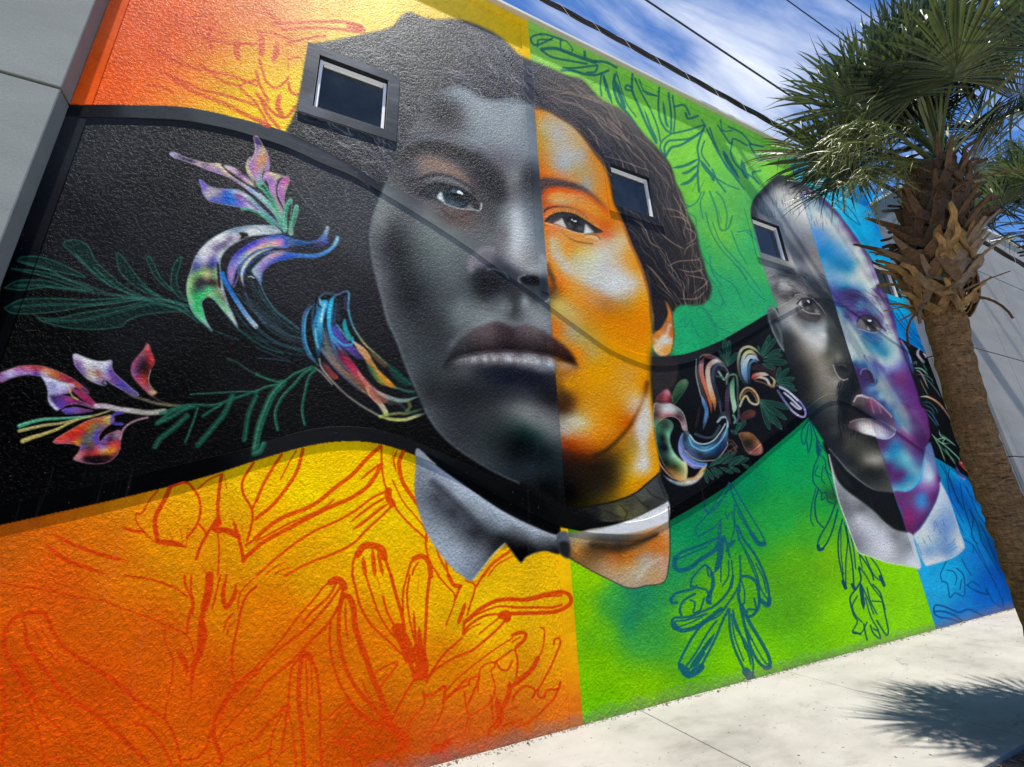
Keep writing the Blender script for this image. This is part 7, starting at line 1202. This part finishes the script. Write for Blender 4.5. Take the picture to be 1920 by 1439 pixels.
# ------------------------------------------------------------------ overhead cables
MCB = Mat('black_cable_rubber', (.012, .012, .013), .55, .3); MCB.bump(MCB.noise(60, 2), .001); MCB = MCB.m
def cable(P, y, r, label, strands_=0, ext=(-9., 30.), behind=None):
    yf = lambda x: y-.15*x            # the line slants slowly across the facade, over the coping and in front of the pale building
    Q = []
    for a, b in P:
        d = ray(a, b); t = y/(d[1]+.15*d[0]); Q.append((d[0]*t, d[2]*t+EYE))
    X = [q[0] for q in Q]; Z = [q[1] for q in Q]
    s0 = (Z[1]-Z[0])/(X[1]-X[0]); s1 = (Z[-1]-Z[-2])/(X[-1]-X[-2])
    k = np.polyfit(X, Z, 2); xs_ = np.linspace(X[0]+ext[0], ext[1], 90)
    def zf(x):
        if x < X[0]: return np.polyval(k, X[0])+np.polyval(np.polyder(k), X[0])*(x-X[0])
        if x > X[-1]: return np.polyval(k, X[-1])+np.polyval(np.polyder(k), X[-1])*(x-X[-1])
        return np.polyval(k, x)
    root = tag(empty('overhead_cable', (float(xs_[0]), float(yf(xs_[0])), float(zf(xs_[0])))), label, 'cable', 'cables strung past the mural wall')
    if strands_:
        for s in range(strands_):
            P3 = []
            for x in np.arange(X[0]-1.5, X[-1]+4, .035):
                a = x*3.4+s*2*math.pi/strands_; P3.append((x, yf(x)+math.cos(a)*r*.55, zf(x)+math.sin(a)*r*.55))
            link('cable_strand', tube(P3, r*.62, 6), MCB, root, True)
        P3 = [(x, yf(x)+math.cos(x*11)*r*1.2, zf(x)+math.sin(x*11)*r*1.2) for x in np.arange(X[0]-1.5, X[-1]+4, .018)]
        link('lashing_wire', tube(P3, .0022, 4), M_ALU, root)
    else:
        link('cable_strand', tube([(x, yf(x), zf(x)) for x in xs_], r, 8), MCB, root, True)
    return root
cable([(1020, 0), (1200, 95), (1440, 228), (1560, 293), (1680, 357), (1815, 440), (1920, 497)], 4.5, .037, 'thick black bundle of twisted cables, the lowest one, crossing before the palm', 3)
cable([(1210, 0), (1440, 150), (1530, 213), (1640, 286), (1830, 407), (1920, 467)], 4.45, .0165, 'single black cable next above the thick twisted bundle')
cable([(1475, 0), (1577, 73), (1700, 160), (1850, 262)], 4.4, .0115, 'thin black wire third up from the twisted bundle')
cable([(1587, 0), (1650, 47), (1780, 142), (1900, 232)], 4.35, .0115, 'thin black wire highest of all, vanishing into palm leaves')
# ------------------------------------------------------------------ cabbage palms
T_ = Mat('palm_trunk_fibre', rough=.92, spec=.1)
ring = T_.noise(6, 7, .78, 1.6, stretch=(1.6, 1.6, 6.5)); fib = T_.noise(60, 4, .6, stretch=(1, 1, .28)); mot = T_.noise(3, 4, .6)
c = T_.ramp(ring, [(.36, (.04, .022, .010)), (.43, (.20, .115, .052)), (.58, (.38, .225, .105)), (.75, (.52, .33, .17))])
c = T_.mix(1., c, T_.ramp(fib, [(.3, grey(.6)), (.65, grey(1.1))]), 'MULTIPLY'); c = T_.mix(T_.ramp(mot, [(.45, grey(0)), (.7, grey(.5))]), c, (.12, .072, .04)); T_.color(c)
T_.bump(T_.math('ADD', ring, T_.math('MULTIPLY', fib, .5)), .03, 1.); M_TRUNK = T_.m
def boot_mat(name, a, b):
    M = Mat(name, rough=.85, spec=.15); g_ = M.noise(50, 4, .6, stretch=(.12, 1, 1)); n_ = M.noise(5, 4, .6)
    M.color(M.mix(1., M.ramp(n_, [(.3, a), (.7, b)]), M.ramp(g_, [(.3, grey(.55)), (.7, grey(1.1))]), 'MULTIPLY')); M.bump(g_, .004); return M.m
M_BOOT = [boot_mat('dry_leaf_base', (.07, .040, .020), (.22, .13, .065)), boot_mat('dry_leaf_base_ochre', (.15, .085, .03), (.36, .22, .09)), boot_mat('dry_leaf_base_grey', (.085, .06, .04), (.25, .18, .125))]
M_BOOT_DARK = [boot_mat('dark_leaf_base', (.030, .022, .016), (.095, .066, .045)), boot_mat('dark_leaf_base_brown', (.045, .028, .018), (.13, .08, .048))]  # darker leaf base colours, used for the upper rows
def leaf_mat(name, a, b, trans=.14):
    M = Mat(name, rough=.42, spec=.45); n_ = M.noise(2.6, 4, .6); f_ = M.noise(70, 2, .5)
    c = M.mix(1., M.ramp(n_, [(.35, a), (.7, b)]), M.ramp(f_, [(.3, grey(.8)), (.7, grey(1.1))]), 'MULTIPLY'); M.color(c)
    tr = M.n('ShaderNodeBsdfTranslucent'); M.l(M.mix(1., c, (1.6, 1.7, .8), 'MULTIPLY'), tr.inputs[0]); ms = M.n('ShaderNodeMixShader'); ms.inputs[0].default_value = trans
    M.l(M.b.outputs[0], ms.inputs[1]); M.l(tr.outputs[0], ms.inputs[2]); M.l(ms.outputs[0], M.t.nodes['Material Output'].inputs[0]); return M.m
M_LEAF = [leaf_mat('palm_leaf', (.026, .050, .034), (.046, .078, .045)), leaf_mat('palm_leaf_olive', (.042, .064, .028), (.070, .092, .040)), leaf_mat('palm_leaf_blue_green', (.024, .046, .038), (.044, .074, .054))]
M_FLOW = leaf_mat('palm_flower_stalk', (.10, .135, .03), (.17, .20, .05), .25)
M_PET = leaf_mat('palm_leaf_stalk', (.07, .10, .035), (.12, .15, .055), .1)
def boot_mesh(seed):
    r = random.Random(seed); v = []; f = []
    def plank(P, W, T, side):
        b = len(v)
        for i, (p, w) in enumerate(zip(P, W)):
            p = Vector(p); t = (Vector(P[min(i+1, len(P)-1)])-Vector(P[max(i-1, 0)])).normalized(); out = Vector((p.x, p.y, 0)).normalized(); s = t.cross(out).normalized()
            for a_, c_ in ((-1, -1), (1, -1), (1, 1), (-1, 1)): v.append(p+s*w*a_*.5+out*T*c_*.5+out*abs(a_)*0)
        for i in range(len(P)-1):
            for k in range(4): f.append((b+i*4+k, b+i*4+(k+1) % 4, b+i*4+4+(k+1) % 4, b+i*4+4+k))
        f.append((b, b+1, b+2, b+3)[::-1]); e = b+(len(P)-1)*4; f.append((e, e+1, e+2, e+3))
    for s in (-1, 1):
        sp = r.uniform(.3, .85)*s; dn = r.uniform(.06, .2); P = []; W = []
        for i in range(5):
            q = i/4; th = sp*q; rad = .235+(.03)*(1-q)-.055*q+r.uniform(-.006, .006)
            P.append((rad*math.cos(th), rad*math.sin(th), -dn*q**.8)); W.append(.058+.02*math.sin(q*3)+r.uniform(-.005, .005))
        plank(P, W, .012, s)
    L = r.uniform(.05, .2); z = r.uniform(-.2, .8); P = [(.235, 0, -.03), (.265, 0, .02), (.27+L*.5, r.uniform(-.01, .01), .03+L*z*.5), (.275+L, r.uniform(-.03, .03), .03+L*z)]
    plank(P, [.05, .058, .044, r.uniform(.006, .03)], .016, 0)
    return mesh('leaf_base', v, f)
def frond_mesh(org, d, Lp, Lb, seed, nl=46, droop=.55, segs=6, spread=122):
    """a costapalmate leaf: stalk, then a folded fan of narrow segments fused at the base"""
    r = random.Random(seed); v = []; f = []; d = d.normalized(); P = []; p = Vector(org); t = d.copy()
    for i in range(7):
        P.append(p.copy()); p = p+t*Lp/6; t = (t+Vector((0, 0, -.10*droop))+Vector((d.x, d.y, 0))*.02).normalized()
    side = t.cross(Vector((0, 0, 1)))
    if side.length < .1: side = Vector((1, 0, 0))
    side.normalize(); side.rotate(Quaternion(t, r.uniform(-.6, .6))); nrm = side.cross(t).normalized()
    for i, q in enumerate(P):        # stalk, triangular section
        w = .016-.005*i/6
        for k in range(3):
            a = 2*math.pi*k/3; v.append(q+side*math.cos(a)*w+nrm*math.sin(a)*w*.7)
    for i in range(6):
        for k in range(3): f.append((i*3+k, i*3+(k+1) % 3, i*3+3+(k+1) % 3, i*3+3+k))
    ns = len(f); hub = P[-1]; cup = r.uniform(.25, .6); dth = 2*math.radians(spread)/nl
    for j in range(nl):
        ph = -math.radians(spread)+dth*(j+.5)
        base = hub+t*.16*max(0, math.cos(ph*.5))**2-nrm*.02      # costa: the rib runs on into the blade
        L = Lb*(.62+.38*math.cos(ph*.5))*r.uniform(.86, 1.08); cp = cup+r.uniform(-.05, .05)
        dv = (t*math.cos(ph)+side*math.sin(ph)+nrm*cp*abs(math.sin(ph))).normalized(); sd = (side*math.cos(ph)-t*math.sin(ph)).normalized(); up = dv.cross(sd).normalized()
        g = droop*r.uniform(.1, 1.5)*.5; tw = r.uniform(-.25, .25); bend = r.uniform(-.12, .12); b = len(v); kink = r.random() < .2; kr = r.uniform(.5, .8)
        for i in range(segs+1):
            q = i/segs; rr_ = L*q
            w = min(rr_*dth*.42+.002, .0150)*(1 if q < .5 else max(.04, 1-((q-.5)/.5)**1.3))
            c = base+dv*rr_+sd*bend*rr_*q+Vector((0, 0, -1))*g*rr_*q*q
            if kink and q > kr: c = base+dv*L*kr+dv*(rr_-L*kr)*.3+Vector((0, 0, -1))*(rr_-L*kr)*.9
            s_ = sd*math.cos(tw*q*4)+up*math.sin(tw*q*4); fold = w*.55
            v += [c-s_*w+up*fold*.6, c-up*fold*.4, c+s_*w+up*fold*.6]
        for i in range(segs):
            for k in range(2): f.append((b+i*3+k, b+i*3+k+1, b+i*3+4+k, b+i*3+3+k))
    me = mesh('frond', v, f); mi = [1]*ns+[0]*(len(f)-ns); me.materials.append(None); me.materials.clear()
    return me, mi
def flower_mesh(P0, P1, seed, n=34):
    r = random.Random(seed); P0, P1 = Vector(P0), Vector(P1); v = []; f = []
    def seg(Q, r0, r1):
        b = len(v)
        for i, q in enumerate(Q):
            t = (Q[min(i+1, len(Q)-1)]-Q[max(i-1, 0)]).normalized(); a = t.cross(Vector((.3, .2, 1))).normalized(); c = t.cross(a); w = r0+(r1-r0)*i/(len(Q)-1)
            for k in range(3): v.append(q+(a*math.cos(k*2.094)+c*math.sin(k*2.094))*w)
        for i in range(len(Q)-1):
            for k in range(3): f.append((b+i*3+k, b+i*3+(k+1) % 3, b+i*3+3+(k+1) % 3, b+i*3+3+k))
    main = [P0.lerp(P1, i/9)+Vector((0, 0, .28*math.sin(math.pi*i/9)*(P1-P0).length*.6)) for i in range(10)]
    seg(main, .012, .005)
    for j in range(n):
        q = .28+.72*j/n; i = min(8, int(q*9)); p = main[i].lerp(main[i+1], q*9-i)
        d = Vector((r.uniform(-1, 1), r.uniform(-1, 1), r.uniform(-1.2, .5))).normalized(); L = r.uniform(.12, .3); Q = [p]
        for k in range(4): Q.append(Q[-1]+d*L/4); d = (d+Vector((r.uniform(-.25, .25), r.uniform(-.25, .25), -.22))).normalized()
        seg(Q, .0032, .0018)
        for k in range(9):
            a = r.uniform(.15, 1); i2 = min(3, int(a*4)); s = Q[i2].lerp(Q[i2+1], a*4-i2); e = Vector((r.uniform(-1, 1), r.uniform(-1, 1), r.uniform(-1, .7))).normalized()
            l = r.uniform(.03, .085); seg([s, s+e*l*.5, s+e*l+Vector((0, 0, -.012))], .0017, .001)
    return mesh('flower_stalk', v, f)
boots = [boot_mesh(300+i) for i in range(6)]
def palm(base, top, label, nf, seed, boots_z, Lp=.62, Lb=.82, detail=True, avoid=None):
    root = tag(empty('palm_tree', base), label, 'palm tree', 'cabbage palms along the pavement bed')
    r = random.Random(seed); base, top = Vector(base), Vector(top)
    def axis(z):
        q = (z-base.z)/(top.z-base.z); m = Vector((base.x+(top.x-base.x)*q, base.y+(top.y-base.y)*max(q, 0)**4, z)); return m
    # trunk
    v = []; f = []; nz_ = 90; na = 30; z1 = top.z-.1
    for i in range(nz_+1):
        z = base.z-.08+(z1-base.z+.08)*i/nz_; c = axis(z); q = i/nz_
        R0 = .124+.05*math.exp(-q*9)+.016*math.exp(-((z-boots_z[0])/.3)**2)
        ringy = .003*math.sin(z*61+math.sin(z*9)*2)+.004*math.sin(z*23)
        for k in range(na):
            a = 2*math.pi*k/na; w = R0+ringy+.006*math.sin(3*a+z*4)+r.uniform(-.008, .008); v.append((c.x+w*math.cos(a), c.y+w*math.sin(a), z))
    for i in range(nz_):
        for k in range(na): f.append((i*na+k, i*na+(k+1) % na, (i+1)*na+(k+1) % na, (i+1)*na+k))
    f.append(tuple(range(nz_*na, nz_*na+na))); link('trunk', mesh('trunk', v, f), M_TRUNK, root, True)
    # old leaf bases, row on row
    rows = int((boots_z[1]-boots_z[0])/.07)
    for i in range(rows):
        q = i/(rows-1); z = boots_z[0]+(boots_z[1]-boots_z[0])*q; c = axis(z); n_ = 9 if detail else 6
        for k in range(n_):
            a = 2*math.pi*(k+.5*(i % 2))/n_+r.uniform(-.3, .3); me = boots[r.randrange(3) if q < .42 else 3+r.randrange(3)]
            o = bpy.data.objects.new('leaf_base', me); C.objects.link(o)
            if not me.materials: me.materials.append(M_BOOT[boots.index(me) % 3] if boots.index(me) < 3 else M_BOOT_DARK[boots.index(me) % 2])
            s = (.70+.36*math.sin(min(1, q*1.1)*math.pi*.86+.2))*r.uniform(.9, 1.12)
            o.matrix_world = Matrix.Translation(c+Vector((0, 0, r.uniform(-.03, .03)))) @ Quaternion((0, 0, 1), a).to_matrix().to_4x4() @ Quaternion((0, 1, 0), r.uniform(-.30, .2)).to_matrix().to_4x4() @ Matrix.Diagonal((s, s, s*r.uniform(.85, 1.2), 1))
            mw = o.matrix_world.copy(); o.parent = root; o.matrix_parent_inverse = Matrix.Translation(root.location).inverted(); o.matrix_basis = mw
    # torn bases hanging or jutting from the lowest row
    for k in range(11 if detail else 3):
        a = 2*math.pi*k/11+r.uniform(-.2, .2); c = axis(boots_z[0]); me = bpy.data.meshes.new('x'); v = []; f = []
        L = r.uniform(.2, .42); p = c+Vector((math.cos(a), math.sin(a), 0))*.14; out = Vector((math.cos(a), math.sin(a), 0)); sd = Vector((-math.sin(a), math.cos(a), 0)); hang = k % 2
        for i in range(7):
            q = i/6; w = .028*(1-.5*q); v += [p-sd*w, p+out*.012, p+sd*w, p-out*.006]
            dr = (out*(.9-.95*q if hang else 1)+Vector((0, 0, -.35-1.1*q if hang else r.uniform(.0, .25)-.25*q))+sd*.15*(-1)**k).normalized(); p = p+dr*L/6
        for i in range(6):
            for m in range(4): f.append((i*4+m, i*4+(m+1) % 4, i*4+4+(m+1) % 4, i*4+4+m))
        f += [(0, 1, 2, 3), (24, 25, 26, 27)]
        link('torn_leaf_base', mesh('torn_leaf_base', v, f), M_BOOT[k % 3], root)
    # crown of fans
    for k in range(nf):
        q = (k+.5)/nf; pitch = math.radians(90-54*q+r.uniform(-8, 8)-(16 if k % 9 == 5 else 0)); az = k*2.39996+seed; zc_ = top.z+.10-.22*q
        d = Vector((math.cos(az)*math.cos(pitch), math.sin(az)*math.cos(pitch), math.sin(pitch))); c = axis(zc_); c = Vector((c.x, c.y, zc_))+Vector((d.x, d.y, 0))*.07
        me, mi = frond_mesh(c, d, Lp*r.uniform(.8, 1.12), Lb*r.uniform(.88, 1.1), seed*100+k, nl=54 if detail else 36, droop=.16+.38*q, segs=6 if detail else 5)
        me.materials.append(M_LEAF[(0, 2, 0, 2, 1)[k % 5] if q < .85 else 1]); me.materials.append(M_PET); me.polygons.foreach_set('material_index', mi)
        o = bpy.data.objects.new('frond', me); C.objects.link(o); o.parent = root; o.matrix_parent_inverse = Matrix.Translation(root.location).inverted()
    return root, axis
p1, ax1 = palm((5.03, 1.60, -.03), (4.93, 1.10, 4.66), 'near cabbage palm with shaggy brown boots and big green fan crown', 40, 3, (3.34, 4.50), Lp=.68, Lb=.80)
for a, b, s in ((at_depth(1735, 325, 3.88), at_depth(1535, 300, 3.25), 1), (at_depth(1735, 325, 3.9), at_depth(1580, 365, 3.3), 2), (at_depth(1735, 315, 3.9), at_depth(1635, 385, 3.45), 3), (at_depth(1740, 300, 3.9), at_depth(1560, 255, 3.1), 4)):
    link('flower_stalk', flower_mesh(a, b, s), M_FLOW, p1)
link('bare_stalk', tube([at_depth(1778, 362, 3.6), at_depth(1805, 345, 3.5), at_depth(1845, 331, 3.4), at_depth(1885, 322, 3.32), at_depth(1930, 319, 3.25), at_depth(1985, 325, 3.2)], [.010, .009, .008, .007, .006, .005], 6), M_BOOT[0], p1, True)
c2 = at_depth(1952, 408, 7.2)
p2, ax2 = palm((c2.x+.1, c2.y+.05, -.03), (c2.x, c2.y, c2.z), 'farther cabbage palm at the frame edge, crown against the pale building', 30, 8, (c2.z-1.0, c2.z-.1), detail=False, Lp=.6, Lb=.75)
